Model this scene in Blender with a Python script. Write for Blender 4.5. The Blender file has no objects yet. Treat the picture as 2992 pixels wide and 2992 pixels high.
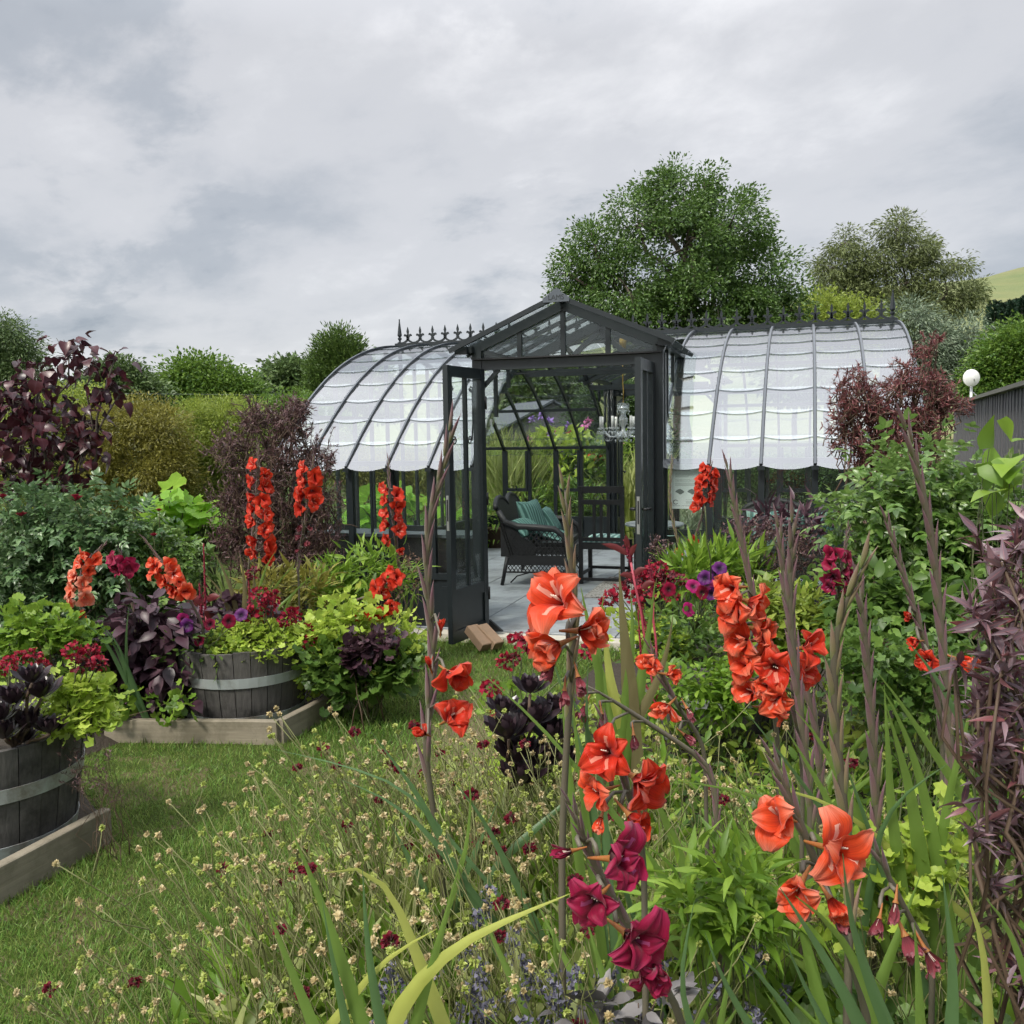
import bpy, math, random
import numpy as np
from mathutils import Vector, Matrix
rng = np.random.default_rng(11); random.seed(11)
S = bpy.context.scene; COL = S.collection

# ------------------------------------------------------------------ camera
F, PITCH, ROLL, HC = 2656.6, 0.0828, 0.0164, 1.55      # focal length in photo pixels (2992 wide), tilt, roll, height
cp, sp, cr, sr = math.cos(PITCH), math.sin(PITCH), math.cos(ROLL), math.sin(ROLL)
FW = np.array([0, cp, -sp]); UP0 = np.array([0, sp, cp]); RT0 = np.array([1.0, 0, 0])
RT = RT0*cr - UP0*sr; UP = RT0*sr + UP0*cr
cam_d = bpy.data.cameras.new('camera'); cam = bpy.data.objects.new('camera', cam_d); COL.objects.link(cam)
cam_d.sensor_width = 36; cam_d.lens = 36*F/2992; cam_d.clip_start = .05; cam_d.clip_end = 5000
cam.matrix_world = Matrix(((RT[0], UP[0], -FW[0], 0), (RT[1], UP[1], -FW[1], 0), (RT[2], UP[2], -FW[2], HC), (0, 0, 0, 1)))
S.camera = cam

# ------------------------------------------------------------------ sky, sun, exposure
SUN_EL, SUN_AZ = math.radians(52), math.radians(215)
wd = bpy.data.worlds.new('World'); S.world = wd; wd.use_nodes = True
nt = wd.node_tree; nt.nodes.clear()
def N(t, **k):
    n = nt.nodes.new(t)
    for a, b in k.items(): setattr(n, a, b)
    return n
def LK(a, b): nt.links.new(a, b)
def MATH(op, a, b=None, c=None):
    n = N('ShaderNodeMath', operation=op)
    for i, x in enumerate((a, b, c)):
        if x is None: continue
        if isinstance(x, (int, float)): n.inputs[i].default_value = x
        else: LK(x, n.inputs[i])
    return n.outputs[0]
tc = N('ShaderNodeTexCoord'); sep = N('ShaderNodeSeparateXYZ'); LK(tc.outputs['Generated'], sep.inputs[0])
zc = MATH('ADD', MATH('MAXIMUM', sep.outputs[2], 0.0), 0.24)
cx, cy = MATH('DIVIDE', sep.outputs[0], zc), MATH('DIVIDE', sep.outputs[1], zc)
cmb = N('ShaderNodeCombineXYZ'); LK(MATH('ADD', MATH('MULTIPLY', cx, 1.0), MATH('MULTIPLY', cy, .25)), cmb.inputs[0]); LK(MATH('MULTIPLY', cy, 0.9), cmb.inputs[1])
def noise(vec, scale, detail, rough, dist, w=0.0):
    n = N('ShaderNodeTexNoise', noise_dimensions='4D'); LK(vec, n.inputs['Vector'])
    n.inputs['W'].default_value = w; n.inputs['Scale'].default_value = scale; n.inputs['Detail'].default_value = detail
    n.inputs['Roughness'].default_value = rough; n.inputs['Distortion'].default_value = dist
    return n.outputs[0]
n1 = noise(cmb.outputs[0], .62, 3.0, .45, .4, 3.1)
n2 = noise(cmb.outputs[0], 1.5, 9.0, .58, .25, 7.7)
n3 = noise(cmb.outputs[0], 4.2, 7.0, .6, .15, 1.4)
bil = MATH('SUBTRACT', 1.0, MATH('MULTIPLY', MATH('ABSOLUTE', MATH('SUBTRACT', n2, .5)), 4.0))      # billows
tot = MATH('ADD', MATH('MULTIPLY', n1, .52), MATH('ADD', MATH('ADD', MATH('MULTIPLY', n2, .40), MATH('MULTIPLY', bil, .07)), MATH('MULTIPLY', n3, .13)))
tot = MATH('SUBTRACT', MATH('SUBTRACT', tot, .118), MATH('MULTIPLY', sep.outputs[0], .085))      # the deck thickens towards the east
# cloud deck thins towards the western horizon: brighter low down to the left of the greenhouse
low = MATH('SUBTRACT', 1.0, MATH('MINIMUM', MATH('MULTIPLY', MATH('MAXIMUM', sep.outputs[2], 0.0), 4.2), 1.0))
tot2 = MATH('ADD', tot, MATH('MULTIPLY', low, .125))
ramp = N('ShaderNodeValToRGB'); LK(tot2, ramp.inputs[0])
cr_ = ramp.color_ramp; cr_.interpolation = 'EASE'
stops = [(.37, (.118, .132, .152)), (.445, (.178, .188, .204)), (.51, (.250, .252, .262)), (.575, (.345, .344, .350)), (.66, (.60, .60, .60))]
cr_.elements[0].position, cr_.elements[0].color = stops[0][0], (*stops[0][1], 1)
cr_.elements[1].position, cr_.elements[1].color = stops[-1][0], (*stops[-1][1], 1)
for p_, c_ in stops[1:-1]:
    e = cr_.elements.new(p_); e.color = (*c_, 1)
# an overcast deck is brighter overhead than at the horizon (standard overcast sky)
ovc = MATH('ADD', 1.0, MATH('MULTIPLY', MATH('MAXIMUM', MATH('SUBTRACT', sep.outputs[2], .38), 0.0), 4.2))
bgc = N('ShaderNodeBackground'); LK(ramp.outputs[0], bgc.inputs[0]); LK(MATH('MULTIPLY', ovc, 1.0), bgc.inputs[1])
sky = N('ShaderNodeTexSky', sky_type='NISHITA'); sky.sun_disc = False; sky.sun_elevation = SUN_EL; sky.sun_rotation = SUN_AZ
bgs = N('ShaderNodeBackground'); LK(sky.outputs[0], bgs.inputs[0]); bgs.inputs[1].default_value = .08
mx = N('ShaderNodeMixShader'); mx.inputs[0].default_value = .93; LK(bgs.outputs[0], mx.inputs[1]); LK(bgc.outputs[0], mx.inputs[2])
wo = N('ShaderNodeOutputWorld'); LK(mx.outputs[0], wo.inputs[0])
sd = bpy.data.lights.new('sun', 'SUN'); so = bpy.data.objects.new('sun', sd); COL.objects.link(so)
sd.energy = 1.5; sd.angle = math.radians(14); sd.color = (1, .94, .84)
so.rotation_euler = (math.pi/2 - SUN_EL, 0, math.pi - SUN_AZ)
S.view_settings.view_transform = 'Standard'; S.view_settings.look = 'None'; S.view_settings.exposure = 1.45; S.view_settings.gamma = 1
S.view_settings.use_curve_mapping = False
S.render.engine = 'CYCLES'; cy_ = S.cycles
cy_.max_bounces = 6; cy_.diffuse_bounces = 3; cy_.glossy_bounces = 3; cy_.transmission_bounces = 4; cy_.transparent_max_bounces = 28
cy_.caustics_reflective = False; cy_.caustics_refractive = False; cy_.use_denoising = True
cy_.use_adaptive_sampling = True; cy_.adaptive_threshold = .03; wd.cycles.sampling_method = 'MANUAL'; wd.cycles.sample_map_resolution = 256

# ------------------------------------------------------------------ photo pixels -> points (pixels of a 1932 px wide view)
def ray(x, y):
    k = 2992/1932
    return FW + (x*k-1496)/F*RT - (y*k-1496)/F*UP
def P(x, y, D):                        # on the ray, at distance D along +Y
    d = ray(x, y); return np.array([0, 0, HC]) + d*(D/d[1])
GZ = -.05
def G(x, y, z=GZ):                     # on the ray, at height z
    d = ray(x, y); return np.array([0, 0, HC]) + d*((z-HC)/d[2])
def M2(px, D): return px*2992/1932/F*D   # pixels -> metres at distance D

# ------------------------------------------------------------------ mesh helpers
class MB:
    def __init__(s): s.v = []; s.l = []; s.c = []; s.m = []; s.u = []; s.n = 0
    def add(s, v, faces, uv=None, mat=0):
        v = np.asarray(v, float).reshape(-1, 3)
        if isinstance(faces, tuple) and isinstance(faces[0], np.ndarray): lo, co = faces
        else:
            lo = np.fromiter((i for f in faces for i in f), int); co = np.fromiter((len(f) for f in faces), int)
        s.v.append(v); s.l.append(lo + s.n); s.c.append(co)
        s.m.append(np.full(len(co), mat, int) if np.isscalar(mat) else np.asarray(mat, int))
        s.u.append(np.zeros((len(v), 2)) if uv is None else np.asarray(uv, float)); s.n += len(v)
        return s
    def scatter(s, tpl, R, loc, mat=0):
        tv, (lo, co), uv = tpl[0], tpl[1], tpl[2]
        n, k = len(loc), len(tv)
        if n == 0: return s
        v = np.einsum('nij,kj->nki', R, tv) + np.asarray(loc)[:, None, :]
        L = (lo[None, :] + (np.arange(n)*k)[:, None]).ravel()
        return s.add(v.reshape(-1, 3), (L, np.tile(co, n)), np.tile(uv, (n, 1)), mat)
    def box(s, c, size, rot=None, mat=0):
        h = np.asarray(size)/2
        v = np.array([[x, y, z] for x in (-1, 1) for y in (-1, 1) for z in (-1, 1)])*h
        if rot is not None: v = v @ np.asarray(rot).T
        return s.add(v+np.asarray(c), [(0, 1, 3, 2), (4, 6, 7, 5), (0, 4, 5, 1), (2, 3, 7, 6), (0, 2, 6, 4), (1, 5, 7, 3)], uv=[(a[0], a[2]) for a in v], mat=mat)
    def bar(s, a, b, wd, ht, up=(0, 0, 1), mat=0):
        a, b = np.asarray(a, float), np.asarray(b, float); d = b-a; L = np.linalg.norm(d); d /= L
        x = np.cross(d, up); nx = np.linalg.norm(x)
        x = np.array([1., 0, 0]) if nx < 1e-6 else x/nx
        z = np.cross(x, d)
        return s.box((a+b)/2, (wd, L, ht), np.stack([x, d, z], 1), mat)
    def tube(s, pts, rad, n=6, mat=0, cap=True):
        pts = np.asarray(pts, float); k = len(pts); rad = np.full(k, rad) if np.isscalar(rad) else np.asarray(rad)
        t = np.gradient(pts, axis=0); t /= np.linalg.norm(t, axis=1)[:, None]+1e-12
        ref = np.array([0, 0, 1.]) if abs(t[:, 2]).mean() < .8 else np.array([1., 0, 0])
        x = np.cross(t, ref); x /= np.linalg.norm(x, axis=1)[:, None]+1e-12; y = np.cross(t, x)
        a = np.linspace(0, 2*np.pi, n, endpoint=False)
        v = pts[:, None]+rad[:, None, None]*(np.cos(a)[None, :, None]*x[:, None]+np.sin(a)[None, :, None]*y[:, None])
        f = [(i*n+j, i*n+(j+1) % n, (i+1)*n+(j+1) % n, (i+1)*n+j) for i in range(k-1) for j in range(n)]
        if cap: f += [tuple(range(n-1, -1, -1)), tuple((k-1)*n+j for j in range(n))]
        uv = [(j/n, i/(k-1)) for i in range(k) for j in range(n)]
        return s.add(v.reshape(-1, 3), f, uv, mat)
    def lathe(s, prof, n=16, c=(0, 0, 0), mat=0):
        prof = np.asarray(prof, float); k = len(prof); a = np.linspace(0, 2*np.pi, n, endpoint=False)
        v = np.stack([prof[:, 0][:, None]*np.cos(a), prof[:, 0][:, None]*np.sin(a), np.repeat(prof[:, 1][:, None], n, 1)], -1).reshape(-1, 3)+np.asarray(c)
        f = [(i*n+j, i*n+(j+1) % n, (i+1)*n+(j+1) % n, (i+1)*n+j) for i in range(k-1) for j in range(n)]
        return s.add(v, f, [(j/n, i/(k-1)) for i in range(k) for j in range(n)], mat)
    def build(s, name, mats, parent=None, smooth=True, kind=None, world=False):
        me = s.mesh(name, mats, smooth, (parent.location if (world and parent) else None))
        return link(name, me, parent, kind=kind)
    def mesh(s, name, mats, smooth=True, off=None):
        v = np.concatenate(s.v); lo = np.concatenate(s.l); co = np.concatenate(s.c); mi = np.concatenate(s.m); uv = np.concatenate(s.u)
        if off is not None: v = v-np.array(off)
        me = bpy.data.meshes.new(name)
        me.vertices.add(len(v)); me.vertices.foreach_set('co', v.astype(np.float32).ravel())
        me.loops.add(len(lo)); me.loops.foreach_set('vertex_index', lo.astype(np.int32))
        me.polygons.add(len(co)); st = np.zeros(len(co), np.int32); st[1:] = np.cumsum(co)[:-1]
        me.polygons.foreach_set('loop_start', st)
        me.polygons.foreach_set('material_index', mi.astype(np.int32))
        me.polygons.foreach_set('use_smooth', np.full(len(co), smooth))
        ul = me.uv_layers.new(name='UVMap'); ul.data.foreach_set('uv', uv[lo].astype(np.float32).ravel())
        me.update(calc_edges=True)
        for m in (mats if isinstance(mats, (list, tuple)) else [mats]): me.materials.append(m)
        return me
def link(name, me, parent=None, loc=None, rz=None, kind=None):
    o = bpy.data.objects.new(name, me); COL.objects.link(o)
    if parent is not None: o.parent = parent
    if loc is not None: o.location = loc
    if rz is not None: o.rotation_euler = (0, 0, rz)
    if kind: o['kind'] = kind
    return o
def tag(o, label, cat, group=None):
    o['label'] = label; o['category'] = cat
    if group: o['group'] = group
    return o
def thing(name, label, cat, loc=(0, 0, 0), rz=0, group=None):
    o = bpy.data.objects.new(name, None); COL.objects.link(o); o.location = loc; o.rotation_euler = (0, 0, rz); o.empty_display_size = .1
    return tag(o, label, cat, group)
def struct(o): o['kind'] = 'structure'; return o
def copy_tree(o, parent=None):
    c = o.copy(); COL.objects.link(c); c.parent = parent
    for ch in o.children: copy_tree(ch, c)
    return c
def nrm(a): a = np.asarray(a, float); return a/(np.linalg.norm(a, axis=-1, keepdims=True)+1e-12)
def frames(d, up=None, sc=1.0):
    """rotation matrices whose Y column is d and whose Z column leans to up"""
    d = nrm(d); n = len(d)
    if up is None: up = nrm(rng.normal(size=(n, 3))+np.array([0, 0, 1.2]))
    x = nrm(np.cross(d, up)); z = np.cross(x, d)
    R = np.stack([x, d, z], 2)
    sc = np.asarray(sc, float)
    if sc.ndim == 0: return R*sc
    if sc.ndim == 1: return R*sc[:, None, None]
    return R*sc[:, None, :]
def faces_np(f): return (np.fromiter((i for q in f for i in q), int), np.fromiter((len(q) for q in f), int))
def tpl_leaf(n=4, w=.5, prof='ovate', fold=.25, droop=.25, wav=0):
    t = np.linspace(0, 1, n+1)
    if prof == 'ovate': pf = np.sin(np.pi*np.clip(t, .02, .98)**.75)
    elif prof == 'lance': pf = np.sin(np.pi*np.clip(t, .03, .97)**.6)**1.2
    elif prof == 'heart': pf = np.sin(np.pi*np.clip(t, .10, .985)**.55)
    elif prof == 'spoon': pf = np.sin(np.pi*np.clip(t, .06, .96)**1.7)*.9+.1*(1-t)
    else: pf = np.minimum(1, (1-t)*2.2+.02)*(.55+.45*np.minimum(1, t*4))      # blade
    hw = w/2*pf; v = []; uv = []
    for i in range(n+1):
        z = -droop*t[i]**2; rz = wav*math.sin(t[i]*11)*hw[i]
        v += [(-hw[i], t[i], z+fold*hw[i]+rz), (0, t[i], z), (hw[i], t[i], z+fold*hw[i]-rz)]; uv += [(0, t[i]), (.5, t[i]), (1, t[i])]
    f = []
    for i in range(n):
        a = i*3; f += [(a, a+1, a+4, a+3), (a+1, a+2, a+5, a+4)]
    return np.array(v, float), faces_np(f), np.array(uv)
def tpl_diamond(w=.5, fold=.12, droop=.12):
    v = np.array([(0, 0, 0), (w/2, .45, fold*w), (0, 1, -droop), (-w/2, .45, fold*w)])
    return v, faces_np([(0, 1, 2), (0, 2, 3)]), np.array([(.5, 0), (1, .5), (.5, 1), (0, .5)])
def tpl_round(lobes=5, n=15, depth=.22, dish=.25, seed=0):
    r_ = np.random.default_rng(seed); a = np.linspace(-np.pi*.93, np.pi*.93, n)
    r = .5*(1-depth*(.5-.5*np.cos(a*lobes)))*(1+.08*r_.normal(size=n)); r[0] *= .55; r[-1] *= .55
    v = [(0, .28, 0)]+[(r[i]*math.sin(a[i]), .28+r[i]*math.cos(a[i]), dish*(r[i]**2)+.05*math.sin(a[i]*lobes)) for i in range(n)]
    uv = [(.5, .5)]+[(.5+r[i]*math.sin(a[i]), .5+r[i]*math.cos(a[i])) for i in range(n)]
    return np.array(v, float), faces_np([(0, i+2, i+1) for i in range(n-1)]), np.array(uv)
def tpl_join(parts):
    vs, ls, cs, us, k = [], [], [], [], 0
    for (v, (l, c), u), Mx, off in parts:
        vs.append(v @ np.asarray(Mx).T+np.asarray(off)); ls.append(l+k); cs.append(c); us.append(u); k += len(v)
    return np.concatenate(vs), (np.concatenate(ls), np.concatenate(cs)), np.concatenate(us)
def rotz(a): c, s_ = math.cos(a), math.sin(a); return np.array([[c, -s_, 0], [s_, c, 0], [0, 0, 1.]])
def rotx(a): c, s_ = math.cos(a), math.sin(a); return np.array([[1, 0, 0], [0, c, -s_], [0, s_, c]])
def roty(a): c, s_ = math.cos(a), math.sin(a); return np.array([[c, 0, s_], [0, 1, 0], [-s_, 0, c]])

# ------------------------------------------------------------------ materials
def lin(h):
    h = h.lstrip('#'); c = [int(h[i:i+2], 16)/255 for i in (0, 2, 4)]
    return tuple(x/12.92 if x <= .04045 else ((x+.055)/1.055)**2.4 for x in c)
def newmat(name):
    global nt
    m = bpy.data.materials.new(name); m.use_nodes = True; nt = m.node_tree; nt.nodes.clear()
    return m, N('ShaderNodeBsdfPrincipled'), N('ShaderNodeOutputMaterial')
def setin(n, k, v): n.inputs[k].default_value = v
def rampn(fac, stops):
    r = N('ShaderNodeValToRGB'); LK(fac, r.inputs[0]); e = r.color_ramp.elements
    e[0].position, e[0].color = stops[0][0], (*stops[0][1], 1); e[1].position, e[1].color = stops[-1][0], (*stops[-1][1], 1)
    for p_, c_ in stops[1:-1]: q_ = e.new(p_); q_.color = (*c_, 1)
    return r.outputs[0]
def mixc(f, a, b, mode='MIX'):
    n = N('ShaderNodeMix', data_type='RGBA', blend_type=mode)
    if isinstance(f, (int, float)): n.inputs[0].default_value = f
    else: LK(f, n.inputs[0])
    for i, x in ((6, a), (7, b)):
        if isinstance(x, tuple): n.inputs[i].default_value = (*x, 1)
        else: LK(x, n.inputs[i])
    return n.outputs[2]
def tnoise(scale, detail=4, rough=.55, coord='Object', stretch=None):
    t = N('ShaderNodeTexCoord'); n = N('ShaderNodeTexNoise'); src = t.outputs[coord]
    if stretch: mp = N('ShaderNodeMapping'); mp.inputs['Scale'].default_value = stretch; LK(src, mp.inputs[0]); src = mp.outputs[0]
    LK(src, n.inputs['Vector']); setin(n, 'Scale', scale); setin(n, 'Detail', detail); setin(n, 'Roughness', rough)
    return n.outputs[0]
def bump(h, b, strength=.3, dist=.01):
    n = N('ShaderNodeBump'); setin(n, 'Strength', strength); setin(n, 'Distance', dist); LK(h, n.inputs['Height']); LK(n.outputs[0], b.inputs['Normal'])
def leafmat(name, cols, rough=.45, trans=.3, spec=.4, rib=0.0):
    """leaf: colour differs from leaf to leaf, light shines through"""
    m, b, o = newmat(name); g = N('ShaderNodeNewGeometry')
    cs = [lin(c) if isinstance(c, str) else c for c in cols]
    c = rampn(g.outputs['Random Per Island'], [(i/(len(cs)-1), k) for i, k in enumerate(cs)])
    nz = tnoise(9, 3, .6)
    c = mixc(MATH('MULTIPLY', nz, .55), c, tuple(x*.55 for x in cs[0]))
    if rib:
        uvn = N('ShaderNodeUVMap'); sx = N('ShaderNodeSeparateXYZ'); LK(uvn.outputs[0], sx.inputs[0])
        d = MATH('ABSOLUTE', MATH('SUBTRACT', sx.outputs[0], .5))
        c = mixc(MATH('MULTIPLY', MATH('LESS_THAN', d, .05), rib), c, tuple(min(1, x*1.9+.02) for x in cs[-1]))
    LK(c, b.inputs['Base Color']); setin(b, 'Roughness', rough); setin(b, 'Specular IOR Level', spec)
    t = N('ShaderNodeBsdfTranslucent'); LK(mixc(.5, c, tuple(min(1, x*1.5) for x in cs[-1])), t.inputs[0])
    x = N('ShaderNodeMixShader'); x.inputs[0].default_value = trans; LK(b.outputs[0], x.inputs[1]); LK(t.outputs[0], x.inputs[2]); LK(x.outputs[0], o.inputs[0])
    return m
def petalmat(name, tip, mid, throat, edge=None, trans=.35, rough=.5, throat_at=.16, streak=None):
    """petal: UV v runs from the throat to the tip"""
    m, b, o = newmat(name); uvn = N('ShaderNodeUVMap'); sx = N('ShaderNodeSeparateXYZ'); LK(uvn.outputs[0], sx.inputs[0])
    t_, m_, h_ = lin(tip), lin(mid), lin(throat)
    mp = N('ShaderNodeMapping'); mp.inputs['Scale'].default_value = (14, 1.2, 1); LK(uvn.outputs[0], mp.inputs[0])
    nz = N('ShaderNodeTexNoise'); LK(mp.outputs[0], nz.inputs['Vector']); setin(nz, 'Scale', 2.0); setin(nz, 'Detail', 4)
    v = MATH('ADD', sx.outputs[1], MATH('MULTIPLY', MATH('SUBTRACT', nz.outputs[0], .5), .28))
    st = [(0, h_), (throat_at, h_), (throat_at+.22, m_), (.72, t_)]
    st += [(.97, lin(edge))] if edge else [(1, t_)]
    c = rampn(v, st)
    ve = N('ShaderNodeTexNoise'); mp2 = N('ShaderNodeMapping'); mp2.inputs['Scale'].default_value = (34, .8, 1); LK(uvn.outputs[0], mp2.inputs[0]); LK(mp2.outputs[0], ve.inputs['Vector']); setin(ve, 'Scale', 1.6); setin(ve, 'Detail', 2)
    c = mixc(MATH('MULTIPLY', rampn(ve.outputs[0], [(.45, (0, 0, 0)), (.62, (1, 1, 1))]), .35), c, tuple(x*.5 for x in h_))
    if streak:
        d_ = MATH('ABSOLUTE', MATH('SUBTRACT', sx.outputs[0], .5)); k_ = MATH('MULTIPLY', MATH('LESS_THAN', d_, MATH('MULTIPLY', nz.outputs[0], .16)), MATH('MULTIPLY', MATH('GREATER_THAN', sx.outputs[1], .28), MATH('LESS_THAN', sx.outputs[1], .66)))
        oi = N('ShaderNodeObjectInfo'); c = mixc(MATH('MULTIPLY', MATH('MULTIPLY', k_, MATH('GREATER_THAN', oi.outputs['Random'], .55)), .65), c, lin(streak))
    g = N('ShaderNodeNewGeometry'); c = mixc(MATH('MULTIPLY', g.outputs['Random Per Island'], .25), c, tuple(x*.6 for x in m_))
    LK(c, b.inputs['Base Color']); setin(b, 'Roughness', rough); setin(b, 'Specular IOR Level', .25)
    try: setin(b, 'Sheen Weight', .15)
    except Exception: pass
    bump(nz.outputs[0], b, .25, .003)
    t = N('ShaderNodeBsdfTranslucent'); LK(c, t.inputs[0])
    x = N('ShaderNodeMixShader'); x.inputs[0].default_value = trans; LK(b.outputs[0], x.inputs[1]); LK(t.outputs[0], x.inputs[2]); LK(x.outputs[0], o.inputs[0])
    return m
def plain(name, col, col2=None, rough=.6, metal=0, nscale=12, amt=.6, bmp=.15, bd=.004, spec=.5, stretch=None, coord='Object', vary=0.0, dirt=None):
    m, b, o = newmat(name); c1 = lin(col) if isinstance(col, str) else col
    c2 = (lin(col2) if isinstance(col2, str) else col2) if col2 else tuple(x*.6 for x in c1)
    nz = tnoise(nscale, 6, .6, coord, stretch)
    cc_ = mixc(MATH('MULTIPLY', nz, amt), c1, c2)
    if vary:
        oi = N('ShaderNodeObjectInfo'); cc_ = mixc(MATH('MULTIPLY', oi.outputs['Random'], vary), cc_, tuple(x*.45 for x in c1))
    if dirt:
        d_ = tnoise(3.2, 7, .7); cc_ = mixc(rampn(d_, [(.48, (0, 0, 0)), (.62, (.75, .75, .75))]), cc_, dirt)
    LK(cc_, b.inputs['Base Color'])
    setin(b, 'Metallic', metal); setin(b, 'Specular IOR Level', spec)
    LK(MATH('ADD', MATH('MULTIPLY', nz, .25), rough-.12), b.inputs['Roughness'])
    if bmp: bump(nz, b, bmp, bd)
    LK(b.outputs[0], o.inputs[0]); return m
# ================================================================== the setting
def glassmat(name, base, grow, haze, tint=(.93, .96, .95), rough=.02, powr=4):
    m, b, o = newmat(name)
    lw = N('ShaderNodeLayerWeight'); lw.inputs[0].default_value = .5
    f = MATH('ADD', MATH('MULTIPLY', MATH('POWER', lw.outputs['Facing'], powr), grow), base)
    tr = N('ShaderNodeBsdfTransparent'); tr.inputs[0].default_value = (*tint, 1)
    gl = N('ShaderNodeBsdfGlossy'); gl.inputs['Roughness'].default_value = rough; gl.inputs[0].default_value = (.95, .97, 1, 1)
    df = N('ShaderNodeBsdfDiffuse'); df.inputs[0].default_value = (.8, .82, .82, 1)
    a = N('ShaderNodeMixShader'); nz = tnoise(3.5, 5, .6)
    LK(MATH('MULTIPLY', nz, haze*2), a.inputs[0]); LK(tr.outputs[0], a.inputs[1]); LK(df.outputs[0], a.inputs[2])
    x = N('ShaderNodeMixShader'); LK(f, x.inputs[0]); LK(a.outputs[0], x.inputs[1]); LK(gl.outputs[0], x.inputs[2]); LK(x.outputs[0], o.inputs[0])
    return m
MT = {}
MT['frame'] = plain('anthracite frame', (.011, .0155, .018), (.020, .026, .029), rough=.36, nscale=30, bmp=.04)
MT['frame_lt'] = plain('rib bar', (.10, .115, .135), (.05, .06, .07), rough=.32, nscale=40, bmp=.05)  # pale grey; on the rib tops it paints in reflected sky
MT['clear'] = glassmat('clear glass', .025, .8, .006)
MT['roofglass'] = glassmat('solar roof glass', .27, .42, .03, tint=(.88, .93, .92), rough=.08, powr=3)
MT['glass_edge'] = plain('glass edge', (.02, .035, .035), rough=.3, bmp=0)
MT['black'] = plain('black paint', (.006, .006, .007), (.012, .012, .013), rough=.45, bmp=.05)
MT['wicker'] = plain('black wicker', (.008, .008, .009), (.02, .02, .02), rough=.5, nscale=90, bmp=.5, bd=.003)
MT['slate'] = plain('blue grey paving', (.36, .385, .40), (.23, .25, .265), rough=.55, nscale=7, amt=.8, bmp=.2, bd=.004, stretch=(1, 3, 1), vary=.28, dirt=(.15, .16, .165))
MT['concrete'] = plain('pale concrete', (.55, .52, .45), (.33, .30, .24), rough=.85, nscale=14, bmp=.4)
MT['brick'] = plain('old brick', (.30, .19, .12), (.17, .13, .09), rough=.9, nscale=25, amt=.9, bmp=.6, bd=.006)
MT['timber'] = plain('weathered pine', (.36, .32, .24), (.13, .105, .075), rough=.85, nscale=5, amt=1.0, bmp=.4, stretch=(.7, 1, 16), vary=.25, dirt=(.12, .105, .07))
MT['oak'] = plain('weathered barrel oak', (.16, .15, .14), (.022, .02, .019), rough=.85, nscale=16, amt=1.0, bmp=.6, bd=.006, stretch=(4, 4, .6), vary=.6, dirt=(.012, .012, .010))
MT['hoop'] = plain('galvanised hoop', (.48, .53, .55), (.28, .28, .26), rough=.5, metal=.3, nscale=18, dirt=(.16, .12, .09))
MT['soil'] = plain('garden soil', (.045, .034, .024), (.02, .016, .011), rough=.95, nscale=30, bmp=.8, bd=.02)
MT['bark'] = plain('bark', (.11, .09, .07), (.05, .04, .03), rough=.9, nscale=16, bmp=.6, bd=.02)
MT['terracotta'] = plain('terracotta', (.42, .19, .11), (.3, .13, .08), rough=.85)
MT['brownwood'] = plain('brown planter', (.10, .06, .035), (.05, .03, .02), rough=.75, stretch=(4, 4, .6))
MT['gold'] = plain('gold', (.55, .36, .10), rough=.3, metal=.8)
MT['silver'] = plain('silver steel', (.55, .55, .55), rough=.35, metal=.9)
MT['white'] = plain('white paint', (.75, .76, .74), (.65, .66, .66), rough=.5)
MT['fence'] = plain('grey fence board', (.15, .15, .158), (.09, .09, .096), rough=.85, nscale=6, bmp=.2, stretch=(6, 6, .5))
MT['lichen'] = plain('lichened capping', (.20, .20, .17), (.10, .10, .09), rough=.9, nscale=20, bmp=.5)
MT['stone'] = plain('edging stone', (.42, .39, .33), (.25, .23, .19), rough=.9, nscale=10, bmp=.5)
MT['ink'] = plain('print', (.03, .035, .04), rough=.7, bmp=0)
MT['paper'] = plain('notice sheet', (.90, .92, .92), (.86, .88, .88), rough=.6, bmp=0)
MT['crystal'] = glassmat('crystal', .30, .6, .40, rough=.05)
MT['candle'] = plain('candle tube', (.8, .8, .78), rough=.5, bmp=0)

# ground: one sheet to the horizon, grass green with earth showing through
m, b, o = newmat('lawn ground')
nz = tnoise(.9, 6, .6); nz2 = tnoise(7, 5, .65); nz3 = tnoise(60, 3, .6)
c = rampn(nz2, [(.25, (.035, .05, .012)), (.5, (.07, .105, .022)), (.75, (.105, .14, .035))])
c = mixc(MATH('MULTIPLY', MATH('GREATER_THAN', MATH('ADD', MATH('MULTIPLY', nz, .7), MATH('MULTIPLY', nz2, .35)), .585), .75), c, (.16, .125, .075))
tcg = N('ShaderNodeTexCoord'); sg_ = N('ShaderNodeSeparateXYZ'); LK(tcg.outputs['Object'], sg_.inputs[0])
wx = MATH('DIVIDE', MATH('ADD', MATH('ADD', sg_.outputs[0], .22), MATH('MULTIPLY', MATH('SUBTRACT', nz2, .5), .5)), .34); wy = MATH('DIVIDE', MATH('SUBTRACT', sg_.outputs[1], 4.7), 1.6)
worn = MATH('EXPONENT', MATH('MULTIPLY', MATH('ADD', MATH('MULTIPLY', wx, wx), MATH('MULTIPLY', wy, wy)), -1.0))
c = mixc(MATH('MULTIPLY', worn, .9), c, (.24, .19, .12))
LK(mixc(MATH('MULTIPLY', nz3, .5), c, (.03, .03, .012)), b.inputs['Base Color']); setin(b, 'Roughness', .95); setin(b, 'Specular IOR Level', .1); bump(nz3, b, .8, .03); LK(b.outputs[0], o.inputs[0]); MT['lawn'] = m
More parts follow.
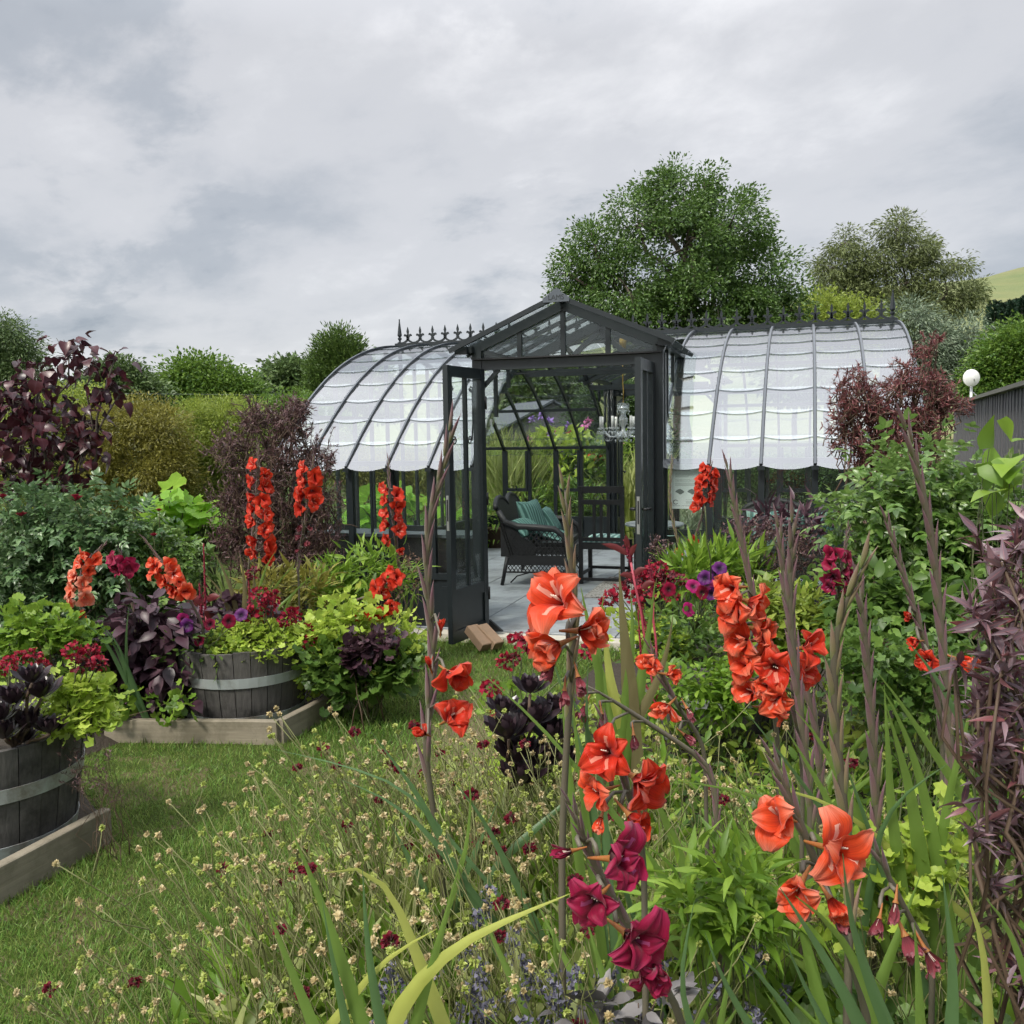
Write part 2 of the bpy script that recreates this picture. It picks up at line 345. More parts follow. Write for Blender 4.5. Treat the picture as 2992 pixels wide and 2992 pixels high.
mb = MB(); gx = np.concatenate([np.linspace(-700, -12, 12), np.linspace(-10, 10, 81), np.linspace(12, 700, 12)]); gy = np.concatenate([np.linspace(-60, -3, 6), np.linspace(-2, 14, 65), np.linspace(16, 900, 14)])
X, Y = np.meshgrid(gx, gy); Zg = np.where((abs(X) < 9) & (Y < 13.5), .014*np.sin(X*1.7+Y)*np.cos(Y*1.3), 0)
gh0 = np.array([-2.0594, 7.794]); TH = .3094; cu, su = math.cos(TH), math.sin(TH)
U_ = (X-gh0[0])*cu-(Y-gh0[1])*su; V_ = (X-gh0[0])*su+(Y-gh0[1])*cu
Zg = np.where((U_ > -.4) & (U_ < 5.6) & (V_ > -.4) & (V_ < 5.8), -.03, Zg)
nx_, ny_ = len(gx), len(gy)
mb.add(np.stack([X, Y, Zg+GZ], -1).reshape(-1, 3), [(j*nx_+i, j*nx_+i+1, (j+1)*nx_+i+1, (j+1)*nx_+i) for j in range(ny_-1) for i in range(nx_-1)])
struct(mb.build('ground', MT['lawn']))
def in_poly(pts, x, y):
    ins = np.zeros(x.shape, bool); q = np.array(pts)
    for (x0, y0), (x1, y1) in zip(q, np.roll(q, -1, 0)):
        c_ = ((y0 > y) != (y1 > y)); xi = (x1-x0)*(y-y0)/(y1-y0+1e-12)+x0; ins ^= c_ & (x < xi)
    return ins
def edge_dist(pts, x, y):
    q = np.array(pts); d = np.full(x.shape, 1e9)
    for a, b_ in zip(q, np.roll(q, -1, 0)):
        ab = b_-a; t = np.clip(((x-a[0])*ab[0]+(y-a[1])*ab[1])/(ab@ab), 0, 1); d = np.minimum(d, np.hypot(x-a[0]-t*ab[0], y-a[1]-t*ab[1]))
    return d
def soil_patch(name, pts, h):
    """mounded bed: its edge at lawn level, raised and cloddy inside"""
    pts = np.array(pts); st = .07; x = np.arange(pts[:, 0].min(), pts[:, 0].max(), st); y = np.arange(pts[:, 1].min(), pts[:, 1].max(), st)
    X, Y = np.meshgrid(x, y); ins = in_poly(pts, X, Y); d = edge_dist(pts, X, Y)*np.where(ins, 1, -1)
    Z = GZ-.03+np.clip((d+.05)/.2, 0, 1)*(h+.03)+rng.normal(0, .012, X.shape)*(d > .05); n = len(x)
    f = [(j*n+i, j*n+i+1, (j+1)*n+i+1, (j+1)*n+i) for j in range(len(y)-1) for i in range(n-1) if d[j, i] > -.06]
    return struct(MB().add(np.stack([X, Y, Z], -1).reshape(-1, 3), f).build(name, MT['soil']))
def dense(poly, n=10):
    out = []
    for a, b in zip(poly, poly[1:]+poly[:1]):
        for t in np.linspace(0, 1, n, endpoint=False): out.append(np.array(a)*(1-t)+np.array(b)*t)
    return np.array(out)
g2 = lambda x, y: tuple(G(x, y)[:2])
BED = [(-1.05, 1.75), (-.85, 2.5), (-.55, 3.2), g2(960, 1450), g2(1030, 1360), g2(1110, 1262), g2(1210, 1232), (4.0, 6.0), (4.6, 3.2), (3.0, 1.2), (.5, .9)]
soil_patch('flower_bed', dense(BED), .05)
LBED = [(-5.5, 2.9), g2(-40, 1640), g2(200, 1545), (-2.25, 4.4), (-2.0, 4.86), g2(520, 1372), g2(640, 1318), g2(790, 1235), (-.95, 7.4), (-1.8, 7.7), (-3.5, 8.1), (-7, 8.0)]
soil_patch('flower_bed', dense(LBED), .08)

# hills
def ridge_elev(x):  # photo x -> tangent of ridge elevation
    return np.interp(x, [-900, 0, 300, 450, 560, 640, 760, 1000, 1300, 1520, 1700, 1850, 1932, 2400, 3200], [.05, .045, .05, .062, .074, .078, .07, .08, .12, .15, .158, .166, .178, .2, .12])
az = np.linspace(-.95, .95, 150); rr = np.array([150, 200, 260, 330, 400, 470, 540, 600, 680, 800])
px_ = 966+np.tan(az)*F*1932/2992
def hill_z(a_px, r): return ridge_elev(a_px)*600*np.clip((r-150)/450, 0, 1)**1.15*np.where(r > 600, 1-(r-600)/900, 1)
mb = MB(); A, Rr = np.meshgrid(az, rr); Zh = hill_z(966+np.tan(A)*F*1932/2992, Rr)
Zh = Zh+(np.sin(A*37+Rr*.021)*2.2+np.sin(A*71-Rr*.013)*1.1)*np.clip((Rr-170)/150, 0, 1)*np.clip((620-Rr)/80, .15, 1)
v = np.stack([np.tan(A)*Rr, Rr, Zh-1.2+(Rr > 160)*1.2], -1).reshape(-1, 3); k = len(az)
mb.add(v, [(j*k+i, j*k+i+1, (j+1)*k+i+1, (j+1)*k+i) for j in range(len(rr)-1) for i in range(k-1)])
m, b, o = newmat('hill pasture'); nz = tnoise(.02, 6, .6); nz2 = tnoise(.12, 5, .65, stretch=(1, 1, 6))
LK(mixc(MATH('MULTIPLY', nz2, .6), rampn(nz, [(.3, (.13, .17, .055)), (.55, (.20, .21, .075)), (.75, (.25, .22, .10))]), (.08, .11, .05)), b.inputs['Base Color']); setin(b, 'Roughness', 1); bump(nz2, b, .6, 2); LK(b.outputs[0], o.inputs[0])
struct(mb.build('hills', m))

# ================================================================== greenhouse (local axes: x along the front, y into it, z up)
p, W_, L = .3686, 2.67, 14*.3686
GH = thing('greenhouse', 'anthracite framed glasshouse with curved scalloped glass roof and open double doors', 'greenhouse', (gh0[0], gh0[1], 0), -TH)
def gw(u, v, z=0): return np.array([gh0[0]+u*cu+v*su, gh0[1]-u*su+v*cu, z])
def to_uv(P3): d = np.array(P3[:2])-gh0; return d[0]*cu-d[1]*su, d[0]*su+d[1]*cu
pv = np.array([0, .255, .495, .765, 1.0, 1.28, 1.545, 1.98, 2.53, 2.67, 2.81, 3.36]); pz = np.array([1.335, 1.565, 1.76, 1.94, 2.10, 2.235, 2.341, 2.459, 2.552, 2.565, 2.552, 2.459])
pc = np.polyfit(pv, pz, 6); zv = lambda v: np.polyval(pc, v)
vv = np.linspace(-.03, W_, 400); ss = np.concatenate([[0], np.cumsum(np.hypot(np.diff(vv), np.diff(zv(vv))))]); ST = ss[-1]
def at_s(s):  # arc length -> v, z, normal (in v,z)
    v = np.interp(s, ss, vv); e = .01; dz = (zv(v+e)-zv(v-e))/(2*e); n = np.array([-dz, np.ones_like(dz)])/np.hypot(1, dz)
    return v, zv(v), n
NR = 10; rows = np.linspace(0, ST, NR+1)
DC, DH, DZ, DS = 2.60, .86, 2.576, .425     # dormer centre, half span, ridge height, slope
zdorm = lambda u: DZ-DS*abs(u-DC)
frame_kids = []
def pane_mesh(j):
    mb = MB(); nu, ns = 9, 4; x = np.linspace(0, 1, nu); g = .012
    top = []; bot = []
    for kk in range(ns):
        f_ = kk/(ns-1)
        s = (rows[j]-(.042 if j == 0 else .034)*4*x*(1-x)-.006)*(1-f_)+min(rows[j+1]+.012, ST)*f_
        v, z, n = at_s(np.clip(s, 0, ST)); ex = np.minimum(s, 0)   # below the eave: go on straight down the tangent
        n0 = n[:, 0] if n.ndim > 1 else n
        off = .007*(1-f_)+.003
        tv, tz = n[1], -n[0]
        v = v+tv*ex; z = z+tz*ex
        top.append(np.stack([g/2+x*(p-g), v+n[0]*(off+.004), z+n[1]*(off+.004)], -1)); bot.append(np.stack([g/2+x*(p-g), v+n[0]*off, z+n[1]*off], -1))
    T = np.concatenate(top); B = bot[0]; q = nu*ns
    mb.add(T, [(a*nu+b_, a*nu+b_+1, (a+1)*nu+b_+1, (a+1)*nu+b_) for a in range(ns-1) for b_ in range(nu-1)])
    mb.add(np.concatenate([top[0], B]), [(b_, nu+b_, nu+b_+1, b_+1) for b_ in range(nu-1)], mat=1)
    return mb.mesh('glass_pane', [MT['roofglass'], MT['glass_edge']])
panes = [pane_mesh(j) for j in range(NR)]
for i in range(14):
    for j in range(NR):
        vm, zm, _ = at_s(np.array((rows[j]+rows[j+1])/2))
        um = (i+.5)*p
        if not (5 <= i <= 8 and zm < zdorm(um)+.02):
            link('glass_pane', panes[j], GH, (i*p, 0, 0))
            link('glass_pane', panes[j], GH, ((i+1)*p, 2*W_, 0), math.pi)
# ribs
mb = MB(); s = np.linspace(0, ST, 34); v, z, n = at_s(s)
for wdt, o0, o1, mi in ((.026, -.035, .018, 0), (.016, .018, .028, 1)):  # dark bar, then a paler top strip: sky reflection put into its colour
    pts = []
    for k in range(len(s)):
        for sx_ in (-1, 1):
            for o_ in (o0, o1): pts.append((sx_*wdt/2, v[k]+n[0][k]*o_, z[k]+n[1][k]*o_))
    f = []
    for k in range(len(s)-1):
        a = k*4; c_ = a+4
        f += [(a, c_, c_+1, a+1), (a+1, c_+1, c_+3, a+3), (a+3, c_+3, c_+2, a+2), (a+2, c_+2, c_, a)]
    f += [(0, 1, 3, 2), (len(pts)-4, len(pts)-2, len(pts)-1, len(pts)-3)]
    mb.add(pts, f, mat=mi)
mb.box((0, v[0]-.005, z[0]-.012), (.05, .03, .03), mat=0)
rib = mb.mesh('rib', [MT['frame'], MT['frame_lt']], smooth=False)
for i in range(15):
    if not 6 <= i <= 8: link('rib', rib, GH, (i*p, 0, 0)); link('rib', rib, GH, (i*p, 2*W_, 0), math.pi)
def part(name, fn, mats, smooth=False, parent=GH):
    mb = MB(); fn(mb); return mb.build(name, mats, parent, smooth=smooth)
part('ridge_beam', lambda m: (m.box((L/2, W_, 2.585), (L+.06, .06, .05)), m.box((L/2, W_, 2.535), (L, .04, .05))), MT['frame'])
for vq in (.745, 1.62, 2*W_-.745, 2*W_-1.62):
    zz = zv(vq) if vq < W_ else zv(2*W_-vq)
    seg = [(0, L)] if vq > W_ or True else []
    if vq < 1 or vq > 2*W_-1: seg = [(0, 5*p), (9*p, L)]
    if vq == 1.62 or vq == 2*W_-1.62: seg = [(0, 5*p), (9*p, L)]
    for a, b_ in seg: part('purlin', lambda m: m.box(((a+b_)/2, vq, zz-.06), (b_-a, .03, .035)), MT['frame'])
# cresting: fleur-de-lis units and swags, spires at the ends
def fleur(mb):
    def ext(pts, y=.016):
        pts = [(x*1.2, z_*1.12) for x, z_ in pts]
        k = len(pts); v_ = [(x, -y/2, z_) for x, z_ in pts]+[(x, y/2, z_) for x, z_ in pts]
        mb.add(v_, [tuple(range(k)), tuple(range(2*k-1, k-1, -1))]+[(i, k+i, k+(i+1) % k, (i+1) % k) for i in range(k)])
    ext([(0, .02), (.016, .042), (0, .064), (-.016, .042)]); ext([(-.005, .055), (.005, .055), (.007, .085), (-.007, .085)])
    ext([(-.007, .085), (.007, .085), (.012, .115), (0, .16), (-.012, .115)], .011)
    for s_ in (-1, 1):
        q = [(0, .074), (.014, .084), (.03, .090), (.040, .078), (.036, .066), (.028, .070), (.018, .060), (.008, .046), (0, .044)]
        ext([(s_*x, z_) for x, z_ in (q if s_ > 0 else q[::-1])])
        q = [(0, .022), (.016, .006), (.04, -.002), (.0605, -.004), (.0605, .010), (.045, .012), (.024, .024), (.006, .042), (0, .042)]
        ext([(s_*x, z_) for x, z_ in (q if s_ > 0 else q[::-1])])
mb = MB(); fleur(mb); fl = mb.mesh('fleur_de_lis', MT['frame'], smooth=False)
nf = 34; sp_ = L/(nf+.6)
for i in range(nf): link('fleur_de_lis', fl, GH, ((i+.8)*sp_, W_, 2.612))
def spire(m, c=(0, 0, 0)):
    m.lathe([(.0, 0), (.03, 0), (.03, .012), (.014, .02), (.012, .035), (.024, .05), (.024, .062), (.012, .07), (.026, .09), (.026, .098), (.006, .255), (.009, .262), (.007, .27), (0, .275)], 8, c)
for uu in (.02, L-.02): part('finial', lambda m: spire(m, (uu, W_, 2.608)), MT['frame'])
# long walls
def wall_side(side):
    vy = .045 if side == 0 else 2*W_-.045; sg = 1 if side == 0 else -1
    segs = [(0, 5*p), (9*p, L)]
    for a, b_ in segs:
        part('eave_beam', lambda m: m.box(((a+b_)/2, vy, 1.345 if side == 0 else 1.385), (b_-a, .05, .04)), MT['frame'])
        part('base_rail', lambda m: m.box(((a+b_)/2, vy, .42), (b_-a, .055, .05)), MT['frame'])
    for i in range(15):
        if 6 <= i <= 8: continue
        part('mullion', lambda m: (m.box((i*p, vy, .90), (.045, .052, .92)), m.box((i*p, vy+sg*.02, .20), (.045, .05, .40))), MT['frame'])
    for i in range(14):
        if 5 <= i <= 8: continue
        u0 = i*p
        part('base_panel', lambda m: (m.box((u0+p/2, vy, .20), (p-.045, .03, .40)), m.box((u0+p/2, vy-sg*.02, .20), (p-.14, .012, .28))), MT['frame'])
        part('glass_pane', lambda m: m.box((u0+p/2, vy, .90), (p-.045, .004, .91)), MT['clear'])
        if i % 2 == 1:
            part('window_frame', lambda m: (m.box((u0+p/2, vy+sg*.022, .81), (p-.05, .03, .045)), m.box((u0+.04, vy+sg*.022, 1.09), (.03, .03, .52)), m.box((u0+p-.04, vy+sg*.022, 1.09), (.03, .03, .52)), m.box((u0+p/2, vy+sg*.05, .845), (.012, .03, .05))), MT['frame'])
        elif side == 0:
            part('glazing_bar', lambda m: m.box((u0+p/2, vy, .90), (.018, .02, .91)), MT['frame'])
wall_side(0); wall_side(1)
# end walls
for ue, sg in ((.02, 1), (L-.02, -1)):
    nb = 14
    for k in range(1, nb):
        vq = 2*W_*k/nb; zt = zv(min(vq, 2*W_-vq))-.03
        part('mullion', lambda m: m.box((ue, vq, zt/2+.2), (.035, .03, zt-.4)), MT['frame'])
    for k in range(nb):
        va, vb = 2*W_*k/nb+.015, 2*W_*(k+1)/nb-.015
        za, zb = zv(min(va, 2*W_-va))-.03, zv(min(vb, 2*W_-vb))-.03
        part('base_panel', lambda m: m.box((ue, (va+vb)/2, .20), (.03, vb-va-.01, .40)), MT['frame'])
        part('glass_pane', lambda m: m.add([(ue-.002, va, .41), (ue-.002, vb, .41), (ue-.002, vb, zb), (ue-.002, va, za), (ue+.002, va, .41), (ue+.002, vb, .41), (ue+.002, vb, zb), (ue+.002, va, za)], [(0, 1, 2, 3), (7, 6, 5, 4)]), MT['clear'])
    part('base_rail', lambda m: m.box((ue, W_, .42), (.05, 2*W_-.15, .045)), MT['frame'])
    part('tie_beam', lambda m: m.box((ue, W_, 1.75), (.045, 3.9, .05)), MT['frame'])

# dormers, front and back: posts, lintel, gable, roof
PL, PR = 1.91, 3.32
def dormer(side):
    def T(u, v): return (u, v) if side == 0 else (2*DC-u, 2*W_-v)
    def B(name, c, size, mat='frame', extra=None, parent=GH):
        u, v = T(c[0], c[1]); return part(name, lambda m: m.box((u, v, c[2]), size), MT[mat], parent=parent)
    def R(name, a, b_, wd, ht, mat='frame'):
        a2, b2 = T(a[0], a[1]), T(b_[0], b_[1]); return part(name, lambda m: m.bar((*a2, a[2]), (*b2, b_[2]), wd, ht), MT[mat])
    zp = lambda u: zdorm(u)-.03
    for u in (PL, PR):
        B('door_post', (u, -.02, zp(u)/2), (.075, .075, zp(u))); B('corner_trim', (u+(.03 if u > DC else -.03), .045, 1.1), (.03, .05, 2.1))
    B('lintel', (DC+.015, -.02, 2.105), (PR-PL+.04, .06, .075))
    B('lintel_flashing', (DC+.015, -.045, 2.15), (PR-PL+.05, .10, .012), 'black')
    # gable frame, glass overhang, posts
    for s_ in (-1, 1):
        R('gable_rafter', (DC, -.03, DZ-.045), (DC+s_*.78, -.03, DZ-.045-DS*.78), .05, .07)
        R('barge_bar', (DC, -.20, DZ+.0), (DC+s_*DH, -.20, DZ-DS*DH), .03, .035)
        for vq in (.28, .62, .96, 1.30, 1.66, 2.05, 2.45):
            ue = max(.2, min(DH, (DZ-zv(vq))/DS+.08)) if vq > 1.3 else DH
            R('rafter', (DC, vq, DZ-.012), (DC+s_*ue, vq, DZ-.012-DS*ue), .025, .03)
        vs_ = [-.20, .28, .62, .96, 1.30, 1.66, 2.05, 2.45, W_]
        for va, vb in zip(vs_[:-1], vs_[1:]):
            def sl(m):
                def ue(vq): return DH if vq <= 1.3 else max(.04, min(DH, (DZ-zv(min(vq, W_)))/DS+.06))
                a_, b__ = ue(va), ue(vb); q = []
                for zo in (.006, .010):
                    for (x, y, ) in ((0, va), (a_, va), (b__, vb), (0, vb)):
                        u, v = T(DC+s_*x, y); q.append((u, v, DZ+zo-DS*x))
                m.add(q, [(0, 1, 2, 3), (7, 6, 5, 4), (0, 4, 5, 1), (1, 5, 6, 2), (2, 6, 7, 3), (3, 7, 4, 0)], mat=[0, 0, 1, 1, 1, 1])
            mbx = MB(); sl(mbx); mbx.build('roof_pane', [MT['clear'], MT['glass_edge']], GH, smooth=False)
        # eave beam and its rounded bracket end
        ub = DC+s_*.735
        R('eave_beam', (ub, -.12, 2.225), (ub, 1.25, 2.225), .055, .05)
        R('bracket', (ub-s_*.0, -.13, 2.215), (ub+s_*.10, -.13, 2.215), .05, .055)
        R('bracket', (ub-s_*.02, .05, 2.175), (ub-s_*.20, .05, 2.155), .045, .045)
        # glazed cheek between vault and eave
        for k, (va, vb) in enumerate(((.05, .40), (.40, .75), (.75, 1.10))):
            uq = PL if s_ < 0 else PR
            ua, va2 = T(uq, va); ub2, vb2 = T(uq, vb)
            za, zb = zv(va)+.03, zv(vb)+.03
            part('cheek_pane', lambda m: m.add([(ua-.002, va2, za), (ub2-.002, vb2, zb), (ub2-.002, vb2, 2.2), (ua-.002, va2, 2.2), (ua+.002, va2, za), (ub2+.002, vb2, zb), (ub2+.002, vb2, 2.2), (ua+.002, va2, 2.2)], [(0, 1, 2, 3), (7, 6, 5, 4)]), MT['clear'])
            if va > .1: B('cheek_mullion', (uq, va, (za+2.2)/2), (.03, .03, 2.2-za))
        # diagonal brace
        R('corner_brace', (DC+s_*.66, -.02, 1.93), (DC+s_*.52, -.02, 2.07), .03, .03)
        # inner truss
        R('truss_rafter', (DC, 1.28, DZ-.06), (DC+s_*.80, 1.28, DZ-.06-DS*.80), .04, .06)
        R('truss_strut', (DC, 1.28, DZ-.10), (DC+s_*.40, 1.28, 2.13), .03, .045)
    R('truss_tie', (PL, 1.28, 2.12), (PR, 1.28, 2.12), .04, .06)
    R('ridge_bar', (DC, -.22, DZ+.005), (DC, W_, DZ+.005), .04, .05)
    for du in (-.345, .0, .345): B('gable_post', (DC+du, -.025, (2.145+zp(DC+du)-.05)/2), (.035, .035, zp(DC+du)-.05-2.145))
    for u0, u1 in ((-.69, -.345), (-.345, 0), (0, .345), (.345, .69)):
        a, b_ = T(DC+u0, -.02), T(DC+u1, -.02); za, zb = zp(DC+u0)-.03, zp(DC+u1)-.03
        part('gable_pane', lambda m: m.add([(*a, 2.14), (*b_, 2.14), (*b_, zb), (*a, za), (a[0], a[1]+.004, 2.14), (b_[0], b_[1]+.004, 2.14), (b_[0], b_[1]+.004, zb), (a[0], a[1]+.004, za)], [(0, 1, 2, 3), (7, 6, 5, 4)]), MT['clear'])
    # name plate at the peak
    if side == 0:
        def plate(m):
            q = [(-.10, -.045), (.10, -.045), (.10, -.015), (.035, .03), (.02, .05), (-.02, .05), (-.035, .03), (-.10, -.015)]; k = len(q)
            m.add([(DC+x, -.225, DZ+z_) for x, z_ in q]+[(DC+x, -.213, DZ+z_) for x, z_ in q], [tuple(range(k)), tuple(range(2*k-1, k-1, -1))]+[(i, k+i, k+(i+1) % k, (i+1) % k) for i in range(k)])
        part('name_plate', plate, MT['frame_lt'])
dormer(0); dormer(1)
def text_mesh(name, txt, size, mat, ext=.0006):
    cu_ = bpy.data.curves.new(name, 'FONT'); cu_.body = txt; cu_.size = size; cu_.align_x = 'CENTER'; cu_.extrude = ext
    ob_ = bpy.data.objects.new(name, cu_); COL.objects.link(ob_)
    me = bpy.data.meshes.new_from_object(ob_.evaluated_get(bpy.context.evaluated_depsgraph_get()))
    bpy.data.objects.remove(ob_); me.name = name; me.materials.clear(); me.materials.append(mat); return me
t_ = link('lettering', text_mesh('lettering', 'LAMS', .052, MT['ink']), GH, (DC, -.2265, DZ-.028)); t_.rotation_euler = (math.pi/2, 0, 0)

# doors
def door(hu, hv, ang, flip, lw=.554, H=2.06):
    """leaf: x from the hinge outwards, y its thickness, z up"""
    m = MB(); zb, zt = .0, H; st = .062; th = .042
    for x in (st/2, lw-st/2): m.box((x, 0, (zb+zt)/2), (st, th, zt-zb))
    for z_, h_ in ((zt-.04, .08), (.36, .085), (.045, .09)): m.box((lw/2, 0, z_), (lw-2*st, th-.004, h_))
    d = m.build('door', MT['frame'], GH, smooth=False); d.location = (hu, hv, .015); d.rotation_euler = (0, 0, ang)
    part('kick_panel', lambda q: (q.box((lw/2, 0, .20), (lw-2*st, .016, .24)), q.box((lw/2, -.012, .20), (.03, .012, .02))), MT['frame'], parent=d)
    part('glass_pane', lambda q: q.box((lw/2, 0, (.40+zt-.08)/2), (lw-2*st, .005, zt-.08-.40)), MT['clear'], parent=d)
    part('glazing_bar', lambda q: q.box((lw*.5, 0, (.40+zt-.08)/2), (.026, .03, zt-.08-.40)), MT['frame'], parent=d)
    def scroll(q, x0, sg):
        for (cxx, czz, r, t0, t1) in ((x0, zt-.55, .034, 0, 9.0), (x0+sg*.028, zt-.155, .026, 3.1, 11)):
            tt = np.linspace(t0, t1, 30); rad = r*(1-.08*(tt-t0))
            q.tube(np.stack([cxx+sg*rad*np.cos(tt), np.full(30, -.026), czz+rad*np.sin(tt)], -1), .006, 5)
        q.tube([(x0+sg*.034, -.026, zt-.55), (x0+sg*.05, -.026, zt-.40), (x0+sg*.05, -.026, zt-.25), (x0+sg*.045, -.026, zt-.16)], .006, 5)
    for x0, sg in ((lw*.30, -1), (lw*.72, 1)): part('scroll', lambda q: scroll(q, x0, sg), MT['frame'], smooth=True, parent=d)
    part('lock_plate', lambda q: q.box((lw+.0015, 0, .98), (.004, .02, .26)), MT['silver'], parent=d)
    part('latch_slot', lambda q: q.box((lw+.004, 0, 1.0), (.003, .011, .16)), MT['black'], parent=d)
    def handle(q):
        for s_ in (-1, 1):
            q.tube([(lw-.035, s_*.02, 1.02), (lw-.035, s_*.06, 1.02)], .009, 8); q.tube([(lw-.035, s_*.06, 1.02), (lw-.12, s_*.062, 1.02), (lw-.145, s_*.062, 1.01)], [.009, .009, .012], 8)
    if flip: part('handle', handle, MT['black'], smooth=True, parent=d)
    for z_ in (.3, 1.05, 1.8): part('hinge', lambda q: q.tube([(-.004, .02, z_-.05), (-.004, .02, z_+.05)], .012, 8), MT['black'], smooth=True, parent=d)
    return d
door(1.952, -.045, math.radians(260), False)
door(3.275, -.045, math.radians(269), True)
door(2*DC-1.952, 2*W_+.045, math.radians(80), False)
door(2*DC-3.275, 2*W_+.045, math.radians(92), True)
part('door_wedge', lambda m: m.add([(1.99, -.10, .02), (2.10, -.10, .02), (1.99, -.07, .02), (2.10, -.07, .02), (1.99, -.10, .11), (1.99, -.07, .11)], [(0, 1, 4), (2, 5, 3), (0, 4, 5, 2), (1, 3, 5, 4), (0, 2, 3, 1)]), MT['black'])

# string of fairy lights along the lintel
def fairy(m):
    x = np.linspace(PL+.1, PR-.1, 60); m.tube(np.stack([x, .03+.01*np.sin(x*40), 2.06-.025*abs(np.sin(x*9))], -1), .0022, 4)
    x = np.linspace(PL, PR-.3, 60); m.tube(np.stack([x, .6+.3*(x-PL), 1.92-.10*np.sin((x-PL)*2.2)], -1), .0018, 4)
tag(part('string_light', fairy, MT['black'], parent=None), 'thin dark wire of fairy lights looped under the doorway beam', 'string light')
fo = bpy.data.objects['string_light']; fo.location = GH.location; fo.rotation_euler = GH.rotation_euler

# floor: slab, kerb and paving tiles
FL = MB().box((L/2, W_, -.045), (L+.1, 2*W_+.1, .05)).build('floor', MT['soil'], smooth=False); FL.location = GH.location; FL.rotation_euler = GH.rotation_euler; struct(FL)
part('sill', lambda m: m.box((L/2, -.10, -.035), (L+.24, .16, .06)), MT['concrete'], parent=FL)
mb = MB(); tw, td = .60, .60
def bevel_tile(mb, w, d, h, e=.004):
    hw, hd = w/2, d/2
    v_ = [(x, y, 0) for x, y in ((-hw, -hd), (hw, -hd), (hw, hd), (-hw, hd))]+[(x, y, h-e) for x, y in ((-hw, -hd), (hw, -hd), (hw, hd), (-hw, hd))]+[(x, y, h) for x, y in ((-hw+e, -hd+e), (hw-e, -hd+e), (hw-e, hd-e), (-hw+e, hd-e))]
    mb.add(v_, [(0, 1, 5, 4), (1, 2, 6, 5), (2, 3, 7, 6), (3, 0, 4, 7), (4, 5, 9, 8), (5, 6, 10, 9), (6, 7, 11, 10), (7, 4, 8, 11), (8, 9, 10, 11)])
bevel_tile(mb, tw-.008, td-.008, .026); tile = mb.mesh('paving_tile', MT['slate'], smooth=False)
for a in range(9):
    for b_ in range(9):
        uu, v0 = -.02+(a+.5)*tw-.08*0, -.0+(b_+.5)*td
        if uu+tw/2 > L+.35 or v0 > 2*W_+.2: continue
        o = link('paving_tile', tile, FL, (uu, v0, -.022+rng.uniform(-.001, .001))); o.rotation_euler = (rng.normal(0, .002), rng.normal(0, .002), 0)
# ================================================================== things in and around the greenhouse
def gthing(name, label, cat, u, v, z=0, rz=0, group=None): return thing(name, label, cat, gw(u, v, z), -TH+rz, group)
def pmb(name, fn, mats, parent, smooth=False, kind=None):
    mb = MB(); fn(mb); return mb.build(name, mats, parent, smooth=smooth, kind=kind)
# striped fabric
def stripes(name, a, b_, n):
    m, bs, o = newmat(name); t = N('ShaderNodeUVMap'); sx = N('ShaderNodeSeparateXYZ'); LK(t.outputs[0], sx.inputs[0])
    w = MATH('SINE', MATH('MULTIPLY', sx.outputs[0], n)); nz = tnoise(60, 3)
    c = rampn(MATH('ADD', MATH('MULTIPLY', w, .5), .5), [(.3, a), (.55, b_), (.8, tuple(x*1.35 for x in b_))])
    LK(mixc(MATH('MULTIPLY', nz, .35), c, tuple(x*.5 for x in a)), bs.inputs['Base Color']); setin(bs, 'Roughness', .85); bump(nz, bs, .2, .002); LK(bs.outputs[0], o.inputs[0]); return m
MT['cush'] = stripes('striped teal cotton', (.035, .10, .085), (.11, .22, .19), 62)
MT['cush2'] = stripes('pale striped cotton', (.13, .30, .27), (.42, .58, .52), 48)
def cushion(m, w, h, d, n=10):
    """pillow: pinched corners, puffed middle; stands in the xz plane, y its thickness"""
    x = np.linspace(-1, 1, n); X, Z = np.meshgrid(x, x); puff = ((1-X**4)*(1-Z**4))**.5
    pin = 1-.10*(1-np.abs(X*Z))*np.maximum(abs(X), abs(Z))**2
    for s_ in (-1, 1):
        v = np.stack([X*w/2*pin, s_*d/2*puff*(1+.08*np.sin(X*5+Z*3)), Z*h/2*pin], -1).reshape(-1, 3)
        f = [(j*n+i, j*n+i+1, (j+1)*n+i+1, (j+1)*n+i) for j in range(n-1) for i in range(n-1)]
        m.add(v, f if s_ < 0 else [q[::-1] for q in f], np.stack([X.ravel()*.5+.5, Z.ravel()*.5+.5], -1))
def lattice(m, u0, u1, z0f, z1f, y, axis, step=.055, r=.0045, th=0):
    """diagonal lattice clipped between z0f(u) and z1f(u), in the plane axis=y"""
    zlo = min(z0f(u) for u in np.linspace(u0, u1, 9)); zhi = max(z1f(u) for u in np.linspace(u0, u1, 9))
    for sg in (-1, 1):
        for c in np.arange(u0-(zhi-zlo), u1+(zhi-zlo), step):
            q = []
            for t in np.linspace(0, 1, 25):
                z = zlo+t*(zhi-zlo); u = c+sg*(t-.5)*(zhi-zlo)*.75
                if u0 <= u <= u1 and z0f(u) <= z <= z1f(u): q.append((u, z))
            if len(q) < 2: continue
            (ua, za), (ub, zb) = q[0], q[-1]
            a = (ua, y, za) if axis == 'y' else (y, ua, za); b_ = (ub, y, zb) if axis == 'y' else (y, ub, zb)
            m.bar(a, b_, r*2, r*1.4, up=(0, 1, 0) if axis == 'y' else (1, 0, 0))
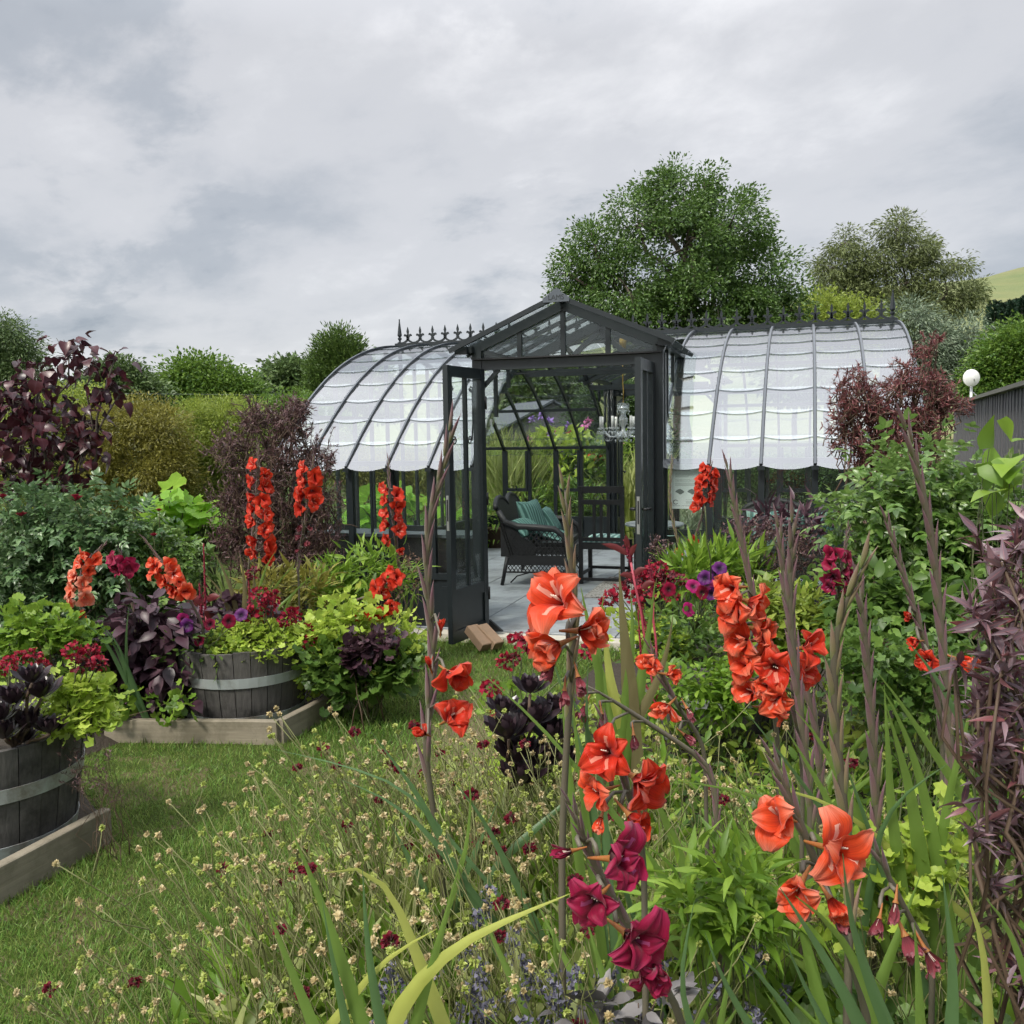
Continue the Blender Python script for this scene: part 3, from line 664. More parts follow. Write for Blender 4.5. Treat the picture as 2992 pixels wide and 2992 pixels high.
def loveseat(name, label, u, v, rz, group):
    """x = the way it faces, y = its width"""
    t = gthing(name, label, 'wicker seat', u, v, .005, rz, group); D_, Wd = .62, 1.12; wk = MT['wicker']
    pmb('seat', lambda m: (m.box((D_/2+.02, Wd/2, .36), (D_+.0, Wd-.06, .07)), m.box((D_+.035, Wd/2, .335), (.03, Wd-.04, .10))), wk, t)
    pmb('seat_pad', lambda m: m.box((D_/2+.03, Wd/2, .42), (D_-.06, Wd-.16, .05)), MT['black'], t)
    def back(m):
        n = 40; y = np.linspace(0, Wd, n); top = .80+.10*np.abs(np.sin(np.pi*2*y/Wd))**.6
        q = []
        for i in range(n):
            for k in range(6):
                z = .32+(top[i]-.32)*k/5; q.append((.06-.16*(z-.32)/.5, y[i], z))
        f = [(i*6+k, (i+1)*6+k, (i+1)*6+k+1, i*6+k+1) for i in range(n-1) for k in range(5)]
        m.add(q, f); m.add([(x-.025, y_, z) for x, y_, z in q], [a[::-1] for a in f])
    pmb('backrest', back, wk, t, True)
    y = np.linspace(0, Wd, 40); top = .80+.10*np.abs(np.sin(np.pi*2*y/Wd))**.6
    pmb('top_rail', lambda m: m.tube(np.stack([.045-.16*(top-.32)/.5, y, top], -1), .028, 8), wk, t, True)
    for ya in (.02, Wd-.02):
        ar = [(-.09, ya, .78), (-.02, ya, .66), (.12, ya, .615), (.32, ya, .605), (.50, ya, .59), (.59, ya, .52), (.62, ya, .42), (.625, ya, .20)]
        pmb('arm_rail', lambda m: m.tube(np.array(ar), [.03, .034, .036, .036, .034, .028, .022, .02], 8), wk, t, True)
        zt = lambda x: np.interp(x, [-.1, 0, .12, .5, .58, .62], [.75, .62, .59, .57, .5, .4])
        pmb('arm_lattice', lambda m: (lattice(m, .02, .60, lambda x: .30, zt, ya, 'y'), m.box((.30, ya, .265), (.62, .012, .10))), wk, t)
        def solid(m):
            x = np.linspace(-.07, .30, 8); q = []
            for a in x: q += [(a, ya+.004, .30), (a, ya+.004, zt(a)-.02*(a > .1)-max(0, (a-.05)*.55))]
            m.add(q, [(i*2, i*2+2, i*2+3, i*2+1) for i in range(7)])
        pmb('arm_panel', solid, wk, t)
        pmb('apron', lambda m: (lattice(m, .0, .62, lambda x: .15, lambda x: .22, ya, 'y', .04, .004), m.bar((-.02, ya, .14), (.64, ya, .14), .016, .016), m.bar((-.02, ya, .22), (.64, ya, .22), .014, .014)), wk, t)
        
        for bq in ([(.03, ya, .03), (.10, ya, .10), (.22, ya, .135)], [(.60, ya, .03), (.55, ya, .10), (.45, ya, .135)]): pmb('brace', lambda m: m.tube(bq, .008, 5), wk, t, True)
        for xa, sl in ((.0, -.06), (.62, .0)):
            pmb('leg', lambda m: m.tube([(xa+sl, ya, 0), (xa, ya, .30)], [.02, .022], 7), wk, t, True)
    pmb('front_apron', lambda m: (lattice(m, .03, Wd-.03, lambda x: .15, lambda x: .30, .625, 'x', .045, .004), m.bar((.625, .02, .14), (.625, Wd-.02, .14), .016, .016)), wk, t)
    return t
def dining_chair(name, label, u, v, rz, group):
    """y+ = the way it faces; the back stands at y=0"""
    t = gthing(name, label, 'chair', u, v, .005, rz, group); bk = MT['black']; w = .44
    for s_ in (-1, 1):
        pmb('leg', lambda m: (m.box((s_*w/2, 0, .51), (.04, .035, 1.02)),), bk, t); pmb('leg', lambda m: m.box((s_*w/2, .40, .215), (.04, .04, .43)), bk, t)
        pmb('stretcher', lambda m: m.box((s_*w/2, .20, .10), (.02, .36, .03)), bk, t)
    pmb('seat_frame', lambda m: m.box((0, .20, .40), (w, .42, .07)), bk, t)
    for z, h in ((.985, .07), (.855, .05), (.47, .04)): pmb('back_rail', lambda m: m.box((0, 0, z), (w-.04, .028, h)), bk, t)
    for x in (-.075, 0, .075): pmb('slat', lambda m: m.box((x, 0, .655), (.032, .018, .35)), bk, t)
    pmb('stretcher', lambda m: m.box((0, .40, .12), (w, .02, .03)), bk, t); pmb('stretcher', lambda m: m.box((0, 0, .05), (w, .02, .03)), bk, t)
    def pad(m):
        n = 9; x = np.linspace(-1, 1, n); X, Y = np.meshgrid(x, x); pf = ((1-X**6)*(1-Y**6))**.5
        m.add(np.stack([X*w/2*.95, .205+Y*.19, .435+.065*pf], -1).reshape(-1, 3), [(j*n+i, j*n+i+1, (j+1)*n+i+1, (j+1)*n+i) for j in range(n-1) for i in range(n-1)], np.stack([X.ravel()*.5+.5, Y.ravel()*.5+.5], -1))
    pmb('seat_pad', pad, MT['cush2'], t, True)
    return t
u0, v0 = to_uv(G(946, 1106, 0)); LS = (u0+.06, v0+.02)
loveseat('wicker_loveseat', 'black wicker loveseat with scalloped double back on the grey paving inside the doorway', LS[0], LS[1], .10, 'black wicker seats')
def cush(lab, du, dv, dz, rz, rx, w=.42, h=.42, d=.15, base=None):
    m_ = MB(); cushion(m_, w, h, d); o = m_.build('cushion', MT['cush']); b0 = base or LS
    o.location = gw(b0[0]+du, b0[1]+dv, dz); o.rotation_euler = (rx, 0, -TH+rz); tag(o, lab, 'cushion', 'striped cushions'); return o
cush('big dark teal striped cushion propped on its corner in the wicker loveseat', .16, .42, .66, 1.35, -.35, .44, .44)
cush('small dark teal striped cushion slumped over the near arm of the wicker loveseat', .16, .17, .60, 1.2, -1.0, .34, .26, .13)
cush('crumpled dark teal striped cushion leaning at the far side of the wicker loveseat', .24, .80, .60, 1.6, -.5, .40, .36)
cush('teal striped cushion lying flat on the seat of the wicker loveseat', .34, .50, .49, 1.5, -1.35, .40, .36, .12)
CU, CV = to_uv(G(1093, 1102, 0)); CU += .24
dining_chair('dining_chair', 'black slat-back dining chair with pale striped pad, its back to the doorway', CU+.0, CV+.0, -.02, 'black dining chairs')
dining_chair('dining_chair', 'black dining chair half hidden behind the open right door leaf', CU+.62, CV+.95, math.pi*.5+.3, 'black dining chairs')
# second wicker seat with cushions behind the right wing's glass
loveseat('wicker_loveseat', 'black wicker seat behind the low glass of the right wing, below the notice side', 3.80, 2.0, -math.pi*.5, 'black wicker seats')
cush('pale teal striped cushion seen through the right wing glass, tilted to one side', .0, .0, .66, .1, .3, .46, .42, .16, base=(4.08, 1.72)).data.materials[0] = MT['cush2']
cush('dark teal striped cushion behind the right wing glass beside a pale one', .36, .05, .65, -.1, .25, .42, .4, .15, base=(4.10, 1.74))
# table, mat, pots, cabinet
t = gthing('side_table', 'small round table with pale mosaic top beside the dining chair', 'table', CU+.50, CV+.30, .005)
MT['mosaic'] = plain('mosaic top', (.5, .52, .52), (.2, .22, .24), rough=.35, nscale=45, amt=1, bmp=.1)
pmb('table_top', lambda m: m.lathe([(0, .62), (.30, .62), (.31, .61), (.30, .595), (0, .595)], 28), MT['mosaic'], t, False)
pmb('pedestal', lambda m: m.lathe([(.02, .595), (.025, .4), (.02, .12), (.03, .05)], 10), MT['black'], t, True)
for k in range(3): pmb('leg', lambda m: m.tube([(0, 0, .14), (.12*math.cos(k*2.1), .12*math.sin(k*2.1), .08), (.24*math.cos(k*2.1), .24*math.sin(k*2.1), .012)], [.018, .014, .012], 6), MT['black'], t, True)
m, b, o = newmat('woven mat'); t_ = N('ShaderNodeTexCoord'); vr = N('ShaderNodeTexVoronoi'); setin(vr, 'Scale', 42); LK(t_.outputs['Object'], vr.inputs['Vector'])
LK(rampn(vr.outputs[0], [(.15, (.06, .055, .05)), (.5, (.30, .28, .25)), (.8, (.42, .40, .37))]), b.inputs['Base Color']); setin(b, 'Roughness', .95); bump(vr.outputs[0], b, .5, .006); LK(b.outputs[0], o.inputs[0]); MT['mat'] = m
mb = MB().box((0, 0, .008), (.95, 1.25, .012)); o = mb.build('woven_mat', MT['mat'], smooth=False); mu, mv = to_uv(G(1165, 1125, 0)); o.location = gw(mu+.18, mv+.45, .005); o.rotation_euler = (0, 0, -TH); tag(o, 'grey woven mat under the dining chair on the paving', 'mat')
def lobed_plant(root, c, n, rad, tpl, size, mat, h0=0, up=.5, squash=.7, name='foliage'):
    d = nrm(rng.normal(size=(n, 3))*np.array([1, 1, .8])+np.array([0, 0, up])); r = rad*rng.uniform(.35, 1, n)**.6
    loc = np.asarray(c)+d*r[:, None]*np.array([1, 1, squash])+np.array([0, 0, h0])
    dd = nrm(d+rng.normal(0, .5, (n, 3))); MBq = MB().scatter(tpl, frames(dd, nrm(d*.6+np.array([0, 0, 1])+rng.normal(0, .35, (n, 3))), size*rng.uniform(.6, 1.2, n)), loc)
    return MBq.build(name, mat, root, kind='stuff')
MT['g_fresh'] = leafmat('fresh green leaf', ['47651f', '6f9330', '9ab848'], trans=.35)
MT['g_lime'] = leafmat('lime leaf', ['7f9a34', 'a3bd45', 'c6d866'], trans=.35)
MT['g_mid'] = leafmat('mid green leaf', ['34501f', '54732f', '7b9a48'], trans=.3)
MT['g_dark'] = leafmat('dark green leaf', ['243819', '3a5526', '58753a'], trans=.25)
MT['g_squash'] = leafmat('squash leaf', ['5f9426', '86bb3a', 'b7d85e'], trans=.4)
MT['purple'] = leafmat('dark purple leaf', ['2a1a22', '452a36', '69505a'], trans=.15, rough=.4)
MT['stemg'] = plain('green stem', (.09, .12, .04), (.06, .05, .03), rough=.6, bmp=0)
MT['stembr'] = plain('brown stem', (.10, .065, .04), (.05, .03, .02), rough=.7, bmp=0)
T_round = tpl_round(5, 15, .25, .3, 1); T_round7 = tpl_round(7, 19, .18, .35, 2); T_ov = tpl_leaf(4, .55, 'ovate'); T_ov3 = tpl_leaf(3, .5, 'ovate', .2, .2); T_lan = tpl_leaf(4, .24, 'lance', .3, .3); T_lan3 = tpl_leaf(3, .2, 'lance', .3, .15); T_dia = tpl_diamond(.55); T_nar = tpl_diamond(.28, .1, .08); T_heart = tpl_leaf(6, .95, 'heart', .22, .28)
def pot(name, label, u, v, r, h, mat, plant_mat, tpl, n, psize, prad):
    t = gthing(name, label, 'planter', u, v, .004)
    pmb('pot', lambda m: m.lathe([(0, 0), (r*.78, 0), (r*.97, h*.85), (r*1.06, h*.85), (r*1.06, h), (r*.95, h), (r*.9, h*.8), (0, h*.8)], 20), MT[mat], t, True)
    lobed_plant(t, (0, 0, h), n, prad, tpl, psize, MT[plant_mat], up=.9); return t
pot('terracotta_pot', 'terracotta pot with leafy plant behind the left door glass', *to_uv(G(902, 1036, 0)), .085, .20, 'terracotta', 'g_fresh', T_ov, 60, .07, .2)
pot('wooden_planter', 'brown wooden tub with green shrub behind the wicker loveseat', *to_uv(G(940, 1032, 0)), .24, .30, 'brownwood', 'g_fresh', T_lan, 420, .13, .50)
def cab(m): m.box((0, 0, .36), (1.55, .36, .72)); m.box((0, -.01, .735), (1.6, .40, .025), mat=1)
o = MB(); cab(o); o = o.build('potting_bench', [MT['black'], MT['frame_lt']], smooth=False); o.location = gw(.98, .32, .005); o.rotation_euler = (0, 0, -TH); tag(o, 'black potting bench with grey top behind the left wing glass', 'bench')

# notice sheet inside the right wing glass
c0 = gw(3.505, .09, 0); hgt = .335; nt_z = 1.16
o = thing('notice', 'white printed notice sheet with two small drawings behind the right wing glass', 'notice', (c0[0], c0[1], nt_z), -TH)
pmb('sheet', lambda m: m.box((0, 0, 0), (.235, .003, .345)), MT['paper'], o)
def printm(m):
    y = -.0022
    for z, a, b_ in ((.095, -.078, .05), (.085, -.078, .078), (.075, -.078, .06), (.068, -.078, .02), (.045, -.078, .078), (.036, -.078, .07), (.020, -.078, .078), (.012, -.078, .065), (.003, -.078, .07), (-.105, .0, .05), (-.118, .0, .078), (-.125, .0, .06), (-.135, .0, .07)):
        m.box(((a+b_)/2, y, z), (b_-a, .001, .0013))
    for x0 in (-.045, .045):
        q = [(-.034, -.045), (-.02, -.03), (0, -.022), (.02, -.03), (.036, -.046), (.02, -.058), (.004, -.066), (-.01, -.056)]
        m.add([(x0+a, y, b_) for a, b_ in q], [tuple(range(8))], mat=1)
    tt = np.linspace(.5, 5.8, 14); m.tube(np.stack([-.075+.016*np.cos(tt), np.full(14, y), -.122+.016*np.sin(tt)], -1), .0022, 4)
    for a, b_ in (((-.095, .14), (-.095, -.15)), ((.095, .14), (.095, -.15)), ((-.095, -.15), (-.04, -.15)), ((.04, -.15), (.095, -.15)), ((-.03, -.15), (.03, -.15))): m.bar((a[0], y, a[1]), (b_[0], y, b_[1]), .0018, .0018, up=(0, 1, 0))
MT['greyink'] = plain('grey print', (.25, .27, .28), rough=.7, bmp=0)
pmb('print', printm, [MT['ink'], MT['greyink']], o)
tm = link('heading', text_mesh('heading', 'The Amboise', .026, MT['ink'], .0003), o, (-.035, -.0024, .112)); tm.rotation_euler = (math.pi/2, 0, 0)

# chandelier
cc = P(1176, 800, 8.75)
ch = thing('chandelier', 'crystal chandelier with white candle tubes hanging on a gold chain inside the doorway', 'chandelier', cc)
zt = 2.50-cc[2]
pmb('chain', lambda m: m.tube([(.0, 0, .20), (.004, 0, .30), (-.003, 0, .40), (0, 0, zt)], .006, 6), MT['gold'], ch, True)
pmb('canopy', lambda m: m.lathe([(.01, zt-.14), (.03, zt-.13), (.036, zt-.05), (.02, zt-.02), (.012, zt)], 12), MT['gold'], ch, True)
pmb('body', lambda m: m.lathe([(0, -.13), (.03, -.12), (.05, -.09), (.02, -.06), (.018, -.03), (.042, .02), (.045, .05), (.022, .09), (.028, .115), (.055, .13), (.058, .16), (.045, .165), (.045, .19), (.06, .20), (.0, .20)], 14), MT['crystal'], ch, True)
for k in range(8):
    a = k*math.pi/4+.2; ca, sa = math.cos(a), math.sin(a); R_ = .225
    pmb('arm', lambda m: m.tube([(r*ca, r*sa, z) for r, z in ((.03, -.08), (.08, -.12), (.14, -.12), (.19, -.08), (R_, -.05))], .008, 6), MT['crystal'], ch, True)
    pmb('drip_cup', lambda m: m.lathe([(0, -.05), (.03, -.048), (.042, -.036), (.038, -.034), (0, -.040)], 10, (R_*ca, R_*sa, 0)), MT['crystal'], ch, True)
    pmb('candle', lambda m: m.tube([(R_*ca, R_*sa, -.04), (R_*ca, R_*sa, .075)], .013, 8), MT['candle'], ch, True)
def drops(m):
    oc = (np.array([(0, 0, -1), (.45, 0, .2), (0, .45, .2), (-.45, 0, .2), (0, -.45, .2), (0, 0, .8)], float), faces_np([(0, 2, 1), (0, 3, 2), (0, 4, 3), (0, 1, 4), (5, 1, 2), (5, 2, 3), (5, 3, 4), (5, 4, 1)]), np.zeros((6, 2)))
    loc = []; sc = []
    for k in range(8):
        a = k*math.pi/4+.2; R_ = .225
        for j in range(7): b_ = j*.9; loc.append((R_*math.cos(a)+.036*math.cos(b_), R_*math.sin(a)+.036*math.sin(b_), -.075-.012*(j % 2))); sc.append(.020)
        for j in range(11):
            t = (j+.5)/11; a2 = a+t*math.pi/4; r = R_*(1-.12*math.sin(math.pi*t)); loc.append((r*math.cos(a2), r*math.sin(a2), -.085-.075*math.sin(math.pi*t))); sc.append(.010)
        for j in range(6): t = j/5; loc.append(((.05+.15*t)*math.cos(a), (.05+.15*t)*math.sin(a), .10-.14*t-.05*math.sin(math.pi*t))); sc.append(.012)
        for r, z in ((.06, .12), (.055, .175), (.08, -.16), (.05, -.13)): loc.append((r*math.cos(a), r*math.sin(a), z)); sc.append(.018)
    n = len(loc); m.scatter(oc, frames(np.tile([0, 1., 0], (n, 1)), np.tile([0, 0, 1.], (n, 1)), np.array(sc)), np.array(loc))
pmb('crystal_drops', drops, MT['crystal'], ch, False, 'stuff')

# two bricks propping the open left leaf
br = MB(); bevel_tile(br, .215, .10, .068, .006); brick = br.mesh('brick', MT['brick'], smooth=False)
for lab, (x, y), rz, tx in (('old clay brick leaning against the foot of the open left door leaf', (888, 1216), -.85, .60), ('mossy clay brick leaning against another brick at the open left door leaf', (908, 1214), -.75, .58)):
    q = G(x, y, 0); o = link('brick', brick, None, (q[0]+.05, q[1]-.03, .035)); o.rotation_euler = (0, tx, rz); tag(o, lab, 'brick', 'bricks at the door')

# half barrels
def barrel(label, c, r, h, group='half barrel planters'):
    t = thing('half_barrel', label, 'planter', c, rng.uniform(0, 6), group); ns = 26
    rp = lambda z: r*(.84+.16*(z/h)**.8)
    for k in range(ns):
        a0, a1 = 2*np.pi*k/ns+.006, 2*np.pi*(k+1)/ns-.006; am = (a0+a1)/2; mb = MB(); q = []; nz_ = 5; dh = rng.uniform(-.006, .006); dr = rng.uniform(-.003, .003)
        for i in range(nz_):
            z = h*i/(nz_-1)+(dh if i == nz_-1 else 0)
            for rr_ in (rp(z)+dr, rp(z)-.026):
                for a in (a0, am, a1): q.append((rr_*math.cos(a), rr_*math.sin(a), z))
        f = []
        for i in range(nz_-1):
            a, b_ = i*6, i*6+6; f += [(a, a+1, b_+1, b_), (a+1, a+2, b_+2, b_+1), (a+4, a+3, b_+3, b_+4), (a+5, a+4, b_+4, b_+5), (a, b_, b_+3, a+3), (a+2, a+5, b_+5, b_+2)]
        a = (nz_-1)*6; f += [(a, a+1, a+4, a+3), (a+1, a+2, a+5, a+4)]
        mb.add(q, f).build('stave', MT['oak'], t, smooth=False)
    for z0, z1 in ((.0, .045), (h*.52, h*.52+.055)):
        def hoop(m):
            m.lathe([(rp(z0)+.004, z0), (rp(z0)+.008, z0), (rp(z1)+.008, z1), (rp(z1)+.004, z1), (rp(z0)+.004, z0)], 48)
            for a in (.5, .58): m.tube([((rp(z0)+.006)*math.cos(a), (rp(z0)+.006)*math.sin(a), (z0+z1)/2), ((rp(z0)+.014)*math.cos(a), (rp(z0)+.014)*math.sin(a), (z0+z1)/2)], .006, 6)
        pmb('hoop', hoop, MT['hoop'], t, False)
    pmb('potting_soil', lambda m: m.lathe([(0, h*.9), (rp(h*.88)-.025, h*.88)], 24), MT['soil'], t, True)
    return t
B1 = G(463, 1338, .0); B1c = (B1[0], B1[1]+.02, GZ+.05); barrel('grey weathered half barrel behind the long pine board with lime foliage spilling over its rim', B1c, .385, .41)
B2 = G(-45, 1545, .0); B2c = (-2.09, 3.5, GZ+.07); barrel('grey weathered half barrel with black succulent and lime leaves behind the short curved board', B2c, .36, .42)
B3c = (*P(1335, 1240, 4.75)[:2], GZ); barrel('grey half barrel with petunias before the right wing of the greenhouse', B3c, .36, .44)

# timber edging boards
def board(label, a, b_, h, th=.045, z0=GZ-.02, a2=None):
    L_ = np.linalg.norm(np.array(b_)-np.array(a)); n = 14; mb = MB(); q = []
    for i in range(n):
        t = i/(n-1)*L_; wv = .006*math.sin(t*5+a[0])
        q += [(t, -th/2+wv, 0), (t, th/2+wv, 0), (t, th/2+wv, h-.004), (t, th/2-.005+wv, h), (t, -th/2+.005+wv, h), (t, -th/2+wv, h-.004)]
    f = [(i*6+k, i*6+(k+1) % 6, (i+1)*6+(k+1) % 6, (i+1)*6+k) for i in range(n-1) for k in range(6)]+[(5, 4, 3, 2, 1, 0), tuple((n-1)*6+k for k in range(6))]
    o = mb.add(q, f).build('edging_board', MT['timber'], smooth=False); o.location = (a[0], a[1], z0); o.rotation_euler = (0, 0, math.atan2(b_[1]-a[1], b_[0]-a[0])); return tag(o, label, 'edging board', 'timber bed edging')
board('long straight pine edging board in front of the half barrel with lime foliage', g2(203, 1402), g2(525, 1407), .155)
board('pine edging board angling from the long straight board towards the greenhouse door', g2(527, 1405), g2(640, 1346), .155)
board('pine edging board half hidden by lobed green leaves near the bricks', g2(640, 1346), g2(812, 1250), .14)
board('short pine edging board with a rounded end in front of the near half barrel', g2(-60, 1735), g2(206, 1588), .17, z0=GZ-.03)

# lavender bed edging stones and second lawn seen through the right wing
for k in range(9):
    t = k/8; q = G(1256+62*t, 1003-36*t, GZ); mb = MB(); bevel_tile(mb, .30, .20, .13, .03); o = mb.build('edging_stone', MT['stone'], smooth=False)
    o.location = (q[0], q[1], GZ-.01); o.rotation_euler = (rng.normal(0, .05), rng.normal(0, .05), .9+rng.normal(0, .1)); tag(o, 'pale stone edging the lavender bed beyond the right wing glass', 'edging stone', 'stones edging the lavender bed')

# fence on the right, dish on its pole, wires, shed
FA, FB = P(1807, 790, 15.5), P(1975, 740, 7.9); FA[2] = FB[2] = 0; fd = FB-FA; fl_ = np.linalg.norm(fd); fd /= fl_; fa = math.atan2(fd[1], fd[0])
fe = thing('fence', 'dark grey close-board fence with lichened capping at the edge of the garden', 'fence', (FA[0], FA[1], GZ), fa)
mbb = MB(); bevel_tile(mbb, .104, .02, 2.0, .003); fbm = mbb.mesh('fence_board', MT['fence'], smooth=False)
for k in range(int(fl_/.112)):
    o = link('fence_board', fbm, fe, (k*.112+.05, .012*(k % 2)+rng.normal(0, .002), rng.normal(0, .004)))
pmb('capping', lambda m: m.box((fl_/2, .0, 2.03), (fl_+.1, .13, .045)), MT['lichen'], fe)
pmb('post', lambda m: m.box((-.06, 0, 1.0), (.10, .10, 2.06)), MT['fence'], fe)
dc = P(1833, 713, 19.5); dsh = thing('satellite_dish', 'white satellite dish on a thin pole behind the grey fence', 'satellite dish', (dc[0]+.05, dc[1]+.1, GZ))
hz = dc[2]-GZ
def dish(m):
    r = .185; q = []; n = 20
    for i in range(5):
        t = i/4
        for j in range(n): a = 2*np.pi*j/n; q.append((-.05+r*t*math.cos(a)*.98, -.16+.06*t*t, hz+r*t*math.sin(a)))
    f = [(i*n+j, i*n+(j+1) % n, (i+1)*n+(j+1) % n, (i+1)*n+j) for i in range(4) for j in range(n)]; m.add(q, f); m.add([(x, y+.012, z) for x, y, z in q], [a[::-1] for a in f])
pmb('reflector', dish, MT['white'], dsh, True); pmb('pole', lambda m: m.tube([(0, 0, 0), (0, 0, hz-.02)], .028, 8), MT['white'], dsh, True)
pmb('feed_arm', lambda m: m.tube([(-.03, -.18, hz-.02), (.02, -.05, hz-.16)], .014, 6), MT['silver'], dsh, True); pmb('stay', lambda m: m.tube([(.03, .02, hz-.28), (.55, .3, hz-.62)], .010, 5), MT['white'], dsh, True)
for k, (ya, yb) in enumerate(((648, 652), (656, 660))):
    a, b_ = P(1650, ya-2, 60), P(2050, yb, 48); x = np.linspace(0, 1, 12)[:, None]; q = a*(1-x)+b_*x; q[:, 2] -= .3*(x[:, 0]*(1-x[:, 0]))*4
    tag(MB().tube(q, .008, 4).build('power_line', MT['frame_lt']), ['upper thin overhead wire strung before the trees on the right', 'lower thin overhead wire strung before the trees on the right'][k], 'wire', 'overhead wires')
a, b_ = P(150, 742, 40), P(620, 746, 40); x = np.linspace(0, 1, 12)[:, None]; q = a*(1-x)+b_*x
tag(MB().tube(q, .006, 4).build('power_line', MT['frame_lt']), 'thin overhead wire crossing in front of the round tree on the left', 'wire', 'overhead wires')
sc_ = P(1010, 850, 24); sh = thing('shed', 'grey garden shed with pitched roof seen through the rear roof glass', 'shed', (sc_[0], sc_[1], GZ), .35)
zr_ = P(1025, 764, 24)[2]-GZ; ze_ = zr_-.8
pmb('wall', lambda m: m.add([(-1.5, -1.2, 0), (1.5, -1.2, 0), (1.5, 1.6, 0), (-1.5, 1.6, 0), (-1.5, -1.2, ze_), (1.5, -1.2, ze_), (1.5, 1.6, ze_), (-1.5, 1.6, ze_), (0, -1.2, zr_), (0, 1.6, zr_)], [(0, 1, 5, 8, 4), (2, 3, 7, 9, 6), (1, 2, 6, 5), (3, 0, 4, 7)]), MT['fence'], sh)
for s_ in (-1, 1): pmb('roof', lambda m: m.bar((s_*.85, -1.3, (zr_+ze_)/2+.04), (s_*.85, 1.7, (zr_+ze_)/2+.04), 1.95, .05, up=(s_*.75/1.5, 0, 1)), MT['frame_lt'], sh)
# ================================================================== trees, shrubs and the garden round about
def blobs_px(bl, D, dj=.5):
    out = []
    for b_ in bl:
        x, y, r = b_[:3]; d0 = D+(b_[3] if len(b_) > 3 else 0); R_ = M2(r, d0)
        for k in (-1, 0, 1): c = P(x, y, d0+k*dj*R_); out.append((c, R_*(1 if k == 0 else .85)))
    return np.array([c for c, _ in out]), np.array([r for _, r in out])
def crown(C, Rb, ncl, per, cr, droop=.2, shell=.62):
    pr = Rb**2/np.sum(Rb**2); i = rng.choice(len(Rb), ncl, p=pr); d = nrm(rng.normal(size=(ncl, 3)))
    cc_ = C[i]+d*(Rb[i]*(shell+(1-shell)*rng.uniform(0, 1, ncl)**.6))[:, None]
    off = np.clip(rng.normal(size=(ncl, per, 3)), -1.7, 1.7)*np.array([1, 1, .75])*cr; loc = (cc_[:, None]+off).reshape(-1, 3)
    out = np.repeat(d, per, 0); dr = nrm(out*.7+nrm(off.reshape(-1, 3))*.9+rng.normal(0, .45, loc.shape)+np.array([0, 0, -droop]))
    return cc_, loc, dr, out
def limb(mb, a, b_, r0, r1, n=6, wob=.06, sides=6):
    t = np.linspace(0, 1, n)[:, None]; L_ = np.linalg.norm(b_-a); q = a*(1-t)+b_*t+rng.normal(0, wob*L_, (n, 3))*np.sin(np.pi*t)*.5
    q[:, 2] += .10*L_*np.sin(np.pi*t[:, 0])*(.4 if b_[2] > a[2] else 1); mb.tube(q, np.linspace(r0, r1, n), sides); return q
def tree(name, label, bl, D, tpl, size, mat, base_px=None, ncl=300, per=60, cr=.35, droop=.2, trunk_r=.16, group=None, bark='bark', shell=.62, cat='tree', ground=GZ, flat=1.0, uprand=.6):
    size *= .62; per = int(per*2.1)
    C, Rb = blobs_px(bl, D); ctr = C.mean(0); bx = ctr[0] if base_px is None else P(base_px, 800, D)[0]
    root = thing(name, label, cat, (bx, D, ground), 0, group)
    cl, loc, dr, out = crown(C, Rb, ncl, per, cr, droop); n = len(loc); keep = loc[:, 2] > ground+.05; loc, dr, out = loc[keep], dr[keep], out[keep]; n = len(loc)
    up = nrm(out*.5+np.array([0, 0, .9])+rng.normal(0, uprand, (n, 3)))
    MB().scatter(tpl, frames(dr, up, size*rng.uniform(.6, 1.25, n)), loc).build('crown', mat, root, kind='stuff', world=True, smooth=False)
    mb = MB(); base = np.array([bx, D, ground-.1]); fork = np.array([bx, D, ground+max(.3, (C[:, 2].min()-ground)*.7)])
    limb(mb, base, fork, trunk_r, trunk_r*.75, 6, .03, 9)
    for c in C[1::3]: q = limb(mb, fork+rng.normal(0, .05, 3)*trunk_r, c, trunk_r*.45, trunk_r*.12, 7, .10, 6)
    for c in cl[rng.choice(len(cl), min(len(cl), 70), False)]:
        k = np.argmin(np.linalg.norm(C-c, axis=1)); limb(mb, C[k], c, trunk_r*.10, trunk_r*.03, 4, .1, 4)
    mb.build('trunk', MT[bark], root, world=True); return root
MT['l_oak'] = leafmat('oak leaf', ['304a1d', '4c6c2d', '7b9950'], trans=.22, rough=.4, spec=.5)
MT['l_euc'] = leafmat('eucalypt leaf', ['4a5630', '6a7544', '8d9864'], trans=.2)
MT['l_euc2'] = leafmat('grey green leaf', ['566650', '74866c', '99a88d'], trans=.15)
MT['l_hedge'] = leafmat('bright hedge leaf', ['35541d', '57792c', '83a047'], trans=.3)
MT['l_olive'] = leafmat('olive gold leaf', ['57551f', '7c7a30', 'a19c4c'], trans=.25)
MT['l_lime2'] = leafmat('yellow green leaf', ['5a6f22', '86993a', 'b0bd5c'], trans=.3)
MT['l_con'] = leafmat('conifer foliage', ['364c20', '527030', '78904a'], trans=.12)
MT['l_far'] = leafmat('far foliage', ['3f5530', '5b7342', '7d925c'], trans=.15)
MT['l_pine'] = leafmat('pine foliage', ['1d3327', '2c4735', '3f5a44'], trans=.05)
MT['l_lep'] = leafmat('wine brown leaf', ['3d2a31', '64484a', '907270'], trans=.12, rough=.4)
MT['l_lepr'] = leafmat('red brown leaf', ['502a31', '7c4347', 'a4716a'], trans=.15, rough=.4)
MT['l_lepn'] = leafmat('near wine brown leaf', ['45343b', '75606a', 'a4929a', '864a4c'], trans=.2, rough=.38, rib=.25)
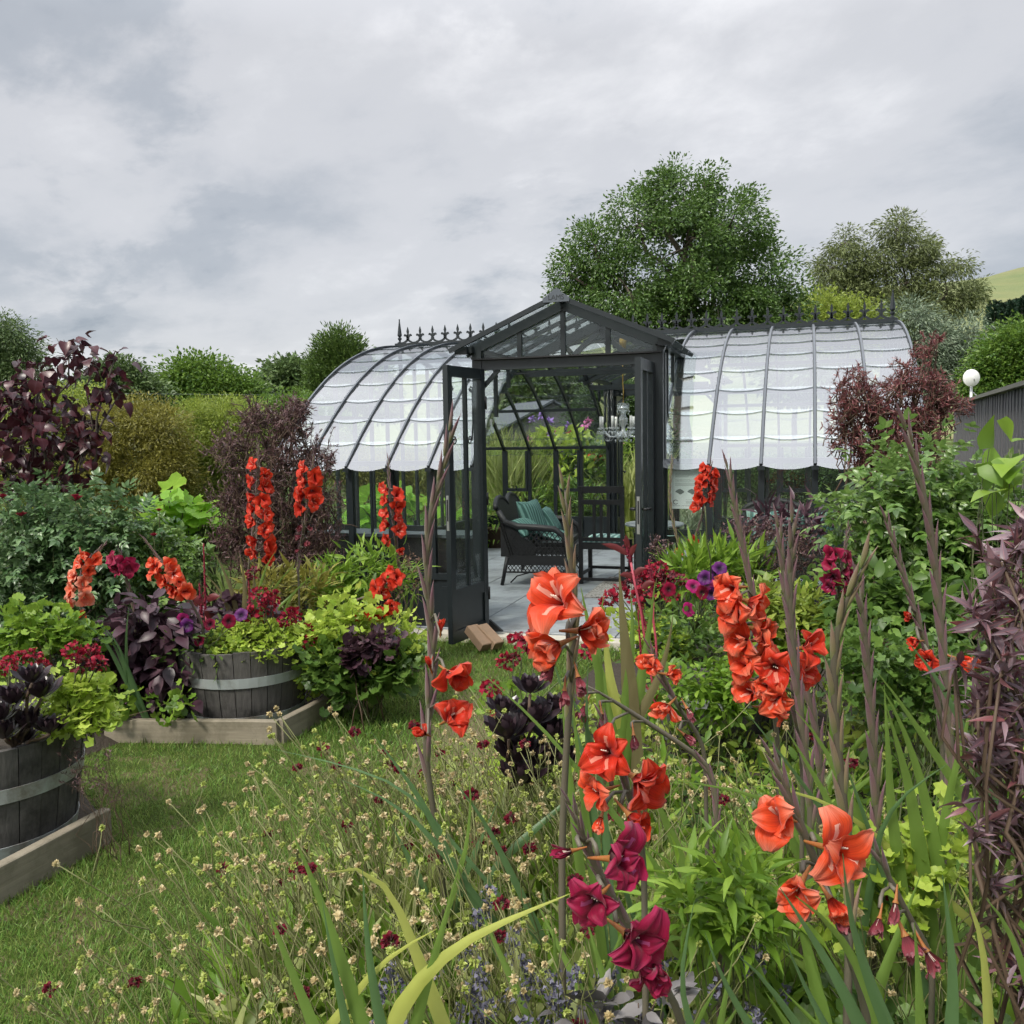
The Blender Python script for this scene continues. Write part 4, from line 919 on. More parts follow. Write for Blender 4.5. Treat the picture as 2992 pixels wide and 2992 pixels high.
MT['l_cercis'] = leafmat('deep wine leaf', ['1f0c13', '3a141d', '5a232b', '43303a'], trans=.22, rough=.35, spec=.5, rib=.2)
MT['l_rose'] = leafmat('rose leaf', ['3c5a22', '5f8236', '92ad62'], trans=.25, rough=.35, spec=.55)
MT['l_roseL'] = leafmat('blue green rose leaf', ['2f4d26', '4c6d3c', '83a06c'], trans=.2, rough=.35, spec=.55)

tree('oak_tree', 'big dense dark green tree rising behind the greenhouse ridge', [(1290, 372, 62), (1205, 425, 72), (1375, 430, 75), (1125, 478, 58), (1290, 470, 95), (1425, 520, 72), (1180, 540, 85), (1330, 560, 95), (1078, 520, 36), (1462, 560, 55), (1250, 610, 80), (1085, 560, 40), (1400, 620, 80), (1495, 585, 32), (1240, 350, 28), (1330, 345, 26)], 27, T_dia, .19, MT['l_oak'], 1290, 470, 72, .23, trunk_r=.30, shell=.42)
tree('gum_tree', 'slim open gum tree with feathery crown left of a taller gum behind the right wing', [(1592, 458, 30), (1570, 505, 34), (1622, 510, 38), (1600, 560, 44), (1552, 565, 26), (1640, 570, 34)], 43, T_nar, .34, MT['l_euc'], 1600, 150, 44, .26, .7, .14, 'gum trees behind the right wing', uprand=.9)
tree('gum_tree', 'tall open gum tree with bare showing limbs behind the right wing', [(1690, 432, 32), (1722, 468, 38), (1660, 488, 38), (1762, 490, 34), (1700, 535, 48), (1806, 500, 24), (1775, 555, 44), (1825, 565, 30), (1735, 595, 55), (1660, 590, 44), (1840, 545, 14)], 43, T_nar, .34, MT['l_euc'], 1705, 270, 44, .27, .7, .2, 'gum trees behind the right wing', uprand=.9)
tree('grey_shrub_tree', 'soft grey green small tree beside the end spire of the right wing', [(1715, 605, 36), (1745, 655, 46), (1790, 690, 55), (1740, 720, 60), (1835, 640, 40)], 30, T_nar, .26, MT['l_euc2'], 1760, 260, 44, .32, .5, .1)
tree('garden_tree', 'yellow green bushy tree between the big tree and the gums', [(1545, 590, 34), (1575, 620, 44), (1620, 620, 40), (1660, 640, 45), (1520, 620, 30)], 31, T_dia, .22, MT['l_lime2'], 1580, 220, 42, .34)
tree('garden_tree', 'bright green round-clumped tree behind the grey fence', [(1890, 672, 38), (1935, 650, 42), (1868, 712, 34), (1920, 712, 46), (1955, 700, 50), (1845, 735, 24), (1985, 660, 40)], 22, T_dia, .17, MT['l_hedge'], 1920, 300, 60, .22)
tree('conifer_tree', 'olive green columnar conifer standing left of the ridge spire', [(645, 640, 20), (630, 662, 26), (658, 668, 24), (612, 695, 28), (645, 700, 34), (668, 705, 22), (600, 735, 24), (635, 740, 36)], 60, T_nar, .5, MT['l_con'], 638, 300, 46, .45, -.5, .2)
tree('round_tree', 'broad domed bright green tree far behind the shrubs on the left', [(378, 712, 34), (342, 728, 34), (420, 722, 34), (462, 732, 24), (350, 762, 36), (415, 760, 42), (312, 762, 24), (455, 765, 30), (385, 745, 40)], 72, T_dia, .55, MT['l_hedge'], 385, 330, 46, .75, trunk_r=.4)
tree('gum_tree', 'pale far gum tree behind the purple leaved tree', [(-10, 625, 26), (22, 640, 24), (0, 672, 34), (45, 668, 20), (30, 700, 26), (60, 705, 16)], 52, T_nar, .42, MT['l_far'], 10, 200, 34, .5, .5, .2, uprand=.9)
tree('garden_tree', 'mid green tree showing between the purple leaved tree and the domed tree', [(225, 712, 26), (258, 735, 30), (200, 735, 30), (235, 760, 34), (285, 755, 22)], 62, T_dia, .5, MT['l_far'], 235, 200, 40, .6)
# a belt of far trees: one tree and its copies
ft = tree('belt_tree', 'small distant green tree in the belt below the hills', [(500, 735, 16), (490, 750, 17), (512, 750, 17), (500, 765, 20)], 95, T_dia, .8, MT['l_far'], 500, 60, 40, .7, group='belt of distant trees', trunk_r=.2)
for k, (x, D) in enumerate([(525, 100), (548, 92), (572, 98), (590, 90), (478, 88), (120, 100), (150, 95), (175, 105), (275, 100), (300, 92), (80, 96), (700, 100), (730, 110), (1500, 60), (1560, 55), (960, 58), (1000, 50), (1040, 60), (1090, 52), (1130, 60), (1180, 48), (900, 60), (850, 64)]):
    c = copy_tree(ft); q = P(x, 800, D); c.location = (q[0], D, GZ); c.rotation_euler = (0, 0, k*1.3); s_ = rng.uniform(.85, 1.25)*(.55 if 840 < x < 1190 else 1); c.scale = (s_, s_, s_*rng.uniform(.9, 1.1))
# plantation of pines on the hillside
def pine():
    mb = MB(); n = 700; t = rng.uniform(0, 1, n)**.8; a = rng.uniform(0, 6.28, n); r = (1-t)*2.0*rng.uniform(.5, 1, n)+.1
    loc = np.stack([r*np.cos(a), r*np.sin(a), 1+t*8.5], -1); d = nrm(np.stack([np.cos(a), np.sin(a), .35+0*a], -1)+rng.normal(0, .2, (n, 3)))
    return mb.scatter(T_nar, frames(d, None, rng.uniform(.9, 1.6, n)), loc)
pt = thing('pine_tree', 'dark pine in the plantation on the far hillside', 'tree', (0, 0, 0), 0, 'pines on the hillside'); pine().build('crown', MT['l_pine'], pt, kind='stuff'); MB().tube([(0, 0, -1), (0, 0, 9)], [.25, .05], 6).build('trunk', MT['bark'], pt)
for k in range(30):
    o = pt if k == 0 else copy_tree(pt); x = 1868+(k % 15)*6.5+rng.uniform(-2, 2); D = 345+(k//15)*14+rng.uniform(-5, 5); q = P(x, 600, D); a = math.atan2(q[0], D)
    zh = float(hill_z(np.array(x), np.array(D))); o.location = (q[0], D, zh-1.5); s_ = rng.uniform(.8, 1.25)*(1.0 if k < 15 else .9); o.scale = (s_, s_, s_)

def bush(name, label, bl, D, tpl, size, mat, ncl, per, cr, cat='shrub', group=None, droop=.0, stems=16, stem='stembr', base_px=None, ground=GZ+.05, sr=.012, shell=.5):
    if name in ('olive_shrub', 'hedge_shrub'): size *= .55; per = int(per*1.9); shell = .4
    C, Rb = blobs_px(bl, D); bx = C[:, 0].mean() if base_px is None else P(base_px, 900, D)[0]; root = thing(name, label, cat, (bx, D, ground), 0, group)
    cl, loc, dr, out = crown(C, Rb, ncl, per, cr, droop, shell); k = loc[:, 2] > ground; loc, dr, out = loc[k], dr[k], out[k]; n = len(loc)
    MB().scatter(tpl, frames(dr, nrm(out*.4+np.array([0, 0, 1])+rng.normal(0, .5, (n, 3))), size*rng.uniform(.55, 1.25, n)), loc).build('foliage', mat, root, kind='stuff', world=True)
    mb = MB(); b0 = np.array([bx, D, ground-.03])
    for c in cl[rng.choice(len(cl), min(stems, len(cl)), False)]: limb(mb, b0+rng.normal(0, .06, 3)*np.array([1, 1, 0]), c, sr, sr*.3, 6, .06, 5)
    mb.build('stems', MT[stem], root, world=True); return root
bush('olive_shrub', 'tall olive gold shrub behind the rose bushes', [(200, 810, 48), (255, 790, 46), (300, 815, 52), (190, 870, 60), (270, 880, 70), (320, 870, 50), (230, 930, 60), (330, 930, 50)], 11.5, T_nar, .10, MT['l_olive'], 420, 60, .10)
bush('olive_shrub', 'yellow green shrub between the olive gold shrub and the wine brown bush', [(380, 800, 44), (425, 790, 40), (400, 845, 52), (350, 870, 44), (445, 850, 44), (380, 910, 60), (470, 800, 34), (440, 930, 50)], 12.5, T_nar, .10, MT['l_lime2'], 380, 60, .11)
bush('olive_shrub', 'pale green shrub behind the purple leaved tree', [(90, 780, 60), (160, 770, 40), (40, 850, 80), (130, 860, 60), (60, 930, 70)], 12, T_dia, .09, MT['l_lime2'], 260, 60, .11)
bush('hedge_shrub', 'bright green shrub far behind the left wing of the greenhouse', [(520, 790, 40), (560, 780, 36), (600, 800, 36), (540, 830, 46), (590, 850, 46), (640, 830, 40)], 15.5, T_dia, .12, MT['l_hedge'], 260, 50, .13)
bush('hedge_shrub', 'gold green hedge shrub seen through the left wing windows', [(640, 880, 36), (690, 890, 36), (740, 890, 36), (790, 890, 36), (840, 890, 36), (880, 880, 40), (700, 930, 40), (800, 930, 40)], 15, T_nar, .13, MT['l_olive'], 320, 50, .12)
bush('hedge_shrub', 'dark leafy shrub behind the rear door of the greenhouse', [(1150, 760, 50), (1210, 790, 44), (1110, 800, 44), (1180, 840, 50), (1240, 850, 50)], 17.5, T_dia, .13, MT['g_dark'], 320, 55, .15)
bush('hedge_shrub', 'dark hedge shrub seen through the right wing windows', [(1340, 895, 36), (1390, 900, 36), (1440, 895, 38), (1500, 900, 36), (1560, 895, 40), (1620, 890, 40), (1420, 920, 36), (1530, 925, 36)], 15, T_dia, .10, MT['g_dark'], 320, 55, .13)
# perennials behind the greenhouse, seen through it
MT['grassy'] = leafmat('grassy perennial leaf', ['61732f', '8b9a4c', 'b5bb7c'], trans=.35)
T_blade = tpl_leaf(6, .045, 'blade', .3, .85); T_ferny = tpl_leaf(3, .18, 'lance', .2, .25)
def flowerball(mb, c, r, n=26, mat=0):
    d = nrm(rng.normal(size=(n, 3))); mb.scatter(T_ov3, frames(d, None, r*rng.uniform(.7, 1.1, n)), np.asarray(c)+d*r*.25, mat)
MT['f_pink'] = plain('pink petal', 'd36bb0', 'e9a0c8', rough=.6, bmp=0); MT['f_mauve'] = plain('mauve petal', '8f6cc0', 'b08fd6', rough=.6, bmp=0); MT['f_red'] = plain('red petal', 'd23a32', 'e06a50', rough=.6, bmp=0)
plabs = ['arching grassy perennial behind the loveseat, seen through the rear glass', 'leafy green perennial behind the greenhouse with pink flowers', 'leafy green perennial behind the greenhouse with mauve globe flowers', 'ferny bright green perennial low behind the rear glass', 'leafy perennial with red flowers behind the rear glass', 'yellow green grassy clump near the rear door', 'tall ferny perennial with few pink flowers behind the dining chair', 'dense low perennial filling the bed behind the greenhouse', 'grassy clump behind the left wing rear glass']
for k, (x, D, h, fl_m, grassy) in enumerate([(965, 14.2, 1.25, None, 1), (1010, 15, 1.5, 'f_pink', 0), (1055, 14.6, 1.7, 'f_mauve', 0), (1000, 14.0, .85, None, 0), (1105, 14.8, 1.5, 'f_red', 0), (1205, 14.5, 1.0, None, 1), (1150, 15.3, 1.6, 'f_pink', 0), (1075, 14.0, .9, None, 0), (925, 14.6, 1.3, None, 1)]):
    c = P(x, 900, D); c[2] = GZ; root = thing('perennial', plabs[k], 'plant', c, 0, 'perennials behind the greenhouse'); n = 900 if not grassy else 420; w = .55
    if grassy:
        a = rng.uniform(0, 6.28, n); d = nrm(np.stack([np.cos(a)*.5, np.sin(a)*.5, np.ones(n)], -1)+rng.normal(0, .15, (n, 3))); loc = rng.normal(0, .18, (n, 3))*np.array([1, 1, 0])
        MB().scatter(T_blade, frames(d, nrm(np.stack([np.cos(a), np.sin(a), .5+0*a], -1)), h*rng.uniform(.6, 1.15, n)), loc).build('foliage', MT['grassy'], root, kind='stuff')
    else:
        loc = np.stack([rng.normal(0, w*.5, n), rng.normal(0, w*.4, n), h*rng.uniform(0, 1, n)**.8], -1); d = nrm(np.stack([loc[:, 0], loc[:, 1], .3+0*loc[:, 0]], -1)+rng.normal(0, .6, (n, 3)))
        MB().scatter(T_ferny if k in (3, 7, 6) else T_ov3, frames(d, None, rng.uniform(.08, .20, n)), loc).build('foliage', [MT['g_fresh'], MT['g_mid'], MT['g_lime']][k % 3], root, kind='stuff')
    if fl_m:
        for j in range(7):
            mb = MB(); flowerball(mb, (rng.normal(0, .3), rng.normal(0, .2), h*rng.uniform(.75, 1.15)), .075); mb.build('flower_head', MT[fl_m], root)
    mb = MB()
    for j in range(10): limb(mb, np.array([rng.normal(0, .1), rng.normal(0, .1), -.02]), np.array([rng.normal(0, .35), rng.normal(0, .25), h*rng.uniform(.7, 1.1)]), .008, .004, 5, .04, 4)
    mb.build('stems', MT['stemg'], root)
# lavender bed beyond the right wing
MT['l_lav'] = leafmat('lavender leaf', ['5b6a4e', '7d8b6a', '9aa58a'], trans=.15)
for k, (x, D) in enumerate([(1272, 13.2), (1290, 14), (1310, 14.6), (1262, 12.4)]):
    c = P(x, 940, D); c[2] = GZ; root = thing('lavender_bush', 'grey green lavender bush behind the pale stone edging beyond the right wing', 'plant', c, 0, 'lavender beyond the right wing'); n = 500; a = rng.uniform(0, 6.28, n)
    d = nrm(np.stack([np.cos(a)*.6, np.sin(a)*.6, 1+0*a], -1)+rng.normal(0, .15, (n, 3))); MB().scatter(T_lan3, frames(d, None, rng.uniform(.2, .5, n)), rng.normal(0, .14, (n, 3))*np.array([1, 1, .1])).build('foliage', MT['l_lav'], root, kind='stuff')
    MB().tube([(0, 0, -.02), (0, 0, .2)], .02, 5).build('stems', MT['stembr'], root)

# twiggy tea-tree bushes
def twiggy(name, label, bl, D, base_px, ntw, leaf, mat, nl=26, group=None, ground=GZ, tpl=T_lan3, sr=.009, up=.5, cat='shrub', wide=.5):
    C, Rb = blobs_px(bl, D, wide); b0 = np.array([P(base_px, 900, D)[0], D, ground]); root = thing(name, label, cat, b0, 0, group)
    pr = Rb**2/np.sum(Rb**2); i = rng.choice(len(Rb), ntw, p=pr); tips = C[i]+nrm(rng.normal(size=(ntw, 3))+np.array([0, 0, .25]))*(1.5*Rb[i]*rng.uniform(.05, 1, ntw)**.55)[:, None]; tips[:, 2] = np.maximum(tips[:, 2], ground+.08)
    hubs = C.copy(); st = MB(); LO = []; LD = []
    for c, h in zip(C, hubs): limb(st, b0+rng.normal(0, .05, 3)*np.array([1, 1, 0]), h, sr*1.0, sr*.45, 7, .14, 5)
    for k in range(ntw):
        h = C[i[k]]+rng.normal(0, .55, 3)*Rb[i[k]]; h[2] = max(h[2]-.5*Rb[i[k]], ground+.04); q = limb(st, h, tips[k], sr*.45, sr*.12, 6, .08, 3); t = rng.uniform(.25, 1, nl)
        pos = np.stack([np.interp(t, np.linspace(0, 1, 6), q[:, j]) for j in range(3)], -1); ax = nrm(tips[k]-h)
        LO.append(pos); LD.append(nrm(ax*.75+rng.normal(0, .65, (nl, 3))+np.array([0, 0, .15])))
    LO, LD = np.concatenate(LO), np.concatenate(LD); n = len(LO)
    MB().scatter(tpl, frames(LD, None, leaf*rng.uniform(.55, 1.2, n)), LO).build('foliage', mat, root, kind='stuff', world=True)
    st.build('branches', MT['stembr'], root, world=True); return root
twiggy('tea_tree', 'fine wine brown tea-tree bush at the left end of the greenhouse', [(480, 790, 40), (545, 800, 44), (440, 850, 46), (510, 870, 60), (580, 860, 50), (450, 940, 52), (530, 950, 62), (600, 940, 46), (490, 1030, 60), (570, 1040, 60), (430, 1010, 40), (620, 1010, 40), (560, 770, 30), (620, 870, 24)], 6.7, 540, 1250, .036, MT['l_lep'], 24, 'tea-tree bushes')
twiggy('tea_tree', 'red brown tea-tree bush in front of the right end of the curved roof', [(1620, 740, 44), (1665, 780, 52), (1700, 720, 40), (1610, 810, 44), (1690, 840, 50), (1740, 790, 46), (1640, 860, 40), (1745, 660, 26), (1760, 720, 36), (1725, 880, 40), (1790, 760, 34), (1600, 770, 30), (1770, 640, 12)], 5.5, 1690, 760, .034, MT['l_lepr'], 24, 'tea-tree bushes')
twiggy('tea_tree', 'near wine brown tea-tree with broad dark leaves at the right edge of the bed', [(1890, 1060, 60), (1925, 1150, 60), (1850, 1170, 40), (1890, 1260, 60), (1845, 1320, 44), (1930, 1330, 60), (1860, 1410, 56), (1925, 1450, 60), (1830, 1560, 44), (1910, 1580, 50), (1880, 1680, 30), (1940, 1000, 36), (1800, 1240, 20), (1930, 1850, 50)], 1.6, 2150, 110, .052, MT['l_lepn'], 9, 'tea-tree bushes', tpl=T_lan, sr=.006, wide=.9)

# purple heart-leaved small tree: every leaf its own
C, Rb = blobs_px([(130, 672, 40), (70, 735, 60), (180, 690, 30), (195, 738, 32), (60, 820, 70), (145, 800, 55), (20, 890, 60), (120, 890, 46), (225, 745, 14), (215, 680, 16), (20, 760, 50), (160, 850, 40)], 6.4)
b0 = np.array([P(60, 900, 6.4)[0], 6.4, GZ]); root = thing('redbud_tree', 'small tree with large dark wine red heart shaped leaves on the left', 'tree', b0)
cl, loc, dr, out = crown(C, Rb, 300, 1, .05, .9, .55); st = MB(); fork = b0+np.array([0, 0, .9]); limb(st, b0, fork, .03, .024, 6, .03, 7)
for c in C[1::3]: limb(st, fork, c, .014, .005, 7, .08, 5)
for c in cl: k = np.argmin(np.linalg.norm(C[1::3]-c, axis=1)); limb(st, C[1::3][k], c, .004, .0018, 4, .08, 3)
st.build('trunk', MT['bark'], root, world=True)
hl = [MB().add(t[0], t[1], t[2]).mesh('leaf', MT['l_cercis']) for t in (tpl_leaf(6, .95, 'heart', .25, .3, .06), tpl_leaf(6, .88, 'heart', .1, .45, .1), tpl_leaf(6, .8, 'heart', .5, .2, -.08))]
Rm = frames(nrm(dr+np.array([0, 0, -.25])+rng.normal(0, .35, dr.shape)), nrm(out*.6+np.array([0, -.1, 1.0])+rng.normal(0, .55, out.shape)), .086*rng.uniform(.6, 1.25, len(loc)))
def place(o, R, l, off): M_ = Matrix([list(R[0])+[l[0]-off[0]], list(R[1])+[l[1]-off[1]], list(R[2])+[l[2]-off[2]], [0, 0, 0, 1]]); o.matrix_basis = M_
for k in range(len(loc)): o = link('leaf', hl[k % 3], root); place(o, Rm[k], loc[k], b0)

_, l2, d2, o2 = crown(C, Rb, 380, 1, .05, .5, .3); MB().scatter(tpl_leaf(4, .85, 'heart', .4, .35, .08), frames(nrm(d2+rng.normal(0, .4, d2.shape)), nrm(o2*.5+np.array([0, 0, 1.])+rng.normal(0, .6, o2.shape)), .08*rng.uniform(.6, 1.15, len(l2))), l2).build('inner_leaves', MT['l_cercis'], root, kind='stuff', world=True)
# rose bushes
one = T_ov; q45 = math.radians(62)
T_rose = tpl_join([(one, np.eye(3)*.42, (0, .58, 0)), (one, rotz(q45)*.36, (0, .55, 0)), (one, rotz(-q45)*.36, (0, .55, 0)), (one, rotz(q45)*.30, (0, .28, 0)), (one, rotz(-q45)*.30, (0, .28, 0))])
MT['p_crimson'] = petalmat('crimson petal', '8e1230', '7a0c2a', '4d0618'); MT['hip'] = plain('old bud', (.16, .09, .06), rough=.7, bmp=0)
def rose(label, bl, D, mat, ncl, size, roses, base_px, group='rose bushes'):
    r_ = bush('rose_bush', label, bl, D, T_rose, size, mat, ncl, 6, .10, 'rose bush', group, .25, 26, 'stemg', base_px, sr=.007, shell=.45)
    for (x, y, r) in roses:
        c = P(x, y, D-.25); mb = MB()
        for ring, (n, tilt, s_) in enumerate(((5, .25, .6), (7, .7, .9), (8, 1.15, 1.0))):
            a = np.arange(n)*2*np.pi/n+ring; d = np.stack([np.cos(a)*np.sin(tilt), np.sin(a)*np.sin(tilt), np.full(n, np.cos(tilt))], -1)
            mb.scatter(tpl_leaf(3, .8, 'spoon', .5, -.2), frames(d, np.tile([0, 0, 1.], (n, 1))-d*.2, M2(r, D)*s_), np.tile(c, (n, 1)))
        mb.build('rose_flower', MT['p_crimson'], r_, world=True)
        st = MB(); limb(st, c-np.array([rng.normal(0, .05), -.1, .35]), c, .004, .003, 5, .04, 5); st.build('flower_stem', MT['stemg'], r_, world=True)
    return r_
rose('large rose bush with blue green leaves in front of the purple leaved tree', [(40, 990, 55), (110, 990, 60), (180, 1000, 55), (30, 1070, 60), (110, 1070, 60), (200, 1060, 50), (60, 1140, 60), (150, 1130, 50), (230, 1000, 36), (20, 1200, 50)], 5.9, MT['l_roseL'], 640, .115, [(142, 946, 16), (40, 975, 12), (290, 1012, 8), (5, 940, 10)], 110)
rose('rose bush with mid green leaves between the squash plant and the blue green rose', [(250, 1040, 40), (300, 1060, 36), (250, 1080, 44), (310, 1090, 40), (340, 1060, 24), (280, 1120, 36)], 6.1, MT['l_rose'], 300, .11, [(300, 965, 7)], 290)
rose('tall rose bush with yellow green stems in front of the right wing', [(1630, 975, 28), (1690, 930, 44), (1760, 920, 46), (1830, 950, 50), (1620, 1030, 30), (1670, 1000, 44), (1750, 1000, 60), (1840, 990, 60), (1900, 990, 50), (1700, 1080, 50), (1790, 1080, 60), (1880, 1060, 50), (1690, 880, 20), (1760, 870, 20)], 4.3, MT['l_rose'], 480, .12, [(1330, 955, 1)], 1760)
# big-leaved squash plants
sq = [MB().add(t[0], t[1], t[2]).mesh('leaf', MT['g_squash']) for t in (tpl_round(5, 19, .16, .35, 5), tpl_round(5, 19, .12, .2, 6))]
def squash(label, bl, D, n, size):
    C, Rb = blobs_px(bl, D); b0 = np.array([C[:, 0].mean(), D, GZ+.03]); root = thing('squash_plant', label, 'plant', b0, 0, 'squash plants'); cl, loc, dr, out = crown(C, Rb, n, 1, .03, .1, .6); loc[:, 2] = np.maximum(loc[:, 2], .15); st = MB()
    Rm = frames(nrm(dr+np.array([0, -.3, -.1])), nrm(np.array([0, -.35, 1])+rng.normal(0, .3, loc.shape)), size*rng.uniform(.6, 1.2, n))
    for k in range(n): o = link('leaf', sq[k % 2], root); place(o, Rm[k], loc[k], b0); limb(st, b0+rng.normal(0, .15, 3)*np.array([1, 1, 0]), loc[k], .008, .005, 5, .05, 4)
    st.build('stems', MT['stemg'], root, world=True)
squash('bright green squash plant with broad leaves between the roses and the wine brown bush', [(330, 955, 30), (375, 960, 30), (310, 990, 34), (365, 1005, 34), (395, 985, 22), (340, 1030, 30)], 7.2, 90, .20)
squash('bright green squash plant seen through the left wing windows', [(690, 960, 40), (740, 970, 40), (800, 970, 40), (860, 990, 30), (700, 1000, 30)], 13.5, 70, .35)
# ================================================================== the flower beds
# ---- lawn blades
def lawn():
    n = 230000; D = 1.9+6.2*rng.uniform(0, 1, n)**1.15; x = rng.uniform(-.62, .30, n)*D
    bad = in_poly(dense(BED, 2), x, D) | in_poly(dense(LBED, 2), x, D)
    u = (x-gh0[0])*cu-(D-gh0[1])*su; v = (x-gh0[0])*su+(D-gh0[1])*cu; bad |= (u > -.2) & (u < L+.2) & (v > -.2)
    h = np.sin(x*2.3+1)*np.cos(D*1.9)+.6*np.sin(x*5.1+D*3.7)+.5*np.sin(D*7.3-x*6.1)
    worn = np.exp(-((x-(-.34+.05*np.sin(D*3)))/.30)**2)*np.exp(-((D-4.6)/1.5)**2)
    keep = ~bad & (rng.uniform(0, 1, n) > np.clip(.05+.18*h, 0, .35)+.62*worn)
    x, D, h = x[keep], D[keep], h[keep]; k = len(x); d = nrm(rng.normal(0, .55, (k, 3))*np.array([1, 1, .2])+np.array([0, 0, 1.]))
    tp = (np.array([(-.05, 0, 0), (.05, 0, 0), (.035, .6, -.05), (-.035, .6, -.05), (0, 1, -.22)]), faces_np([(0, 1, 2, 3), (3, 2, 4)]), np.array([(0, 0), (1, 0), (1, .6), (0, .6), (.5, 1)], float))
    return MB().scatter(tp, frames(d, nrm(rng.normal(size=(k, 3))), rng.uniform(.018, .042, k)*(1+.15*h)*(1+.12*(D-2))), np.stack([x, D, np.full(k, GZ-.004)], -1))
MT['grass'] = leafmat('grass blade', ['38591b', '57812d', '7aa247', 'a3aa64'], trans=.35, rough=.5)
o = lawn().build('lawn_grass', MT['grass'], kind='stuff', smooth=False)

# ---- gladioli
def petal(t_open=1.0, ph=0.0, ruf=.06, nt=12, ns=11, wid=1.0):
    t = np.linspace(0, 1, nt); s_ = np.linspace(-1, 1, ns); T, Sg = np.meshgrid(t, s_, indexing='ij')
    r = .05+(.16*T+.80*T**1.8)*t_open; z = .85*(1-(1-T)**1.5)*(1.15-.25*t_open)-.55*t_open*np.clip(T-.6, 0, 1)**1.3*2
    w = (.05+.43*np.sin(np.pi*np.clip(T, 0, 1)**.95*.975)**.9)*wid*(.35+.65*t_open)
    z = z+.20*w*Sg**2*(1-.7*T)+ruf*T*np.sin(2.6*np.pi*Sg+ph)*np.abs(Sg)+.03*np.sin(7*T+ph)*Sg+.055*T*np.sin(15*T+ph*2)*np.abs(Sg)**3
    x = Sg*w*(1-.10*T*np.cos(3*np.pi*Sg+ph)*ruf*8)
    v = np.stack([x, r, z], -1).reshape(-1, 3); uv = np.stack([Sg.ravel()*.5+.5, T.ravel()], -1)
    f = [(i*ns+j, i*ns+j+1, (i+1)*ns+j+1, (i+1)*ns+j) for i in range(nt-1) for j in range(ns-1)]
    return v, faces_np(f), uv
PC = {'coral': petalmat('coral petal', 'ea5530', 'e2431f', 'a8200f', 'f08a6a', streak='f6c8b4'), 'red': petalmat('scarlet petal', 'd9371a', 'd02c12', '8e130a', 'e0563a', streak='f0a890'),
      'salmon': petalmat('salmon petal', 'e5552c', 'e04a22', 'c8401c', 'ee9478', streak='f8dccb'), 'crimson': petalmat('crimson gladiolus petal', '9c0f3f', '860a33', '3a0416', 'ad2a58', streak='c0609a'),
      'pale': petalmat('pale coral petal', 'ea7a58', 'e8603c', 'f4d2b8', 'f0b8a0'), 'wilt': petalmat('wilted petal', '9a4a55', '8a3440', '5f1f28', 'b07078')}
MT['bract'] = petalmat('purple sheath', '80586a', '7f6c64', '6f7a46', '9a7c84', trans=.12, throat_at=.08)
MT['bractg'] = petalmat('olive sheath', '9a7c70', '8c8460', '7d8a4c', 'a89080', trans=.15, throat_at=.10)
MT['gstem'] = plain('gladiolus stem', (.13, .10, .085), (.09, .11, .05), rough=.55, bmp=.05, nscale=8)
MT['sword'] = leafmat('sword leaf', ['4c6a2b', '6d8c3d', '93ab5a'], trans=.3, rough=.45)
MT['swordg'] = leafmat('blue green sword leaf', ['3c5a34', '57784a', '7e9a68'], trans=.25, rough=.45)
MT['swordy'] = leafmat('yellowing sword leaf', ['8fa040', 'b0b858', 'c9c878'], trans=.4, rough=.5)
MT['swordb'] = leafmat('bronze sword leaf', ['57503a', '746a4c', '8a8a5a'], trans=.2, rough=.45)
MT['throat'] = plain('flower throat', '9a3018', '6f8a3a', rough=.6, bmp=0); MT['anther'] = plain('anther', 'e8d8c0', 'b090a0', rough=.6, bmp=0)
PM = {}
def petal_meshes(col, op):
    k = (col, round(op, 1))
    if k not in PM: PM[k] = [MB().add(*petal(op, ph, rf, wid=wd_)).mesh('petal', PC[col]) for ph, rf, wd_ in ((0, .10, 1), (1.3, .16, 1.12), (2.6, .09, .85), (4.1, .18, 1.0), (5.2, .14, .92), (3.3, .2, 1.15))]
    return PM[k]
def throat_mesh(): 
    mb = MB(); mb.lathe([(.035, -.75), (.06, -.4), (.09, -.05), (.16, .12)], 10)
    for a in (-.5, 0, .5): mb.tube([(.03*a, .02, 0), (.10*a, .06, .3), (.16*a, .12, .52)], [.014, .012, .02], 5, mat=1)
    return mb.mesh('floret', [MT['throat'], MT['anther']])
TH_M = throat_mesh()
def floret(root, loc, face, size, col, op=1.0, parts=True, roll=None):
    """six petals in two whorls around a throat; face = where it looks"""
    d = nrm(np.array([face], float)); up = nrm(np.array([[rng.normal(0, .3), -.2, 1.]])); x = nrm(np.cross(up, d)); y = np.cross(d, x)
    R = np.stack([x, y, d], 2)[0]*size*1.12; off = np.array(root.location)
    o = link('floret', TH_M if parts else None, root) if parts else None
    if parts: place(o, R, loc, off)
    ms = petal_meshes(col, op); rl = rng.uniform(0, 6.28) if roll is None else roll; mb = MB()
    for k in range(6):
        a = rl+k*math.pi/3; inner = k % 2; sc = (.90 if inner else 1.04)*rng.uniform(.88, 1.18); tilt = rng.normal(0, .20)+(.10 if inner else -.06); a += rng.normal(0, .13)
        Rp = rotz(a) @ rotx(tilt)*sc; 
        if parts:
            c = link('petal', ms[rng.integers(6)], o); c.matrix_basis = Matrix([list(Rp[0])+[0], list(Rp[1])+[0], list(Rp[2])+[.03*inner], [0, 0, 0, 1]])
        else:
            v, f, uv = petal(op, rng.uniform(0, 6), .09, 5, 5); mb.add((v @ Rp.T+np.array([0, 0, .03*inner])) @ R.T+loc, f, uv)
    if not parts: o = mb.build('floret', PC[col], root, world=True)
    return o
